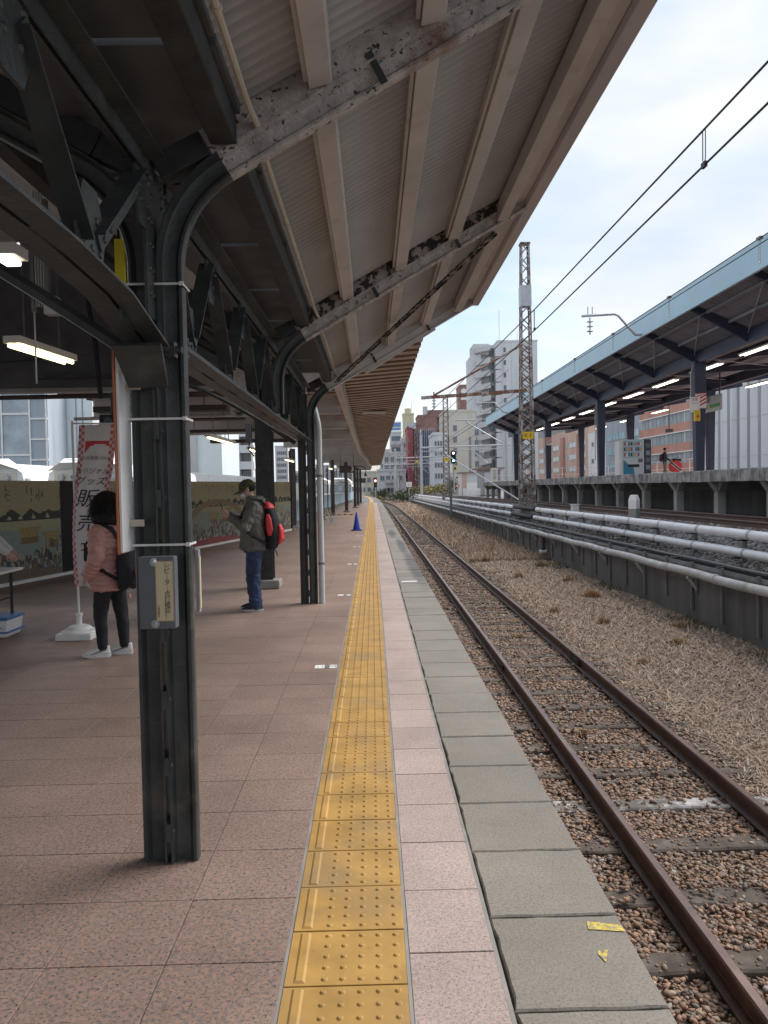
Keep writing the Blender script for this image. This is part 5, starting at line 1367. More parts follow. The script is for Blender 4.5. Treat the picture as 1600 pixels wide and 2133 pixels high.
# plate and call box on the nearest post
t = thing('notice_plate', 'small white notice plate with red print on the big far post', 'notice', (11.7,27.6,4.0)); c = at(1447, 842, 27.6)
MB().box(c.x-0.18,c.x+0.18,27.58,27.60,c.z-0.30,c.z+0.26).build('plate', M['white_paint'], t); text('注意\n――', 0.13, M['red'], t, (c.x,27.574,c.z+0.10), (1,0,0), (0,0,1))
t = thing('call_box', 'yellow emergency call box on the big far post', 'call box', (11.7,27.6,3.6)); c = at(1451, 866, 27.6)
MB().box(c.x-0.10,c.x+0.10,27.50,27.62,c.z-0.20,c.z+0.20).build('case', M['yellow'], t, bevel=0.01); MB().cyl((c.x,27.495,c.z-0.03),(c.x,27.475,c.z-0.03),0.05,10).build('button', M['red'], t)
# vending machine
vm = thing('vending_machine', 'white and blue drink vending machine on the far platform', 'vending machine', (13.2,38.6,1.85)); z0 = fz(38.6)
mat('vend_blue', (0.03,0.22,0.36), 0.4); mat('vend_pale', (0.55,0.62,0.64), 0.4)
p = at(1296, 985, 38.2); xa, xb = at(1298,985,38.2).x, at(1342,985,38.2).x
MB().box(xa,xb,38.2,39.0,z0,z0+1.86).build('cabinet', M['vend_pale'], vm, bevel=0.015)
MB().box(xa+0.03,xb-0.12,38.185,38.198,z0+0.95,z0+1.80).build('display_window', M['glass_blue'], vm)
k = 0
for r_ in range(3):
    for q in range(8):
        x = xa+0.08+q*(xb-xa-0.26)/7; cc = [M['red'],M['white_paint'],M['vend_blue'],M['brown_steel'],M['yellow'],M['glass_pale']][(r_*3+q)%6]
        MB().cyl((x,38.17,z0+1.02+0.27*r_),(x,38.17,z0+1.19+0.27*r_),0.032,8).build('drink_can', cc, vm)
    MB().box(xa+0.04,xb-0.13,38.15,38.184,z0+0.985+0.27*r_,z0+1.0+0.27*r_).build('shelf', M['white_paint'], vm)
MB().prism([(xa+0.02,38.188,z0+0.05),(xb*0.55+xa*0.45,38.188,z0+0.05),(xb*0.5+xa*0.5,38.188,z0+0.45),(xa*0.75+xb*0.25,38.188,z0+0.62),(xa+0.02,38.188,z0+0.86)],(0,0.008,0)).build('blue_wave', M['vend_blue'], vm)
MB().box(xa+0.25,xb-0.25,38.180,38.196,z0+0.48,z0+0.62).build('delivery_slot', M['black_rubber'], vm)
MB().box(xb-0.30,xb-0.08,38.180,38.197,z0+0.72,z0+0.90).build('coin_panel', M['steel_grey'], vm)
MB().box(xa-0.16,xa-0.005,38.3,39.0,z0,z0+1.80).build('side_unit', M['white_paint'], vm, bevel=0.01)
bn_ = thing('dark_vending_machine', 'narrow dark vending machine right of the white one', 'vending machine', (xb+0.3,38.6,z0))
x2 = at(1357,985,38.2).x
MB().box(xb+0.02,x2,38.2,39.0,z0,z0+1.86).build('cabinet', M['navy_steel'], bn_, bevel=0.015)
for q in range(4): MB().box(xb+0.08,x2-0.06,38.185,38.198,z0+0.35+0.36*q,z0+0.58+0.36*q).build('display_window', M['steel_grey'] if q%2 else M['glass'], bn_)
tr = thing('speaker_lamp', 'small box on a rod hanging from the far roof', 'hanging box', (14.5,40,4)); c = at(1394, 897, 40); MB().box(c.x-0.18,c.x+0.18,39.9,40.1,c.z-0.09,c.z+0.09).build('case', M['steel_grey'], tr, bevel=0.02); MB().cyl((c.x,40,c.z+0.09),(c.x,40,6.3),0.02,6).build('rod', M['navy_steel'], tr)
# ================================================================== TOWN BEYOND
def wall_mat(name, c, **k): return mat(name, c, 0.85, var=0.08, vscale=0.3, streak=True, dirt=tuple(q*0.72 for q in c), dscale=0.5, dlo=0.52, dhi=0.75, **k)
wall_mat('w_white', (0.62,0.63,0.64)); wall_mat('w_pale', (0.55,0.55,0.55)); wall_mat('w_cream', (0.62,0.59,0.50)); wall_mat('w_salmon', (0.50,0.26,0.20)); wall_mat('w_red', (0.38,0.10,0.115))
wall_mat('w_brown', (0.25,0.15,0.13)); wall_mat('w_brick', (0.30,0.17,0.145)); wall_mat('w_navy', (0.075,0.085,0.13)); wall_mat('w_bluegrey', (0.33,0.37,0.41)); wall_mat('w_grey', (0.30,0.30,0.30)); wall_mat('w_yellow', (0.58,0.55,0.36)); wall_mat('w_peach', (0.58,0.40,0.32))
GROUND = -1.16
WIN = {}
def window_mesh(w_, h_, face, glass, t):
    """one window: proud frame, recessed pane"""
    mb = MB(); fr = min(0.09, w_*0.09); d = 0.10
    if face == 'front':
        mb.mat(1).box(-w_/2+fr,w_/2-fr,-0.03,0.0,-h_/2+fr,h_/2-fr).mat(0)
        mb.box(-w_/2,w_/2,-d,0,-h_/2,-h_/2+fr).box(-w_/2,w_/2,-d,0,h_/2-fr,h_/2).box(-w_/2,-w_/2+fr,-d+0.004,0,-h_/2+fr,h_/2-fr).box(w_/2-fr,w_/2,-d+0.004,0,-h_/2+fr,h_/2-fr).box(-fr*0.4,fr*0.4,-d+0.03,0,-h_/2+fr,h_/2-fr)
    else:
        mb.mat(1).box(-0.03,0.0,-w_/2+fr,w_/2-fr,-h_/2+fr,h_/2-fr).mat(0)
        mb.box(-d,0,-w_/2,w_/2,-h_/2,-h_/2+fr).box(-d,0,-w_/2,w_/2,h_/2-fr,h_/2).box(-d+0.004,0,-w_/2,-w_/2+fr,-h_/2+fr,h_/2-fr).box(-d+0.004,0,w_/2-fr,w_/2,-h_/2+fr,h_/2-fr).box(-d+0.03,0,-fr*0.4,fr*0.4,-h_/2+fr,h_/2-fr)
    return mb.build('window', [M['galv'], glass], t, local=True)
def bldg(name, label, x0, x1, y0, y1, ztop, wm, cat='building', parapet=True):
    t = thing(name, label, cat, ((x0+x1)/2, y0, GROUND))
    MB().box(x0,x1,y0,y1,GROUND,ztop).build('wall', wm, t)
    if parapet:
        MB().box(x0-0.12,x1+0.12,y0-0.12,y1+0.12,ztop+0.01,ztop+0.45).build('parapet', wm, t)
    t['b'] = 0; del t['b']
    return t
def windows(t, face, plane, a0, a1, z0, z1, nc, nr, w_, h_, glass=None, skip=()):
    glass = glass or M['glass']; src = None
    for r_ in range(nr):
        for c in range(nc):
            if (r_, c) in skip: continue
            a = a0+(a1-a0)*(c+0.5)/nc; z = z0+(z1-z0)*(r_+0.5)/nr
            lc = (Vector((a, plane-0.004, z)) if face == 'front' else Vector((plane-0.004, a, z)))-t.location
            if src is None: src = window_mesh(w_, h_, face, glass, t); src.location = lc
            else: copy_part(src, lc, t)
def px_box(xa, xb, ytop, Y):
    a, b = at(xa, ytop, Y), at(xb, ytop, Y); return a.x, b.x, (a.z+b.z)/2
# tall white apartment block
Y = 190; xa, xb, zt = px_box(1036, 1119, 712, Y)
t = bldg('apartment_tower', 'tall white apartment tower with stacked slanting balconies behind the tall mast', xa, xb, Y, Y+16, zt, M['w_white'])
xl = at(984, 800, Y).x; xm = at(1004,800,Y).x
MB().box(xm,xa-0.02,Y+2.5,Y+14,GROUND,zt-0.3).build('stair_core', M['w_pale'], t)
MB().box(xl,xm-0.02,Y+1.0,Y+12,GROUND,zt-2.8).build('side_wing', M['w_white'], t)
MB().box(xl+0.6,xm+2,Y+1.5,Y+9,zt-2.8,zt-0.1).build('roof_block', M['w_pale'], t)
nf = 12; fh = (zt-0.5-GROUND)/nf
xo = at(1022,800,Y).x
for k in range(nf):
    z = GROUND+fh*k
    MB().prism([(xl+0.9,Y-0.2,z+fh*0.30),(xo,Y-0.2,z+fh*0.55),(xo,Y-0.2,z+fh*0.98),(xl+0.9,Y-0.2,z+fh*0.72)],(0,2.2,0)).build('balcony_front', M['w_pale'], t)
    MB().box(xo+0.05,xa-0.6,Y+2.2,Y+2.48,z+fh*0.15,z+fh*0.80).build('dark_opening', M['glass'], t)
    MB().box(xa-0.55,xa+0.9,Y-0.5,Y+2.4,z+fh*0.02,z+fh*0.93).build('bay_panel', M['w_white'], t)
    MB().box(xa+1.5,xa+2.1,Y-0.05,Y-0.005,z+fh*0.35,z+fh*0.72).build('slit_window', M['glass'], t)
for q in (0.35,0.62,0.85): 
    x = xa+(xb-xa)*q; MB().box(x-0.06,x+0.06,Y-0.06,Y-0.003,GROUND,zt).build('wall_rib', M['w_pale'], t)
for q in (1.0,5.5): MB().cyl((xa+q,Y+3,zt),(xa+q,Y+3,zt+(8.5 if q < 2 else 3)),0.06,5).build('antenna', M['galv'], t)
# brown tower with emblem
Y = 232; xa, xb, zt = px_box(958, 990, 804, Y)
t = bldg('brown_tower', 'plain brown tower block with white round emblem left of the apartment tower', xa, xb, Y, Y+10, zt, M['w_brick'])
c = at(966,815,Y); MB().cyl((c.x,Y-0.02,c.z),(c.x,Y-0.12,c.z),0.85,16).build('emblem', M['white_paint'], t); MB().box(c.x-0.9,c.x+0.9,Y-0.1,Y-0.01,c.z-2.6,c.z-1.9).build('emblem_bar', M['white_paint'], t)
# cream block
Y = 150; xa, xb, zt = px_box(926, 990, 858, Y)
t = bldg('cream_block', 'cream block with few windows in front of the apartment tower', xa, xb, Y, Y+12, zt, M['w_cream'])
windows(t, 'front', Y, at(972,0,Y).x, at(990,0,Y).x, at(980,1000,Y).z, at(980,890,Y).z, 1, 5, 0.9, 1.3)
windows(t, 'front', Y, at(928,0,Y).x, at(942,0,Y).x, at(940,975,Y).z, at(940,880,Y).z, 1, 4, 0.8, 1.2)
MB().box(at(964,0,Y).x,at(969,0,Y).x,Y-0.06,Y-0.004,GROUND,at(966,910,Y).z).build('shaft_panel', M['w_grey'], t)
mb = MB(); [mb.cyl((xa+q,Y+4,zt),(xa+q,Y+4,zt+r_),0.05,5) for q, r_ in ((0.8,3.5),(1.6,2.6),(3.0,4.2))]; mb.build('roof_aerials', M['galv'], t)
# white block with narrow windows
Y = 128; xa, xb, zt = px_box(903, 932, 906, Y)
t = bldg('white_office', 'white office block with rows of narrow windows beside the second mast', xa, xb, Y, Y+10, zt, M['w_white'])
windows(t, 'front', Y, xa+0.1, xa+1.5, GROUND+1.5, zt-0.5, 3, 5, 0.32, 0.85)
MB().box(at(918,0,Y).x,at(927,0,Y).x,Y-0.5,Y-0.005,at(918,985,Y).z,at(918,968,Y).z).build('air_unit', M['white_paint'], t)
# dark mesh building
Y = 140; xa, xb, zt = px_box(876, 904, 897, Y)
t = bldg('scaffolded_block', 'building wrapped in dark blue scaffold mesh', xa, xb, Y, Y+8, zt, M['w_navy'], parapet=False)
for q in range(8): x = xa+(xb-xa)*q/7; MB().cyl((x,Y-0.15,GROUND),(x,Y-0.15,zt+0.5),0.05,5).build('scaffold_pole', M['w_bluegrey'], t)
for q in range(6): z = GROUND+(zt-GROUND)*(q+1)/6.5; MB().box(xa,xb,Y-0.10,Y-0.02,z,z+0.06).build('scaffold_rail', M['w_bluegrey'], t)
# brown, red blocks
Y = 150; xa, xb, zt = px_box(860, 878, 886, Y)
t = bldg('brown_block', 'brown brick block with small windows right of the red wall', xa, xb, Y, Y+9, zt, M['w_brown']); windows(t, 'front', Y, xa+0.5, xb, GROUND+1, zt-0.5, 1, 6, 0.75, 1.0)
Y = 175; xa, xb, zt = px_box(871, 910, 868, Y)
t = bldg('stepped_brown_block', 'reddish brown stepped block rising above the dark mesh', xa, xb, Y, Y+9, zt, M['w_brick']); MB().box(xa+2,xb+3,Y+1,Y+8,zt,zt+1.6).build('roof_house', M['w_brown'], t); MB().box(xa+1.2,xa+2.2,Y+0.5,Y+2,zt+0.46,zt+2.4).build('tank', M['w_pale'], t)
Y = 185; xa, xb, zt = px_box(905, 960, 868, Y)
t = bldg('dark_terrace_block', 'brown grey terrace block behind the second mast', xa, xb, Y, Y+12, zt, M['w_brown']); windows(t, 'front', Y, xa+0.5, xb-0.5, zt-9, zt-1, 5, 3, 0.9, 1.3)
for q in range(6): MB().box(xa+q*1.1,xa+q*1.1+0.5,Y+1,Y+2,zt+0.46,zt+0.9+0.5*(q%3)).build('roof_vent', M['w_pale'], t)
Y = 147; xa, xb, zt = px_box(849, 860, 893, Y)
t = bldg('red_wall_house', 'narrow building with a plain crimson wall', xa, xb, Y, Y+9, zt, M['w_red']); MB().prism([(xa-0.1,Y-0.2,zt+0.46),(xb+0.6,Y-0.2,zt-0.2),(xb+0.6,Y-0.2,zt+0.9),(xa-0.1,Y-0.2,zt+1.3)],(0,6,0)).build('roof_slab', M['w_pale'], t); windows(t, 'front', Y, xa-0.05, xa+0.5, GROUND+1, zt-1, 1, 5, 0.35, 0.7)
# cream tower
Y = 215; xa, xb, zt = px_box(840, 862, 864, Y)
t = bldg('cream_tower', 'slim cream tower with a water tank on top', xa, xb, Y, Y+6, zt, M['w_yellow'])
MB().cyl(((xa+xb)/2,Y+2,zt+0.5),((xa+xb)/2,Y+2,zt+1.9),1.0,12).build('water_tank', M['w_yellow'], t)
mb = MB(); [mb.cyl(((xa+xb)/2+math.cos(a)*0.9,Y+2+math.sin(a)*0.9,zt+0.4),((xa+xb)/2+math.cos(a)*0.9,Y+2+math.sin(a)*0.9,zt+0.6),0.08,4) for a in (0.5,2,3.6,5.2)]; mb.cyl((xb-0.5,Y+2,zt),(xb-0.5,Y+2,zt+3.6),0.05,5); mb.build('roof_frame', M['galv'], t)
Y = 205; xa, xb, zt = px_box(838, 864, 915, Y)
t = bldg('pale_flats', 'pale flats below the slim cream tower', xa, xb, Y, Y+6, zt, M['w_pale']); windows(t, 'front', Y, xa, xb, GROUND+2, zt-0.5, 2, 6, 1.0, 1.3)
# white flats with sign
Y = 198; xa, xb, zt = px_box(813, 836, 902, Y)
t = bldg('white_flats', 'white balcony flats with a blue and white roof sign', xa, xb, Y, Y+8, zt, M['w_white'])
for k in range(8):
    z = zt-0.6-2.9*k
    MB().box(xa-0.05,xb+0.05,Y-1.2,Y-0.01,z-2.5,z-1.5).build('balcony', M['w_pale'], t)
    MB().box(xa+0.3,xb-0.3,Y-0.1,Y-0.01,z-1.45,z-0.2).build('dark_opening', M['glass'], t)
mat('sign_blue', (0.16,0.32,0.62), 0.5)
MB().box(xa-0.2,xb,Y-0.2,Y+0.2,zt+0.6,zt+2.9).build('roof_sign', M['white_paint'], t); MB().box(xa,xb-0.2,Y-0.26,Y-0.21,zt+1.6,zt+2.6).build('sign_band', M['sign_blue'], t); MB().box(xa,xb-0.2,Y-0.26,Y-0.21,zt+0.75,zt+1.3).build('sign_band', M['sign_blue'], t)
Y = 170; xa, xb, zt = px_box(799, 849, 945, Y)
t = bldg('grey_flats', 'light grey flats behind the overhead line poles', xa, xb, Y, Y+8, zt, M['w_pale']); windows(t, 'front', Y, xa, xb, GROUND+2, zt-0.3, 4, 4, 0.9, 1.2); MB().box(xb-2.2,xb-0.9,Y-0.5,Y-0.01,zt-7.5,zt-4).build('blue_panel', M['sign_blue'], t)
Y = 150; xa, xb, zt = px_box(786, 845, 982, Y)
t = bldg('low_white_house', 'low white house with dark windows beyond the platform end', xa, xb, Y, Y+8, zt, M['w_white']); windows(t, 'front', Y, xa+0.4, xb-0.6, GROUND+3.2, zt-0.3, 4, 1, 0.9, 1.0); windows(t, 'front', Y, xa+1.4, xb-2.6, GROUND+0.6, zt-2.5, 2, 1, 1.4, 1.1)
MB().box(xa+1.5,xa+3.6,Y-0.9,Y-0.01,zt-2.3,zt-1.6).build('balcony', M['w_pale'], t)
Y = 180; xa, xb, zt = px_box(735, 792, 985, Y)
t = bldg('far_white_row', 'distant white row house left of the low white house', xa, xb, Y, Y+8, zt, M['w_cream']); windows(t, 'front', Y, xa+0.4, xb-0.6, GROUND+0.8, zt-0.6, 4, 2, 0.9, 1.1)
for (a_, b_, tp, Y, wm, lb) in ((792,822,938,280,'w_pale','hazy pale block far behind the white flats'),(850,906,882,300,'w_white','hazy white slab block far behind the red wall'),(905,962,872,310,'w_pale','hazy grey slab block far behind the terrace block'),(1010,1075,968,240,'w_white','pale block behind the flat roofed hut')):
    xa, xb, zt = px_box(a_, b_, tp, Y); t = bldg('far_block', lb, xa, xb, Y, Y+10, zt, M[wm]); windows(t, 'front', Y, xa+0.5, xb-0.5, zt-14, zt-0.8, 6, 4, 1.0, 1.5)
# sheds near the end of the far platform
Y = 84; xa, xb, zt = px_box(1004, 1042, 978, Y)
t = bldg('flat_roof_hut', 'grey flat roofed hut at the end of the far platform', xa, xb, Y, Y+4, zt, M['w_grey'], parapet=False); MB().box(xa-0.5,xb+0.4,Y-0.5,Y+4.4,zt+0.01,zt+0.2).build('roof', M['w_brown'], t); MB().box(xa+0.25,xa+0.9,Y-0.04,Y-0.005,0.2,zt-0.3).build('door', M['w_pale'], t)
Y = 95; xa, xb, zt = px_box(962, 1002, 985, Y)
t = bldg('white_shed', 'small white lean-to shed with patched walls beside the hut', xa, xb, Y, Y+4, zt, M['w_white'], parapet=False); MB().box(xa-0.02,xa+0.55,Y-0.05,Y-0.005,0.2,zt-0.1).build('door', M['w_peach'], t); MB().box(xa+0.6,xb-0.3,Y-0.06,Y-0.005,0.6,zt-1.2).build('wall_panel', M['white_paint'], t); MB().box(xa-0.3,xb+0.2,Y-0.4,Y+4.2,zt+0.01,zt+0.1).build('roof', M['w_brown'], t)
pf = thing('picket_fence', 'low white picket fence in front of the sheds', 'fence', (12,82,0)); ya = 82; x0 = at(966,1020,ya).x; x1 = at(1000,1020,ya).x
for q in range(16): x = x0+(x1-x0)*q/15; MB().box(x-0.04,x+0.04,ya-0.02,ya+0.02,0.2,1.15).build('picket', M['white_paint'], pf)
for z in (0.45,0.95): MB().box(x0,x1,ya+0.025,ya+0.05,z,z+0.06).build('rail', M['white_paint'], pf)
bs = thing('green_board_sign', 'tall white board with green vertical lettering at the far platform end', 'sign', (14,66.3,1.7)); c0, c1 = at(1023,975,66.4), at(1037,1003,66.4)
MB().box(c0.x,c1.x,66.35,66.4,c1.z,c0.z).build('board', M['white_plastic'], bs); text('安\n全\n通\n路', 0.24, mat('green_print',(0.02,0.30,0.14),0.5), bs, ((c0.x+c1.x)/2,66.34,(c0.z+c1.z)/2), (1,0,0), (0,0,1), vspace=0.85)
for x in (c0.x+0.03,c1.x-0.03): MB().box(x-0.02,x+0.02,66.41,66.45,fz(65),c0.z).build('leg', M['galv'], bs)
# right hand buildings
XB = 52.0
def fac(px): d = M_CW @ Vector(((px-800)/1590, 0.04, -1)); return XB*d.y/d.x
def side_bldg(name, label, X, pxl, pxr, ztop, wm, depth=14):
    global XB
    XB = X; ya, yb = fac(pxr), fac(pxl); t = thing(name, label, 'building', (X, ya, GROUND)); MB().box(X, X+depth, ya, yb, GROUND, ztop).build('wall', wm, t); return t, ya, yb
t, ya, yb = side_bldg('salmon_office', 'salmon banded office block with rows of white framed windows', 52, 1336, 1462, 16.0, M['w_cream'])
for k in range(5):
    z = 1.2+3.35*k
    MB().box(51.75,51.99,ya,yb,z+1.95,z+3.35).build('salmon_band', M['w_salmon'], t); MB().box(51.60,51.74,ya,yb,z+1.78,z+1.94).build('white_sill', M['white_paint'], t)
    windows(t, 'side', 52.0-0.02, ya+0.3, yb-0.6, z, z+1.8, 14, 1, (yb-ya-1)/14*0.9, 1.7, M['glass_pale'])
    for q in (0.0,0.22,0.5,0.78): yq = ya+(yb-ya)*q; MB().box(51.85,51.99,yq,yq+0.35,z,z+1.77).build('pier', M['w_cream'], t)
t, ya, yb = side_bldg('white_pilaster_building', 'large white building with tall pilasters and dark slit windows', 40, 1462, 1680, 22, M['w_pale'])
n = 10
for q in range(n):
    y0 = ya+(yb-ya)*q/n; wq = (yb-ya)/n
    MB().box(39.2,39.99,y0+wq*0.28,y0+wq*0.98,GROUND,22).build('pilaster', M['w_white'], t)
    if q % 2 == 0: MB().box(39.90,39.985,y0+0.02,y0+wq*0.26,GROUND+2,20.5).build('slit_window', M['w_brown'], t)
    for z in (4,8,12,16): MB().box(39.16,39.195,y0+wq*0.28,y0+wq*0.98,z,z+0.08).build('joint_line', M['w_pale'], t)
t, ya, yb = side_bldg('blue_grey_block', 'blue grey tiled block with wide windows behind the vending machine', 56, 1262, 1336, 16.2, M['w_bluegrey'], 3)
for k in range(4): windows(t, 'side', 56.0-0.02, ya+1, yb-1, 0.3+3.3*k+0.9, 0.3+3.3*k+2.6, 5, 1, (yb-ya-2)/5*0.95, 1.6, M['glass_blue'])
t, ya, yb = side_bldg('small_white_block', 'small white block with two windows left of the blue grey one', 60, 1226, 1263, 15.0, M['w_white'], 3); windows(t, 'side', 60.0-0.02, ya+1, yb-1, 0.5, 14, 2, 3, 2.0, 1.3)
t, ya, yb = side_bldg('peach_school', 'long peach coloured block with ribbon windows seen under the far roof', 64, 1108, 1228, 18.5, M['w_peach'], 6)
for k in range(4): windows(t, 'side', 64.0-0.02, ya+2, yb-2, 1.0+3.8*k, 1.0+3.8*k+2.2, 7, 1, (yb-ya-4)/7*0.8, 1.7, M['glass_pale'])
for q in range(4): yq = ya+(yb-ya)*(q+0.5)/4; MB().box(63.4,63.99,yq-2,yq+2,GROUND,16.5).build('pier', M['w_salmon'], t)
t, ya, yb = side_bldg('grey_hall', 'grey flat block peeking over the blue roof edge beside the tower', 70, 1116, 1200, 40, M['w_grey'], 16)
# left hand buildings
Y = 62; xa, xb, zt = px_box(-60, 60, 800, Y)
t = bldg('glass_grid_building', 'dark glazed building with white grid lines at the far left', xa, xb, Y, Y+10, zt, M['glass_pale'])
xc, xd, _ = px_box(60, 97, 800, Y)
MB().box(xb+0.01,xd,Y,Y+10,GROUND,zt).build('glazed_wing', M['w_bluegrey'], t)
for k in range(9): z = 1.2+1.65*k; MB().box(xa,xb,Y-0.1,Y-0.005,z,z+0.14).build('grid_bar', M['white_paint'], t) if k % 2 == 0 else None; MB().box(xb+0.02,xd,Y-0.1,Y-0.005,z-0.4,z-0.28).build('grid_bar', M['white_paint'], t)
for x in (xb-0.05,xd-0.15,xa+2.3): MB().box(x,x+0.12,Y-0.13,Y-0.105,GROUND,zt).build('grid_post', M['white_paint'], t)
Y = 66; xa, xb, zt = px_box(97, 192, 800, Y)
t = bldg('pale_curtain_building', 'pale building with bright translucent wall panels', xa, xb, Y, Y+10, zt, M['w_pale'])
mat('pale_panel', (0.66,0.72,0.72), 0.4, var=0.06, vscale=0.5)
for q, (a_, b_) in enumerate(((0.2,0.62),(0.66,0.76),(0.80,1.0))): MB().box(xa+(xb-xa)*a_,xa+(xb-xa)*b_,Y-0.12,Y-0.005,2.2,zt-0.3).build('bright_panel', M['pale_panel'], t)
Y = 78; xa, xb, zt = px_box(392, 462, 930, Y)
t = bldg('pale_glass_hall', 'pale glass hall above the white wall, left of the flats', xa, xb, Y, Y+10, zt+3, M['pale_panel']); MB().box(xa,xa+0.9,Y-0.3,Y-0.005,GROUND,zt+3).build('corner_pier', M['w_pale'], t)
Y = 96; xa, xb, zt = px_box(461, 532, 930, Y)
t = bldg('balcony_flats', 'grey white flats with long balconies seen left of the dark column', xa, xb, Y, Y+10, zt+4, M['w_grey'])
for k in range(6):
    z = 1.9+1.05*0+2.2*k*0.92
    MB().box(xa,xb,Y-1.3,Y-0.01,z,z+0.95).build('balcony', M['w_white'], t)
    windows(t, 'front', Y, xa+0.1, xb-0.1, z+0.98, z+1.95, 5, 1, 0.55, 0.7)
for q in (0.02,0.52,0.92): x = xa+(xb-xa)*q; MB().box(x,x+0.25,Y-1.4,Y-0.02,GROUND,zt+4).build('partition', M['white_paint'], t)
Y = 260; xa, xb, zt = px_box(574, 600, 968, Y)
t = bldg('distant_tower', 'distant hazy tower block left of the second pillar', xa, xb, Y, Y+10, zt+6, M['w_pale']); windows(t, 'front', Y, xa+0.5, xb-0.5, 4, zt+5, 5, 5, 0.6, 1.2)
for (a_, b_, tp, Y, wm, lb) in ((606,640,985,170,'w_cream','distant cream house behind the roof columns'),(640,690,972,210,'w_pale','distant grey flats seen between the roof columns'),(690,738,978,190,'w_white','distant white flats near the end of the roof columns')):
    xa, xb, zt = px_box(a_, b_, tp, Y); t = bldg('distant_house', lb, xa, xb, Y, Y+10, zt, M[wm]); windows(t, 'front', Y, xa+0.5, xb-0.5, GROUND+4, zt-0.5, 4, 3, 0.9, 1.2)
ww = thing('white_boundary_wall', 'long white corrugated wall behind the printed panels', 'wall', (-14,60,0)); Yw = 52
a, b = at(395,985,Yw), at(535,996,Yw)
mb = MB(); n = 60
P = [(a.x+(b.x-a.x)*k/n, Yw+(0.06 if k%2 else 0), z) for k in range(n+1) for z in (GROUND, a.z+(b.z-a.z)*k/n)]
mb.add(P, [(2*k,2*k+2,2*k+3,2*k+1) for k in range(n)]).build('sheeting', M['white_paint'], ww); MB().bar((a.x,Yw+0.1,a.z),(b.x,Yw+0.1,b.z),0.15,0.12).build('coping', M['white_paint'], ww)

# --- shrubs
def shrub(x, y, z, r, h, cols, label, n=900):
    t = thing('shrub', label, 'shrub', (x,y,z)); mb = MB()
    for k in range(5):
        a = rng.random()*6.28; mb.tube([(x,y,z),(x+0.3*r*math.cos(a),y+0.3*r*math.sin(a),z+h*0.5),(x+0.6*r*math.cos(a),y+0.6*r*math.sin(a),z+h*0.8)],[0.05,0.035,0.015],5)
    mb.build('stem', M['timber'], t)
    cc = rng.normal(0,1,(9,3)); cc = np.c_[cc[:,0]*r*0.45, cc[:,1]*r*0.45, h*(0.35+0.45*rng.random(9))]
    w_ = rng.integers(0,9,n); p = cc[w_]+rng.normal(0,1,(n,3))*np.array([r*0.28,r*0.28,h*0.13]); p[:,2] = np.clip(p[:,2],0.02,h)
    s_ = (0.05+0.07*rng.random(n))*(1+y/160); u = rng.normal(0,1,(n,3)); u /= np.linalg.norm(u,axis=1)[:,None]; v = np.cross(u, rng.normal(0,1,(n,3))); v /= np.linalg.norm(v,axis=1)[:,None]
    P = np.stack([p-u*s_[:,None], p+v*s_[:,None]*0.5, p+u*s_[:,None], p-v*s_[:,None]*0.5],1)
    f = (np.arange(n)*4)[:,None]+np.arange(4)[None]
    c = np.asarray(cols)[rng.integers(0,len(cols),n)]*(0.6+0.8*rng.random((n,1)))
    o = raw_mesh('foliage', P.reshape(-1,3), f, 4, M['leaf'], c, False); o.parent = t
G1 = [(0.07,0.085,0.04),(0.10,0.115,0.055),(0.06,0.07,0.035)]; G2 = [(0.22,0.19,0.07),(0.16,0.16,0.06),(0.28,0.22,0.09)]
shrub(4.4,112,-1.1,1.5,2.4,G1,'green shrub beside the poles at the end of the pipes')
shrub(8.2,118,-0.3,2.6,1.9,G2,'yellowish shrub below the dark mesh building, left one')
shrub(11.0,116,-0.3,2.6,2.0,G2,'yellowish shrub below the white office, right one')
shrub(2.0,135,-1.1,2.2,2.2,G1,'green shrub before the low white house')
shrub(-0.5,128,-1.1,2.5,1.4,G2,'low yellowish shrub at the end of the track')
shrub(14.6,70,0.2,0.9,1.7,G2,'yellowish bush beside the end of the far platform')
shrub(13.4,125,-0.3,1.2,3.0,G1,'dark green shrub between white office and mast')
shrub(-17.6,50,1.6,1.0,1.1,G1,'small green bush showing above the white wall')

# --- signals and lineside signs
sg1 = thing('green_signal', 'black oval railway signal showing white and green lights', 'signal', (9.0,71,0.2)); c = at(944.5, 952, 71); x = c.x
mb = MB(); mb.prism([(x+0.30*math.cos(a)*0.86, 71.0, c.z+(0.34 if math.sin(a) > 0 else -0.34)+0.30*math.sin(a)) for a in np.linspace(0,2*math.pi,25)[:-1]],(0,0.06,0)); mb.build('backboard', M['black_print'], sg1)
mat('sig_white', (0.9,0.9,0.9), 0.4, emit=((1,1,1),2.5)); mat('sig_green', (0.1,0.8,0.6), 0.4, emit=((0.35,1.0,0.8),2.5)); mat('sig_red', (0.9,0.2,0.2), 0.4, emit=((1.0,0.25,0.2),3.0))
for dz, m_ in ((0.36,'sig_white'),(0,'black_rubber'),(-0.34,'sig_green')):
    MB().cyl((x,70.99,c.z+dz),(x,70.95,c.z+dz),0.10,10).build('lens', M[m_], sg1); MB().cyl((x,70.99,c.z+dz+0.02),(x,70.84,c.z+dz+0.02),0.13,10,cap=False).build('hood', M['black_print'], sg1)
MB().cyl((x+0.05,71.15,0.2),(x+0.05,71.15,c.z-0.2),0.07,8).build('pole', M['galv'], sg1)
MB().cyl((x+0.12,70.95,at(947,976,71).z),(x+0.12,70.9,at(947,976,71).z),0.17,14).build('yellow_disc', M['yellow'], sg1); MB().cyl((x+0.12,70.9,at(947,976,71).z),(x+0.12,70.88,at(947,976,71).z),0.10,12).build('disc_centre', M['black_print'], sg1)
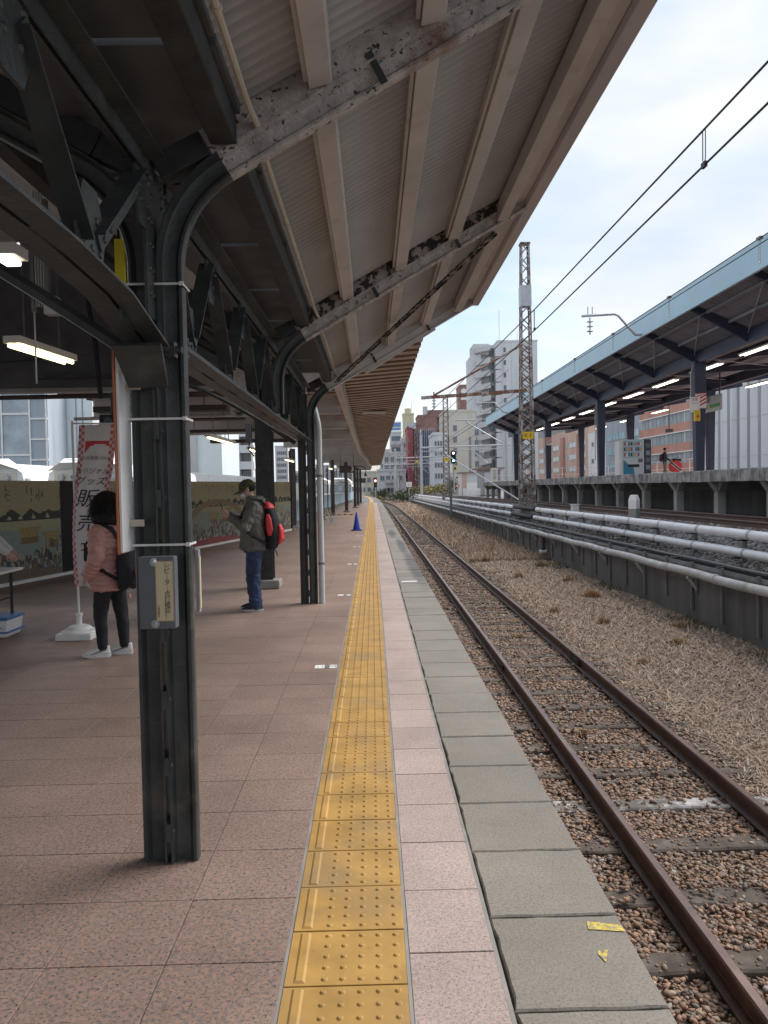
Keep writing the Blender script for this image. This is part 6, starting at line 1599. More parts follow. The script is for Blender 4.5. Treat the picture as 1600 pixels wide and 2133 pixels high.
def diamond(name, label, px, py, Y, r, m0, m1):
    c = at(px, py, Y); t = thing(name, label, 'sign', (c.x,Y,c.z-1))
    MB().prism([(c.x-r,Y,c.z),(c.x,Y,c.z-r),(c.x+r,Y,c.z),(c.x,Y,c.z+r)],(0,0.03,0)).build('plate', m0, t); q = r*0.6
    MB().prism([(c.x-q,Y-0.008,c.z),(c.x,Y-0.008,c.z-q),(c.x+q,Y-0.008,c.z),(c.x,Y-0.008,c.z+q)],(0,0.004,0)).build('centre', m1, t)
    MB().cyl((c.x,Y+0.06,GROUND+1.2),(c.x,Y+0.06,c.z),0.03,6).build('pole', M['galv'], t)
diamond('diamond_sign','black diamond shaped lineside sign below the signal',952,995,72,0.20,M['white_paint'],M['black_print'])
diamond('diamond_sign','white diamond sign with red border near the ground below the signal',953,1012,70,0.24,M['red'],M['white_paint'])
sr = thing('red_signal','small distant signal showing a red light near the platform end','signal',(0.6,115,-1)); c = at(782,1003,115)
MB().box(c.x-0.25,c.x+0.25,115,115.1,c.z-0.9,c.z+0.6).build('backboard', M['black_print'], sr); MB().cyl((c.x,115,c.z+0.1),(c.x,114.9,c.z+0.1),0.18,10).build('lens', M['sig_red'], sr); MB().cyl((c.x,115.15,GROUND),(c.x,115.15,c.z),0.07,6).build('pole', M['galv'], sr)
sw = thing('number_plate_sign','white square lineside plate with figures beside the distant mast','sign',(7,110,0)); c = at(852,1009,112); MB().box(c.x-0.42,c.x+0.42,112,112.05,c.z-0.35,c.z+0.35).build('plate', M['white_paint'], sw); text('22', 0.42, M['grey_print'], sw, (c.x,111.99,c.z), (1,0,0), (0,0,1)); MB().cyl((c.x,112.1,GROUND),(c.x,112.1,c.z),0.05,6).build('pole', M['galv'], sw)
# --- portal gantries of the overhead line in the distance
def gantry(Y, pxa, pxb, py, label, posts, r=0.11):
    a, b = at(pxa, py, Y), at(pxb, py, Y); t = thing('catenary_gantry', label, 'gantry', (a.x,Y,GROUND), group='pale gantries of the overhead line')
    MB().cyl(a, (b.x,Y,a.z+0.25), r, 8).build('beam', M['galv'], t); MB().cyl(a+Vector((0,0,-0.5)), (b.x,Y,a.z-0.25), r*0.6, 6).build('lower_beam', M['galv'], t)
    for p in posts:
        c = at(p, py, Y); MB().cyl((c.x,Y+0.1,GROUND),(c.x,Y+0.1,c.z+(1.6 if p < 900 else 0.6)),0.16,8).build('pole', M['galv'], t)
    for q in (0.2,0.45,0.7): p = a.lerp(b, q); mb = MB(); mb.cyl(p,(p.x,Y,p.z-1.1),0.04,5); insulator(mb,p.x,Y,p.z-0.4,0.6,0.14); mb.build('insulator', M['pipe_grey'], t)
    MB().cyl((a.x+(b.x-a.x)*0.55,Y-0.1,a.z-0.2),(a.x+(b.x-a.x)*0.75,Y-0.1,a.z-2.2),0.06,6).build('strut', M['galv'], t)
gantry(104, 876, 1062, 933, 'pale gantry beam across the upper tracks, nearest behind the signal', (877,1058))
gantry(125, 824, 936, 955, 'pale gantry beam behind the second mast, upper of the far ones', (823,))
gantry(138, 800, 934, 969, 'pale gantry beam behind the second mast, lower of the far ones', (899,))
gantry(150, 790, 905, 976, 'small pale gantry in front of the crimson wall', (832,), 0.08)
cb = thing('light_bracket', 'pale pipe bracket with diagonal stay left of the far roof end', 'catenary arm', (10,75,4)); a, b, c = at(947,876,75), at(1018,873,75), at(1048,924,75)
MB().cyl(a,b,0.06,6).cyl(at(970,878,75),c,0.06,6).build('arm', M['galv'], cb); MB().cyl((c.x+0.3,75,0.2),(c.x+0.3,75,at(1055,860,75).z),0.18,8).build('pole', M['galv'], cb)
for k, (p0, p1, lb) in enumerate(((((905,850,33.2)),(815,930,140),'thin wire descending from the insulator into the distance'),((1060,770,60),(820,960,150),'thin wire crossing before the apartment tower'),((1100,800,60),(830,985,150),'thin lower wire crossing before the cream block'))):
    wire('overhead_wire', lb, [at(*p0), at(*p1)], 0.02, GW)
pb = thing('concrete_pole', 'slim pale concrete pole before the dark mesh building', 'pole', (6,120,GROUND)); c = at(876,895,120); MB().cyl((c.x,120,GROUND),(c.x,120,c.z),0.17,10,0.12).build('shaft', M['w_pale'], pb)
pb = thing('concrete_pole', 'slim pale pole left of the second mast, cut by the shrubs', 'pole', (4,116,GROUND)); c = at(822,1000,116); MB().cyl((c.x,116,GROUND),(c.x,116,c.z+2),0.14,8).cyl((c.x+0.5,116,GROUND),(c.x+0.5,116,c.z+0.5),0.12,8).build('shaft', M['galv'], pb)
pb = thing('relay_post', 'pale pole with box at the end of the platform', 'pole', (-1,90,0)); c = at(770,1015,100); MB().cyl((c.x-0.9,100,GROUND),(c.x-0.9,100,c.z+1.2),0.07,6).build('shaft', M['galv'], pb); MB().box(c.x-1.3,c.x-0.5,99.9,100.1,c.z+0.6,c.z+1.2).build('box', M['black_print'], pb)

# --- trains on the left
def train(x, y, label, m_, ln=9, sc=1.0):
    t = thing('train_car', label, 'train', (x,y,GROUND), group='railcars parked left of the platform'); z0 = GROUND; hw = 1.38
    prof = [(-hw,0.9),(-hw,2.9),(-hw*0.93,3.35),(-hw*0.6,3.62),(0,3.72),(hw*0.6,3.62),(hw*0.93,3.35),(hw,2.9),(hw,0.9)]
    MB().prism([(x+a,y,z0+b) for a, b in prof],(0,ln,0)).build('body', m_, t)
    MB().prism([(x-hw*0.98,y-0.02,z0+3.40),(x-hw*0.55,y-0.45,z0+3.66),(x+hw*0.55,y-0.45,z0+3.66),(x+hw*0.98,y-0.02,z0+3.40),(x+hw*0.6,y-0.02,z0+3.78),(x-hw*0.6,y-0.02,z0+3.78)],(0,0.12,0.03)).build('visor', M['white_paint'], t)
    MB().box(x-hw*0.8,x+hw*0.8,y-0.06,y-0.005,z0+3.02,z0+3.36).build('lamp_panel', M['w_cream'], t)
    for q in (-0.85,-0.45,0.45,0.85):
        MB().cyl((x+q,y-0.06,z0+3.20),(x+q,y-0.20,z0+3.20),0.10,12).build('lamp_ring', M['galv'], t); MB().cyl((x+q,y-0.19,z0+3.20),(x+q,y-0.215,z0+3.20),0.075,12).build('lens', M['galv'] if abs(q) > 0.8 else M['glass'], t)
    for q in (-0.18,0.02,0.2): MB().box(x+q,x+q+0.07,y-0.16,y-0.065,z0+3.05,z0+3.42).build('horn', M['steel_grey'], t)
    for q in (-0.90,0.0,0.90):
        MB().box(x+q-0.41,x+q+0.41,y-0.05,y-0.005,z0+2.05,z0+2.96).build('window_frame', M['black_rubber'], t); MB().box(x+q-0.36,x+q+0.36,y-0.065,y-0.052,z0+2.10,z0+2.91).build('windscreen', M['glass_pale'], t)
    MB().box(x-hw,x+hw,y+0.1,y+ln-0.1,z0+0.35,z0+0.88).build('underframe', M['black_rubber'], t)
    for s_ in (-1,1):
        for k in range(4): MB().box(x+s_*hw-(0.0 if s_ > 0 else 0.02),x+s_*hw+(0.02 if s_ > 0 else 0),y+0.9+2*k,y+2.1+2*k,z0+1.8,z0+2.7).build('side_window', M['glass'], t)
    MB().cyl((x+hw+0.12,y-0.1,z0+3.0),(x+hw+0.12,y-0.1,z0+3.18),0.10,10).cyl((x+hw-0.05,y-0.05,z0+2.9),(x+hw+0.12,y-0.1,z0+3.0),0.03,6).build('mirror', M['white_paint'], t)
    return t
train(-12.2, 24.0, 'cream railcar front with lamps, leftmost behind the printed panels', M['white_paint'])
train(-9.05, 24.6, 'cream railcar front with lamps, behind the white banner', M['white_paint'])
train(-6.6, 92, 'distant white railcar left of the blue fence, left one', M['white_paint'])
train(-3.95, 94, 'distant white railcar beside the blue fence, right one', M['white_paint'])
# ================================================================== THINGS ON THE PLATFORM
# --- signs on the first pillar
t = thing('repeater_box', 'grey metal box with cream vertical sticker on the nearest pillar', 'control box', (PX,3.17,1.02))
x0, x1, zb, zt = -0.968, -0.818, 1.026, 1.325; yf = 3.135
MB().box(x0,x1,yf,yf+0.055,zb,zt).build('case', mat('box_grey',(0.115,0.125,0.14),0.5,var=0.08,vscale=8), t, bevel=0.006)
for z in (zt-0.022,zb+0.022): MB().ball((x0+0.066,yf-0.002,z),0.0125,10,6).cyl((x0+0.066,yf,z),(x0+0.066,yf-0.003,z),0.017,12).build('bolt', M['galv'], t, smooth=True)
MB().box(-0.898,-0.824,yf-0.0025,yf-0.0005,1.058,1.308).build('sticker', mat('sticker_rim',(0.40,0.26,0.20),0.6), t)
MB().box(-0.894,-0.828,yf-0.0040,yf-0.0028,1.062,1.304).build('sticker_face', mat('sticker_cream',(0.58,0.51,0.32),0.6), t)
text('レ\nピ\n｜\nタ\n｜\n点\n灯\n確\n認\n！', 0.0265, M['black_print'], t, (-0.849,yf-0.0052,1.184), (1,0,0), (0,0,1), vspace=0.88)
text('千\n葉\n運\n輸\n区', 0.0105, M['black_print'], t, (-0.886,yf-0.0052,1.100), (1,0,0), (0,0,1), vspace=0.95)
t = thing('board_sign', 'narrow white sign board with orange edge, side on at the first pillar', 'sign', (-1.06,3.4,1.35))
MB().box(-1.026,-1.014,3.10,3.25,1.345,2.155).build('board', M['white_plastic'], t, bevel=0.003)
mat('orange_edge',(0.42,0.13,0.05),0.5); MB().box(-1.034,-1.027,3.09,3.252,1.34,2.16).build('rim', M['orange_edge'], t)
for z in (2.03,1.462): MB().box(-1.0135,-0.958,3.19,3.21,z-0.014,z+0.014).cyl((-0.966,3.189,z),(-0.966,3.182,z),0.008,8).build('clip', M['conduit'], t)
t = thing('notice_holder', 'thin cream notice holder on the back of the first pillar', 'notice', (-0.79,3.5,1.05))
MB().box(-0.795,-0.78,3.40,3.435,1.05,1.33).build('frame', M['galv'], t); MB().box(-0.779,-0.777,3.405,3.43,1.065,1.30).build('paper', M['sticker_cream'], t)
t = thing('yellow_strap', 'bright yellow strip behind the first pillar below the girder', 'strip', (-1.16,4.2,2.2)); c = at(247,560,4.2); MB().box(c.x-0.02,c.x+0.03,4.2,4.23,c.z-0.13,c.z+0.16).build('strip', mat('lime',(0.62,0.56,0.02),0.5), t); MB().cyl((c.x,4.215,c.z+0.16),(c.x,4.215,3.1),0.008,6).build('cord', M['black_rubber'], t)
# --- hanging junction gear at upper left
t = thing('ceiling_conduit_rack', 'small steel conduit rack hanging from the dark roof at left', 'conduit rack', (-2.1,4.9,2.5)); c = at(85,600,4.9)
MB().box(c.x-0.055,c.x-0.035,4.88,4.92,c.z-0.15,c.z+0.55).box(c.x+0.035,c.x+0.055,4.88,4.92,c.z-0.15,c.z+0.55).build('channel', M['steel_grey'], t)
for q in range(4): MB().cyl((c.x-0.025+0.017*q,4.89,c.z-0.12),(c.x-0.025+0.017*q,4.89,c.z+0.6),0.006,6).build('conduit', M['galv'], t)
MB().cyl((c.x-0.045,4.9,c.z-0.15),(c.x-0.045,4.9,c.z-0.6),0.006,6).build('rod', M['galv'], t); MB().box(c.x+0.03,c.x+0.11,4.86,4.94,c.z-0.17,c.z-0.06).build('junction_box', M['galv'], t)
t = thing('downpipe_cable', 'dark cable conduit hanging down in front of the pale cross beam', 'conduit', (-3.2,9.5,2.5)); MB().tube([at(180,560,9.0),at(185,640,9.0),at(200,720,9.0),at(207,800,9.0),at(210,830,9.0)],0.03,6).build('conduit', M['black_rubber'], t); MB().cyl(at(180,560,9.0),(at(180,560,9.0).x,9.0,4.0),0.02,6).build('rod', M['steel_grey'], t)
t = thing('ceiling_camera', 'black camera box under the pale beam above the banner', 'camera', (-3.9,11.2,2.5)); c = at(236,880,11.2); MB().box(c.x-0.14,c.x+0.14,11.0,11.4,c.z-0.10,c.z+0.10).build('case', M['black_rubber'], t, bevel=0.02); MB().cyl((c.x,11.2,c.z+0.1),(c.x,11.2,3.02),0.03,8).build('stem', M['brown_steel'], t); MB().cyl((c.x,11.0,c.z),(c.x,10.97,c.z),0.06,12).build('lens', M['glass'], t)

# --- banner
bx0, by0 = -3.225, 8.33
ban = thing('nobori_banner', 'tall white banner with red checked edges and black lettering', 'banner', (bx0,by0,0))
MB().cyl((bx0,by0,0.10),(bx0-0.01,by0,2.36),0.013,10).build('pole', M['white_plastic'], ban); MB().cyl((bx0-0.01,by0,2.33),(bx0+0.52,by0-0.02,2.32),0.008,8).build('top_rod', M['white_plastic'], ban)
MB().rings([(bx0,by0,0.0,0.20,0.20),(bx0,by0,0.07,0.20,0.20),(bx0,by0,0.085,0.185,0.185),(bx0,by0,0.10,0.14,0.14),(bx0,by0,0.13,0.11,0.11),(bx0,by0,0.145,0.06,0.06)],24).box(bx0-0.19,bx0+0.19,by0-0.19,by0+0.19,0.0,0.075).build('base', M['white_plastic'], ban, bevel=0.012)
MB().cyl((bx0,by0,0.14),(bx0,by0,0.24),0.030,12).cyl((bx0,by0,0.24),(bx0,by0,0.27),0.038,12).build('socket', M['white_plastic'], ban)
BW, BH, BT = 0.45, 1.74, 2.31
def cloth(u, v):
    """banner surface: u 0..1 across from the pole side, v 0..1 downwards"""
    z = BT-BH*v
    lx = bx0+0.045+0.035*math.sin(2.2+5.0*v)-0.13*max(0,v-0.25)*(1.1-0.35*v)
    wdt = BW*(0.95-0.62*max(0,(v-0.28))**1.05)
    ang = 0.25*math.sin(4.4*v+0.6)+0.5*max(0,v-0.55)
    d = 0.045*math.sin(3.0*u*math.pi*0.8+5*v)*(0.3+v)
    x = lx+wdt*u*math.cos(ang); y = by0-0.03-wdt*u*math.sin(ang)*0.7+d-0.05*math.sin(u*3.14)*v
    return Vector((x, y, z-0.05*u*v+(0.04*u if v > 0.9 else 0)))
nu, nv = 26, 100; V = []; Fq = []; C = []
for j in range(nv+1):
    for i in range(nu+1): V.append(tuple(cloth(i/nu, j/nv)-Vector((bx0,by0,0))))
for j in range(nv):
    for i in range(nu):
        Fq.append((j*(nu+1)+i, j*(nu+1)+i+1, (j+1)*(nu+1)+i+1, (j+1)*(nu+1)+i))
        u, v = (i+.5)/nu, (j+.5)/nv; c = (0.66,0.63,0.62); ck = (j//2+i//2) % 2 if (i < 4 or i >= nu-4) else None
        if i < 4 or i >= nu-4: c = (0.50,0.15,0.155) if ck else (0.62,0.50,0.50)
        elif 0.10 < v < 0.17 and u > 0.20:
            cx_, r_ = 0.62, 0.40; inside = ((u-cx_)/r_)**2+((v-0.185)/0.065)**2 < 1
            if not inside: c = (0.58,0.05,0.06)
        C.append(c)
o = raw_mesh('cloth', V, Fq, 4, M['print'], C, True); o.parent = ban; o.modifiers.new('thick','SOLIDIFY').thickness = 0.0016
def banner_text(body, u, v, size, m=None, skew=0.2):
    p = cloth(u, v); pr = (cloth(min(1,u+0.1), v)-cloth(max(0,u-0.1), v)).normalized(); pd = (cloth(u, v-0.02)-cloth(u, v+0.02)).normalized(); n = pr.cross(pd).normalized()
    if n.y > 0: n = -n
    text(body, size, m or M['black_print'], ban, p+n*0.014, pr, (pd+pr*skew))
banner_text('鉄道開業150th', 0.54, 0.205, 0.046, M['grey_print'], 0.0)
banner_text('オリジナル', 0.50, 0.285, 0.072); banner_text('グッズ', 0.50, 0.345, 0.105)
banner_text('販', 0.46, 0.455, 0.22); banner_text('売', 0.46, 0.605, 0.21); banner_text('中', 0.45, 0.765, 0.20)

# --- table, crate at the left edge
tb = thing('sales_table', 'white topped folding table with black legs at the left picture edge', 'table', (-4.5,8.35,0))
MB().box(-5.30,-4.00,8.10,8.75,0.715,0.745).build('table_top', M['white_paint'], tb, bevel=0.008)
for x in (-4.10,-5.2):
    for y in (8.2,8.65): MB().cyl((x,y,0.0),(x,y,0.715),0.018,8).build('leg', M['black_rubber'], tb)
    MB().cyl((x,8.2,0.12),(x,8.65,0.12),0.014,8).build('stretcher', M['black_rubber'], tb)
    MB().cyl((x,8.2,0.42),(x,8.65,0.42),0.010,8).build('stretcher', M['black_rubber'], tb)
cr = thing('storage_box', 'white plastic storage box with blue lid under the table', 'box', (-4.3,8.5,0))
MB().rings([(-4.28,8.55,0.0,0.30,0.24),(-4.28,8.55,0.21,0.33,0.26)],4).build('tub', M['white_plastic'], cr) if False else MB().add([(-4.5,8.36,0.004),(-4.04,8.36,0.004),(-4.04,8.72,0.004),(-4.5,8.72,0.004),(-4.53,8.34,0.20),(-4.01,8.34,0.20),(-4.01,8.74,0.20),(-4.53,8.74,0.20)],[(0,3,2,1),(4,5,6,7),(0,1,5,4),(1,2,6,5),(2,3,7,6),(3,0,4,7)]).build('tub', M['white_plastic'], cr, bevel=0.02)
mat('lid_blue',(0.06,0.16,0.40),0.4); MB().box(-4.54,-4.0,8.33,8.75,0.201,0.235).build('lid', M['lid_blue'], cr, bevel=0.01); MB().box(-4.54,-4.0,8.325,8.755,0.06,0.075).build('blue_trim', M['lid_blue'], cr)

# --- cone, bar, notice
cn = thing('traffic_cone', 'blue traffic cone beside the yellow strip', 'traffic cone', (-0.60,27.5,0))
MB().rings([(-0.60,27.5,0.03,0.135,0.135),(-0.60,27.5,0.62,0.028,0.028),(-0.60,27.5,0.66,0.02,0.02)],20).build('cone', M['blue_cone'], cn, smooth=True)
MB().box(-0.79,-0.41,27.31,27.69,0.0,0.035).build('base', mat('cone_base',(0.01,0.025,0.12),0.6), cn, bevel=0.02)
br = thing('barrier_bar', 'black and yellow striped bar from the cone to the columns', 'barrier', (-1.6,30,0.5))
a, b = at(672,1074,33.5), Vector((-0.64,33.0,0)); a.z = 0.36; b = Vector((-0.88,33.2,0.37)); n = 10
for k in range(n): MB().cyl(a.lerp(b,k/n), a.lerp(b,(k+0.985)/n), 0.02, 8).build('black_section' if k%2 else 'yellow_section', M['black_rubber'] if k%2 else M['yellow'], br)
ps = thing('barrier_pole', 'slim black pole leaning by the brown column at the bar', 'pole', (-2.2,36,0)); MB().tube([(-2.14,36.4,2.6),(-2.14,36.4,0.62),(-1.93,36.1,0.02)],0.025,6).build('pole', M['black_rubber'], ps)
no = thing('entry_notice', 'small white no entry notice hanging from the striped bar', 'notice', (-1.75,33.3,0)); c = at(690,1080,33.3)
MB().box(c.x-0.13,c.x+0.13,33.3,33.31,0.02,0.30).build('plate', M['white_paint'], no); 
mb = MB(); ring = [(c.x+0.075*math.cos(q),33.296,0.17+0.075*math.sin(q)) for q in np.linspace(0,2*math.pi,21)]; mb.tube(ring,0.008,5); mb.bar((c.x-0.05,33.296,0.22),(c.x+0.05,33.296,0.12),0.012,0.006,up=(0,1,0)); mb.build('symbol', M['grey_print'], no)
MB().cyl((c.x,33.3,0.30),(c.x,33.25,0.36),0.004,5).build('string', M['black_rubber'], no)

# ================================================================== PEOPLE (local frame: x forward, y left, z up)
FOLD = bpy.data.textures.new('folds', 'CLOUDS'); FOLD.noise_scale = 0.075; FOLD.noise_depth = 2
def soft(name, mb, m, parent, voxel=0.012, smooth=6, fold=0.0):
    """one continuous surface grown from overlapping shapes"""
    o = mb.build(name, m, parent, smooth='all', local=True)
    r = o.modifiers.new('skin', 'REMESH'); r.mode = 'VOXEL'; r.voxel_size = voxel; r.use_smooth_shade = True
    s = o.modifiers.new('relax', 'SMOOTH'); s.iterations = smooth; s.factor = 0.5
    if fold:
        d = o.modifiers.new('folds', 'DISPLACE'); d.texture = FOLD; d.strength = fold; d.mid_level = 0.5; d.texture_coords = 'LOCAL'
    return o
def limb(mb, pts, rad, n=14):
    """tapered limb with rounded ends, extra rings between joints"""
    P, r_ = [], []
    for k in range(len(pts)-1):
        a, b = Vector(pts[k]), Vector(pts[k+1])
        for q in range(4): P.append(a.lerp(b, q/4)); r_.append(rad[k]+(rad[k+1]-rad[k])*q/4)
    P.append(Vector(pts[-1])); r_.append(rad[-1]); mb.tube(P, r_, n)
    for p, q in ((pts[0], rad[0]), (pts[-1], rad[-1])): mb.ball(p, q*0.98, 12, 8)
def hand(mb, wrist, direc, palm_n, side, curl, sc=1.0):
    """palm, four bent fingers of unequal length and a thumb leaving the side of the palm"""
    d = Vector(direc).normalized(); n = Vector(palm_n); n = (n-d*n.dot(d)).normalized(); s = d.cross(n)*side; w0 = Vector(wrist)
    mb.obox(w0+d*0.045*sc, d*0.048*sc, s*0.036*sc, n*0.013*sc)
    for k, (off, ln) in enumerate(((0.027,0.072),(0.009,0.080),(-0.009,0.074),(-0.026,0.058))):
        p = w0+d*0.088*sc+s*off*sc; pts = [p]; dd = d.copy()
        for q in range(3):
            a = curl*(q+1)*0.5; dd = (d*math.cos(a)+n*math.sin(a)); p = p+dd*ln*sc/3; pts.append(p)
        mb.tube(pts, [0.0092*sc,0.0088*sc,0.008*sc,0.0068*sc], 8); mb.ball(pts[-1], 0.0068*sc, 8, 6)
    p = w0+d*0.03*sc+s*0.034*sc; q1 = p+(s*0.7+d*0.6+n*0.35).normalized()*0.035*sc; q2 = q1+(d*0.8+n*0.5+s*0.05).normalized()*0.032*sc
    mb.tube([p,q1,q2],[0.0125*sc,0.0105*sc,0.008*sc],8); mb.ball(q2,0.008*sc,8,6)
def head(mb, c, pitch, yaw, s=1.0):
    """skull, jaw, nose, ears, brow; returns transform"""
    Rm = Matrix.Rotation(yaw,3,'Z') @ Matrix.Rotation(pitch,3,'Y'); c = Vector(c)
    def T(v): return c+Rm @ (Vector(v)*s)
    def blob(v, r, sc):
        b = MB(); b.ball((0,0,0), r*s, 18, 14, sc); mb.add([T(v)+Rm @ Vector(q) for q in b.v], b.f)
    blob((-0.010,0,0.025),0.093,(1.06,0.80,1.0)); blob((0.022,0,-0.035),0.066,(1.0,0.88,1.05)); blob((0.040,0,-0.078),0.036,(1.0,1.0,0.75))
    blob((0.055,0,0.000),0.05,(0.75,1.05,0.9)); blob((0.093,0,-0.012),0.014,(1.05,0.85,1.5)); blob((0.103,0,-0.024),0.0125,(1,1.05,0.8)); blob((0.084,0,-0.055),0.014,(0.7,1.6,0.6))
    for s_ in (-1,1): blob((-0.012,s_*0.076,-0.005),0.024,(0.75,0.38,1.25))
    return T, Rm
def shoe(parent, foot, yaw, m_up, m_sole, ln=0.27, stripe=None, letter=None):
    f = Vector(foot); Rm = Matrix.Rotation(yaw,3,'Z'); sc = ln/0.27
    def tr(b): return [tuple(f+Rm @ Vector((q[0]*sc,q[1]*sc,q[2]))) for q in b.v]
    def outline(w_, x0, x1):
        pts = []
        for k in range(24):
            a = 2*math.pi*k/24; cx_ = (x0+x1)/2; hx = (x1-x0)/2; x = cx_+hx*math.cos(a); y = w_*math.sin(a)*(1.0 if math.cos(a) > -0.1 else 0.84)*(1 if abs(math.cos(a)) < 0.98 else 1); pts.append((x, y))
        return pts
    b = MB(); P = []
    for z, w_, x0, x1 in ((0.0,0.046,-0.085,0.182),(0.012,0.049,-0.09,0.187),(0.028,0.048,-0.09,0.185)): P += [(x,y,z+(0.012*max(0,(x-0.12)/0.06) if z < 0.02 else 0)) for x, y in outline(w_,x0,x1)]
    F = [(i*24+j,i*24+(j+1)%24,(i+1)*24+(j+1)%24,(i+1)*24+j) for i in range(2) for j in range(24)]+[tuple(range(23,-1,-1)),tuple(range(48,72))]
    b.add(P,F); c = MB(); c.add(tr(b), b.f); s_ = c.build('sole', m_sole, parent, smooth=True, local=True)
    b = MB(); P = []; rings = [(0.029,0.046,-0.086,0.180),(0.045,0.044,-0.085,0.168),(0.060,0.040,-0.083,0.135),(0.078,0.036,-0.080,0.085),(0.095,0.034,-0.078,0.040),(0.105,0.035,-0.078,0.028)]
    for z, w_, x0, x1 in rings: P += [(x,y,z) for x, y in outline(w_,x0,x1)]
    F = [(i*24+j,i*24+(j+1)%24,(i+1)*24+(j+1)%24,(i+1)*24+j) for i in range(len(rings)-1) for j in range(24)]+[tuple(range(23,-1,-1)),tuple(range(24*(len(rings)-1),24*len(rings)))]
    b.add(P,F); c = MB(); c.add(tr(b), b.f); u = c.build('shoe', m_up, parent, smooth='all', local=True); s_.parent = u
    if stripe:
        for sd_ in (1,-1):
            b = MB(); b.prism([(0.09,sd_*0.047,0.032),(0.11,sd_*0.0455,0.032),(0.0,sd_*0.0445,0.070),(-0.055,sd_*0.041,0.082),(-0.05,sd_*0.0425,0.070),(0.0,sd_*0.0455,0.056)],(0,sd_*0.003,0)); c = MB(); c.add(tr(b), b.f); q = c.build('stripe', stripe, u, local=True)
    if letter:
        for sd_ in (1,-1):
            b = MB()
            for x0, z0, x1, z1 in ((-0.01,0.04,0.0,0.075),(0.0,0.075,0.03,0.04),(0.03,0.04,0.04,0.075)): b.bar((x0,sd_*0.0455,z0),(x1,sd_*0.0455,z1),0.006,0.004,up=(0,1,0))
            c = MB(); c.add(tr(b), b.f); c.build('side_mark', letter, u, local=True)
        b = MB(); 
    for k in range(4):
        b = MB(); x = 0.045+0.022*k; z = 0.086-0.010*k; b.bar((x,-0.022,z),(x,0.022,z),0.006,0.006); c = MB(); c.add(tr(b), b.f); c.build('lace', m_sole if letter else M['white_plastic'], u, local=True)
    return u
def quilt(mb, rg, n=28, step=0.055, depth=0.010, offs=None):
    """puffer tube: ellipse rings whose radius swells between stitch lines"""
    out_ = []
    zs = [r[2] for r in rg]; z = zs[0]
    while z <= zs[-1]+1e-6:
        for k in range(len(rg)-1):
            if rg[k][2] <= z <= rg[k+1][2]+1e-6: break
        q = (z-rg[k][2])/(rg[k+1][2]-rg[k][2]); r = [rg[k][i]+(rg[k+1][i]-rg[k][i])*q for i in range(5)]
        sw = depth*abs(math.sin(math.pi*z/step)); out_.append((r[0],r[1],z,r[3]+sw,r[4]+sw)); z += step/6
    mb.rings(out_, n)
def quilt_limb(mb, pts, rad, step=0.05, depth=0.013, n=18):
    P, r_ = [], []; d = 0
    for k in range(len(pts)-1):
        a, b = Vector(pts[k]), Vector(pts[k+1]); ln = (b-a).length; m_ = max(4, int(ln/step*6))
        for q in range(m_): P.append(a.lerp(b,q/m_)); dd = d+ln*q/m_; r_.append(rad[k]+(rad[k+1]-rad[k])*q/m_+depth*abs(math.sin(math.pi*dd/step)))
        d += ln
    P.append(Vector(pts[-1])); r_.append(rad[-1]); mb.tube(P, r_, n); mb.ball(pts[0], rad[0], 14, 10)

# ---------------------------------------------------------------- woman
wm = thing('person', 'person in pink quilted jacket, black trousers and white sneakers facing the banner', 'person', (-2.565,7.40,0), R(158))
HY = R(-40)   # head turned away from the camera
LF, RF = (0.06,0.085,0.0), (-0.055,-0.10,0.0)
b = MB(); T, Rm = head(b, (0.005,0,1.435), 0.05, HY, 0.95); limb(b, [(-0.02,0,1.22),(0,0,1.36)], [0.06,0.05])
b.rings([(-0.01,0,0.70,0.10,0.15),(-0.01,0,0.85,0.10,0.145),(-0.01,0,1.0,0.09,0.125),(-0.01,0,1.18,0.095,0.15),(-0.02,0,1.27,0.07,0.12)],20)
limb(b, [(-0.01,0.09,0.74),(0.03,0.10,0.42),(LF[0]-0.03,LF[1],0.08)], [0.075,0.05,0.036]); limb(b, [(-0.02,-0.09,0.74),(-0.05,-0.10,0.42),(RF[0]-0.02,RF[1],0.08)], [0.075,0.05,0.036])
for s_ in (1,-1):
    limb(b, [(-0.02,s_*0.16,1.22),(-0.06,s_*0.22,0.97),(0.06,s_*0.21,0.80)], [0.045,0.036,0.028]); hand(b, (0.06,s_*0.21,0.80), (0.8,-0.2*s_,-0.5), (0,-s_,0), s_, 0.5, 0.9)
soft('body', b, M['skin'], wm, 0.010, 4)
b = MB()
quilt(b, [(-0.005,0,0.645,0.150,0.190),(-0.005,0,0.74,0.152,0.195),(-0.01,0,0.90,0.138,0.180),(-0.015,0,1.08,0.140,0.185),(-0.02,0,1.18,0.130,0.180),(-0.02,0,1.245,0.105,0.145),(-0.015,0,1.29,0.075,0.085),(-0.01,0,1.335,0.070,0.075)],30,0.058,0.020)
for s_ in (1,-1): quilt_limb(b, [(-0.02,s_*0.165,1.20),(-0.065,s_*0.235,0.97),(0.075,s_*0.20,0.79)], [0.078,0.068,0.056])
soft('jacket', b, M['puffer'], wm, 0.006, 1, 0.03)
b = MB(); b.rings([(-0.005,0,0.66,0.125,0.155),(-0.005,0,0.75,0.125,0.155)],20)
limb(b, [(-0.005,0.080,0.72),(0.03,0.10,0.40),(LF[0]-0.035,LF[1],0.10)], [0.092,0.064,0.049]); limb(b, [(-0.01,-0.080,0.72),(-0.055,-0.10,0.40),(RF[0]-0.03,RF[1],0.10)], [0.092,0.064,0.049])
soft('trousers', b, M['cloth_black'], wm, 0.010, 3, 0.02)
b = MB()
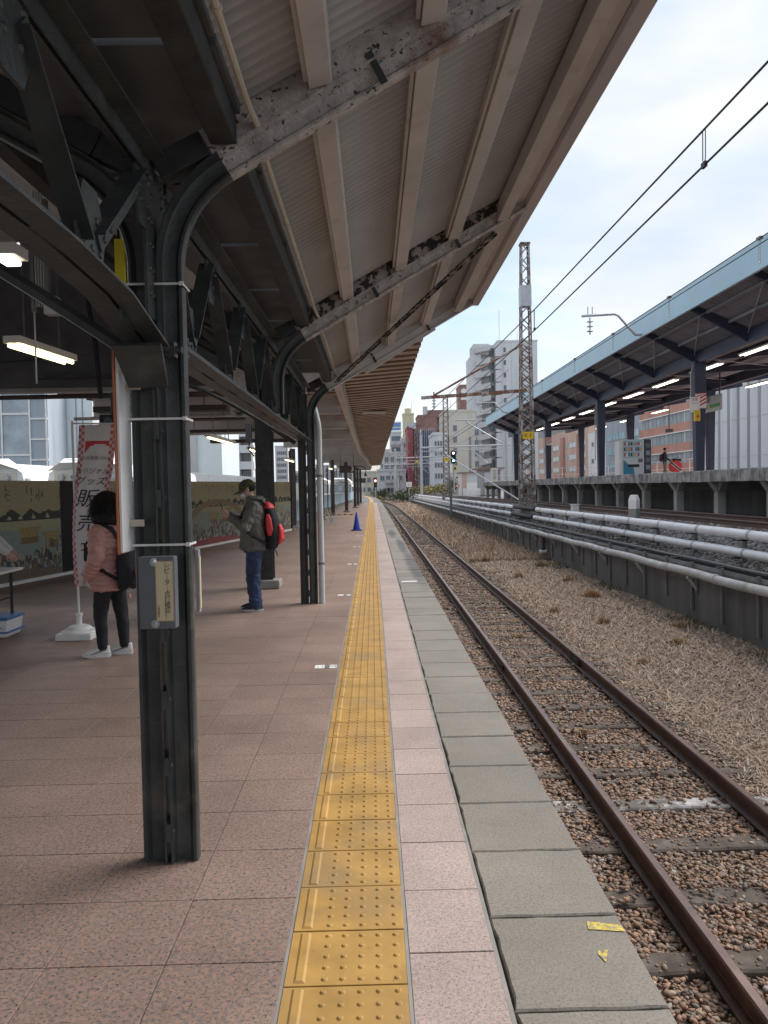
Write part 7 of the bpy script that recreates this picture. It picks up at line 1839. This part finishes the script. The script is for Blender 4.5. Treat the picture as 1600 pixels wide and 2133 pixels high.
def HB(v, r, sc):
    q = MB(); q.ball((0,0,0), r, 20, 16, sc); b.add([Vector((0.005,0,1.435))+Rm @ ((Vector(v)+Vector(p))*1.13+Vector((0,0,-0.006))) for p in q.v], q.f)
HB((-0.020,0,0.035),0.118,(1.02,0.98,0.98)); HB((-0.035,0,-0.050),0.122,(1.0,1.18,0.88)); HB((0.005,0.075,-0.045),0.062,(1.0,0.75,1.35)); HB((0.005,-0.075,-0.045),0.062,(1.0,0.75,1.35)); HB((-0.045,0,-0.105),0.095,(1.0,1.42,0.5))
soft('hair', b, M['hair'], wm, 0.009, 3)
# loose strands for an uneven hair outline
n = 3200; th = rng.random(n)*2*np.pi; ph = np.arccos(1-1.15*rng.random(n)); rr = 0.118
p0 = np.stack([np.sin(ph)*np.cos(th)*rr*1.03-0.025, np.sin(ph)*np.sin(th)*rr*1.0, np.cos(ph)*rr+0.030],1); keep_ = ~((p0[:,0] > 0.07)&(p0[:,2] < 0.06)); p0 = p0[keep_]; n = len(p0); dn = p0-np.array([-0.025,0,0.0]); dn /= np.linalg.norm(dn,axis=1)[:,None]
p1 = p0+dn*0.016+np.array([0,0,-0.045])+rng.normal(0,0.013,(n,3)); p2 = p1+np.array([0,0,-0.05])+dn*0.012+rng.normal(0,0.020,(n,3)); sd_ = np.cross(dn,[0,0,1.0]); sd_ /= np.linalg.norm(sd_,axis=1)[:,None]+1e-6; sd_ *= 0.003
Pn = np.stack([p0-sd_,p0+sd_,p1+sd_*0.8,p1-sd_*0.8,p2],1).reshape(-1,3); Pn = (np.array(Rm) @ (Pn*1.15+np.array([0,0,-0.006])).T).T+np.array([0.005,0,1.435])
o = raw_mesh('hair_strands', Pn, ((np.arange(n)*5)[:,None,None]+np.array([[0,1,2],[0,2,3],[3,2,4]])).reshape(-1,3), 3, M['hair'], None, False); o.parent = wm
shoe(wm, (LF[0]-0.02,LF[1],0), 0.55, M['shoe_white'], M['shoe_white'], 0.265, M['grey_print']); shoe(wm, (RF[0]-0.02,RF[1],0), 0.35, M['shoe_white'], M['shoe_white'], 0.265, M['grey_print'])
# backpack of the woman
bp = thing('backpack', 'black backpack with small charms worn over the pink jacket', 'backpack', (-2.565,7.40,0), R(158))
b = MB(); b.rings([(-0.235,0.0,0.66,0.075,0.115),(-0.245,0,0.72,0.098,0.135),(-0.245,0,0.90,0.095,0.135),(-0.225,0,1.04,0.075,0.115),(-0.20,0,1.13,0.050,0.075),(-0.185,0,1.165,0.03,0.04)],20)
b.rings([(-0.325,0,0.70,0.04,0.10),(-0.335,0,0.80,0.045,0.11),(-0.32,0,0.88,0.03,0.10)],16)
soft('bag_body', b, M['cloth_black'], bp, 0.010, 3)
for s_ in (1,-1):
    pts = [(-0.175,s_*0.06,1.14),(-0.14,s_*0.10,1.235),(-0.06,s_*0.125,1.275),(0.06,s_*0.13,1.22),(0.135,s_*0.145,1.10),(0.10,s_*0.19,0.95),(-0.10,s_*0.185,0.84),(-0.20,s_*0.12,0.76)]
    mb = MB()
    for a, c in zip(pts, pts[1:]): mb.bar(a, c, 0.045, 0.012, up=(0.2,s_*0.4,1))
    mb.build('strap', M['cloth_black'], bp, local=True)
MB().tube([(-0.33+0.02*math.cos(q),0.11,0.66+0.02*math.sin(q)) for q in np.linspace(0,6.28,13)],0.003,5).build('key_ring', M['galv'], bp, local=True)
MB().ball((-0.335,0.115,0.605),0.022,10,8,(0.7,0.7,1.4)).build('charm', M['puffer'], bp, local=True); MB().cyl((-0.385,0.06,0.78),(-0.385,0.06,0.86),0.017,8).build('charm', M['bag_red'], bp, local=True)

# ---------------------------------------------------------------- man
mn = thing('person', 'person in grey jacket, olive cap, mask and jeans looking at a phone', 'person', (-1.56,10.0,0), R(184))
LF, RF = (0.02,0.10,0.0), (0.05,-0.10,0.0)
b = MB(); T, Rm = head(b, (0.075,0,1.575), 0.38, 0.0, 1.0); limb(b, [(-0.01,0,1.38),(0.045,0,1.50)], [0.068,0.056])
b.rings([(0,0,0.86,0.11,0.15),(0,0,1.0,0.11,0.15),(0,0,1.2,0.11,0.155),(-0.01,0,1.36,0.10,0.165),(-0.01,0,1.43,0.07,0.12)],20)
limb(b, [(0,0.09,0.88),(0.0,0.10,0.48),(-0.01,0.10,0.08)], [0.085,0.056,0.04]); limb(b, [(0,-0.09,0.88),(0.04,-0.10,0.48),(0.02,-0.10,0.08)], [0.085,0.056,0.04])
WR = {1:(0.315,0.055,1.235), -1:(0.325,-0.045,1.245)}
for s_ in (1,-1):
    limb(b, [(-0.01,s_*0.175,1.37),(0.10,s_*0.235,1.12),WR[s_]], [0.05,0.04,0.029]); hand(b, WR[s_], (0.75,-0.25*s_,0.62), (-0.35,-0.75*s_,0.5), s_, 0.75, 1.0)
soft('body', b, M['skin'], mn, 0.0065, 3)
b = MB()   # jacket with hood and sleeves
b.rings([(0.01,0,0.785,0.160,0.195),(0.012,0,0.82,0.180,0.215),(0.01,0,0.95,0.172,0.212),(0.005,0,1.12,0.155,0.208),(-0.005,0,1.28,0.150,0.212),(-0.01,0,1.36,0.135,0.205),(-0.01,0,1.42,0.105,0.150),(0.0,0,1.455,0.085,0.095),(0.012,0,1.485,0.082,0.085)],28)
for s_ in (1,-1):
    limb(b, [(-0.015,s_*0.172,1.355),(0.095,s_*0.245,1.105),(WR[s_][0]-0.03,WR[s_][1]+0.015*s_,WR[s_][2]-0.015)], [0.085,0.074,0.052])
    b.tube([(0.08,s_*0.250,1.14),(0.10,s_*0.262,1.10),(0.13,s_*0.245,1.09)],[0.072,0.078,0.07],14)
b.ball((-0.085,0,1.425),0.105,16,12,(0.75,1.1,0.62)); b.tube([(0.05,0.085,1.47),(-0.05,0.10,1.455),(-0.12,0.05,1.44),(-0.135,0,1.435),(-0.12,-0.05,1.44),(-0.05,-0.10,1.455),(0.05,-0.085,1.47)],0.034,10)
jk = soft('jacket', b, M['khaki_grey'], mn, 0.009, 2, 0.045)
mb = MB(); mb.prism([(0.02,0.217,0.86),(0.13,0.175,0.86),(0.13,0.175,1.02),(0.02,0.217,1.02)],(0.004,0.012,0)); mb.build('pocket_flap', M['khaki_grey'], jk, local=True)
b = MB(); b.rings([(0,0,0.76,0.135,0.170),(0,0,0.90,0.135,0.170)],20)
limb(b, [(0,0.085,0.84),(0.015,0.098,0.48),(-0.015,0.10,0.075)], [0.108,0.088,0.074]); limb(b, [(0,-0.085,0.84),(0.045,-0.098,0.48),(0.02,-0.10,0.075)], [0.108,0.088,0.074])
for z in (0.10,0.135,0.47,0.52,0.16): b.tube([(0.0+0.03*math.cos(q)*2.4,0.10+0.074*math.sin(q),z+0.012*math.sin(2*q)) for q in np.linspace(0,6.28,14)],0.010,6)
soft('jeans', b, M['jeans'], mn, 0.009, 2, 0.04)
# cap
b = MB(); cp = []
for k in range(9):
    a = k/8*math.pi/2; cp.append((-0.012,0,0.030+0.108*math.sin(a),max(0.004,0.113*math.cos(a)**0.8),max(0.004,0.094*math.cos(a)**0.8)))
b.rings(cp, 24); q = MB(); q.add([T(v) for v in b.v], b.f); cap_ = q.build('cap', M['olive'], mn, smooth='all', local=True)
b = MB(); P = []; nb = 13
for k in range(nb):
    a = -math.pi/2*0.92+math.pi*0.92*k/(nb-1); P += [(-0.012+0.100*math.cos(a),0.088*math.sin(a),0.040),(0.02+0.165*math.cos(a)*(1 if abs(a) < 1.2 else 0.9),0.080*math.sin(a),0.018-0.02*abs(math.sin(a)))]
b.add([p for p in P]+[(p[0],p[1],p[2]-0.005) for p in P],[(2*k,2*k+1,2*k+3,2*k+2) for k in range(nb-1)]+[(2*nb+2*k,2*nb+2*k+2,2*nb+2*k+3,2*nb+2*k+1) for k in range(nb-1)]+[(2*k+1,2*nb+2*k+1,2*nb+2*k+3,2*k+3) for k in range(nb-1)])
q = MB(); q.add([T(v) for v in b.v], b.f); q.build('brim', M['olive'], cap_, smooth=True, local=True)
b = MB(); b.ball((0,0,0.137),0.008,8,6); b.tube([(-0.105,0.03,0.045),(-0.122,0,0.035),(-0.105,-0.03,0.045)],0.007,6); q = MB(); q.add([T(v) for v in b.v], b.f); q.build('strap_and_button', M['black_print'], cap_, local=True)
b = MB(); b.ball((-0.035,0,0.005),0.090,18,12,(0.95,0.86,0.62)); q = MB(); q.add([T(v) for v in b.v], b.f); q.build('hair', M['hair'], mn, smooth='all', local=True)
b = MB(); b.ball((0.063,0,-0.045),0.052,14,10,(0.95,1.02,0.85)); b.tube([(0.06,0.05,-0.03),(0.0,0.080,0.005),(-0.02,0.083,0.0),(0.0,0.080,-0.025),(0.05,0.052,-0.06)],0.0035,5); q = MB(); q.add([T(v) for v in b.v], b.f); q.build('face_mask', M['white_plastic'], mn, smooth='all', local=True)
b = MB()
for s_ in (1,-1):
    ring = [(0.098,s_*0.034+0.023*math.cos(k),0.008+0.017*math.sin(k)) for k in np.linspace(0,6.28,13)]; b.tube(ring,0.0032,5); b.tube([(0.097,s_*0.058,0.012),(0.04,s_*0.079,0.014),(-0.015,s_*0.083,0.008)],0.0032,5)
q = MB(); q.add([T(v) for v in b.v], b.f); q.build('glasses', M['black_print'], mn, local=True)
shoe(mn, (LF[0]-0.03,LF[1],0), 0.05, M['shoe_black'], M['w_pale'], 0.285, None, M['pipe_grey']); shoe(mn, (RF[0]-0.03,RF[1],0), -0.08, M['shoe_black'], M['w_pale'], 0.285, None, M['pipe_grey'])
ph_ = thing('phone', 'black smartphone held up in both hands of the man', 'phone', (-1.56,10.0,0), R(184))
d = Vector((0.40,0,0.92)).normalized(); nn = Vector((-0.92,0,0.40)); c = Vector((0.405,0.0,1.36)); mb = MB(); mb.obox(c, d*0.078, Vector((0,0.037,0)), nn*0.0045); mb.build('case', M['black_print'], ph_, bevel=0.004, local=True)
mb = MB(); mb.obox(c+nn*0.0053, d*0.072, Vector((0,0.033,0)), nn*0.0004); mb.build('screen', M['glass'], ph_, local=True)
# red and black backpack
rb = thing('backpack', 'red and black hiking backpack worn over the grey jacket', 'backpack', (-1.56,10.0,0), R(184))
b = MB(); b.rings([(-0.215,0,0.80,0.07,0.12),(-0.235,0,0.86,0.095,0.145),(-0.245,0,1.02,0.105,0.155),(-0.235,0,1.18,0.095,0.145),(-0.205,0,1.31,0.075,0.120),(-0.18,0,1.39,0.045,0.07)],22); soft('bag_body', b, M['cloth_black'], rb, 0.010, 3)
b = MB(); b.rings([(-0.325,0,0.87,0.030,0.10),(-0.345,0,0.93,0.050,0.115),(-0.345,0,1.05,0.048,0.115),(-0.33,0,1.12,0.025,0.10)],18); soft('front_pocket', b, M['bag_red'], rb, 0.010, 2)
b = MB(); b.rings([(-0.195,0,1.33,0.085,0.122),(-0.185,0,1.385,0.062,0.09),(-0.17,0,1.415,0.03,0.05)],18); soft('top_lid', b, M['bag_red'], rb, 0.010, 2)
for s_ in (1,-1):
    b = MB(); b.rings([(-0.215,s_*0.135,0.98,0.03,0.02),(-0.21,s_*0.150,1.06,0.045,0.02),(-0.20,s_*0.143,1.18,0.04,0.018),(-0.19,s_*0.130,1.26,0.02,0.012)],14); b.build('side_panel', M['bag_red'], rb, smooth='all', local=True)
    pts = [(-0.15,s_*0.075,1.38),(-0.11,s_*0.11,1.44),(-0.03,s_*0.13,1.445),(0.07,s_*0.14,1.38),(0.145,s_*0.15,1.25),(0.13,s_*0.19,1.08),(-0.02,s_*0.225,0.98),(-0.17,s_*0.15,0.88)]; mb = MB()
    for a, c in zip(pts, pts[1:]): mb.bar(a, c, 0.05, 0.014, up=(0.2,s_*0.4,1))
    mb.build('strap', M['cloth_black'], rb, local=True)
mb = MB()
for k in range(5): mb.bar((-0.392+0.004*abs(k-2),-0.05 if k%2 else 0.05,0.90+0.05*k),(-0.392+0.004*abs(k-1),0.05 if k%2 else -0.05,0.95+0.05*k),0.008,0.006)
mb.build('bungee_cord', M['black_print'], rb, local=True); MB().tube([(-0.26,0.06,0.80),(-0.29,0.06,0.76),(-0.30,0.06,0.71)],0.007,5).tube([(-0.17,0,1.405),(-0.16,0,1.44),(-0.13,0,1.44)],0.010,6).build('loop', M['cloth_black'], rb, local=True)

# ---------------------------------------------------------------- plain standing figure
def figure(name, label, loc, rz, mt, mp, ms, arm, hgt=1.0, cap_m=None):
    t = thing(name, label, 'person', loc, rz); k = hgt
    b = MB(); T, Rm = head(b, (0.02*k,0,1.58*k), 0.05, 0, k); limb(b, [(0,0,1.36*k),(0.01,0,1.49*k)], [0.065*k,0.055*k])
    b.rings([(0,0,0.84*k,0.10*k,0.14*k),(0,0,1.1*k,0.10*k,0.14*k),(0,0,1.36*k,0.095*k,0.155*k),(0,0,1.42*k,0.07*k,0.11*k)],18)
    for s_ in (1,-1):
        limb(b, [(0,s_*0.085*k,0.86*k),(0.02*s_,s_*0.09*k,0.46*k),(-0.05*s_,s_*0.09*k,0.07*k)], [0.08*k,0.055*k,0.04*k])
        limb(b, [(0,s_*0.165*k,1.35*k),arm[0](s_,k),arm[1](s_,k)], [0.046*k,0.038*k,0.028*k]); hand(b, arm[1](s_,k), Vector(arm[1](s_,k))-Vector(arm[0](s_,k)), (0,-s_,0), s_, 0.6, k)
    soft('body', b, M['skin'], t, 0.009, 3)
    b = MB(); b.rings([(0,0,0.82*k,0.125*k,0.165*k),(0,0,1.05*k,0.12*k,0.165*k),(0,0,1.32*k,0.12*k,0.175*k),(0,0,1.41*k,0.085*k,0.12*k),(0.005,0,1.45*k,0.068*k,0.072*k)],20)
    for s_ in (1,-1): limb(b, [(0,s_*0.165*k,1.345*k),Vector(arm[0](s_,k))*1.0], [0.068*k,0.058*k]) if ms else limb(b, [(0,s_*0.165*k,1.345*k),arm[0](s_,k),Vector(arm[1](s_,k)).lerp(Vector(arm[0](s_,k)),0.08)], [0.070*k,0.058*k,0.048*k])
    soft('shirt', b, mt, t, 0.010, 3)
    b = MB(); b.rings([(0,0,0.78*k,0.12*k,0.155*k),(0,0,0.9*k,0.12*k,0.155*k)],18)
    for s_ in (1,-1): limb(b, [(0,s_*0.085*k,0.84*k),(0.02*s_,s_*0.09*k,0.46*k),(-0.05*s_,s_*0.09*k,0.09*k)], [0.098*k,0.076*k,0.066*k])
    soft('trousers', b, mp, t, 0.011, 3)
    b = MB(); b.ball((-0.02,0,0.045),0.098,16,12,(1.0,0.86,0.88)); q = MB(); q.add([T(v) for v in b.v], b.f); q.build('hair', M['hair'], t, smooth='all', local=True)
    for s_ in (1,-1): shoe(t, (-0.05*s_-0.02,s_*0.09*k,0), 0.05*s_, M['shoe_black'], M['w_pale'], 0.26)
    return t
fy_ = 43.6; fx = at(1385, 960, fy_).x
mat('khaki', (0.24,0.19,0.13), 0.8)
figure('person', 'person in dark top and khaki trousers walking on the far platform', (fx,fy_,fz(fy_)), R(-8), M['navy_steel'], M['khaki'], False, (lambda s_, k: (0.06,s_*0.22*k,1.10*k), lambda s_, k: (0.28,s_*0.17*k,0.98*k)), 0.98)
t = thing('backpack', 'small dark red backpack of the person on the far platform', 'backpack', (fx,fy_,fz(fy_)), R(-8)); b = MB(); b.rings([(-0.21,0,0.88,0.07,0.12),(-0.23,0,1.0,0.10,0.15),(-0.21,0,1.2,0.09,0.14),(-0.17,0,1.33,0.05,0.09)],16); soft('bag_body', b, mat('maroon',(0.10,0.02,0.03),0.7), t, 0.012, 3)
for s_ in (1,-1): MB().bar((-0.13,s_*0.1,1.34),(0.06,s_*0.11,1.44),0.05,0.012).bar((0.06,s_*0.11,1.44),(0.12,s_*0.13,1.20),0.05,0.012).build('strap', M['cloth_black'], t, local=True)
dx, dz = fx+0.62, fz(fy_)+0.58
t = thing('round_bag', 'round red case with black and white diagonal band wheeled along the far platform', 'case', (dx,fy_,fz(fy_)))
MB().cyl((dx,fy_-0.09,dz),(dx,fy_+0.12,dz),0.36,30).build('case', M['bag_red'], t, bevel=0.02)
u_ = Vector((0.78,0,-0.62)).normalized(); v_ = Vector((0.62,0,0.78))
MB().obox((dx,fy_-0.096,dz), u_*0.33, v_*0.075, Vector((0,0.004,0))).build('white_band', M['white_paint'], t); MB().obox((dx,fy_-0.102,dz), u_*0.34, v_*0.045, Vector((0,0.004,0))).build('black_band', M['black_print'], t)
MB().tube([(dx-0.35,fy_,dz+0.33),(dx-0.1,fy_,dz+0.40),(dx+0.32,fy_,dz+0.38)],[0.05,0.075,0.06],10).build('top_bundle', M['cloth_black'], t)
for q in (-0.22,0.22): MB().cyl((dx+q,fy_,fz(fy_)),(dx+q*0.7,fy_,dz-0.26),0.018,6).build('leg', M['steel_grey'], t); MB().cyl((dx+q,fy_-0.03,fz(fy_)+0.04),(dx+q,fy_+0.03,fz(fy_)+0.04),0.04,10).build('wheel', M['black_rubber'], t)
figure('person', 'person in pale sleeves behind the table, cut off by the left picture edge', (-4.55,9.05,0), R(20), M['w_pale'], M['navy_steel'], False, (lambda s_, k: (0.05,s_*0.24*k,1.10*k), lambda s_, k: (0.22,s_*0.20*k,0.92*k)), 0.97)
flush_texts()
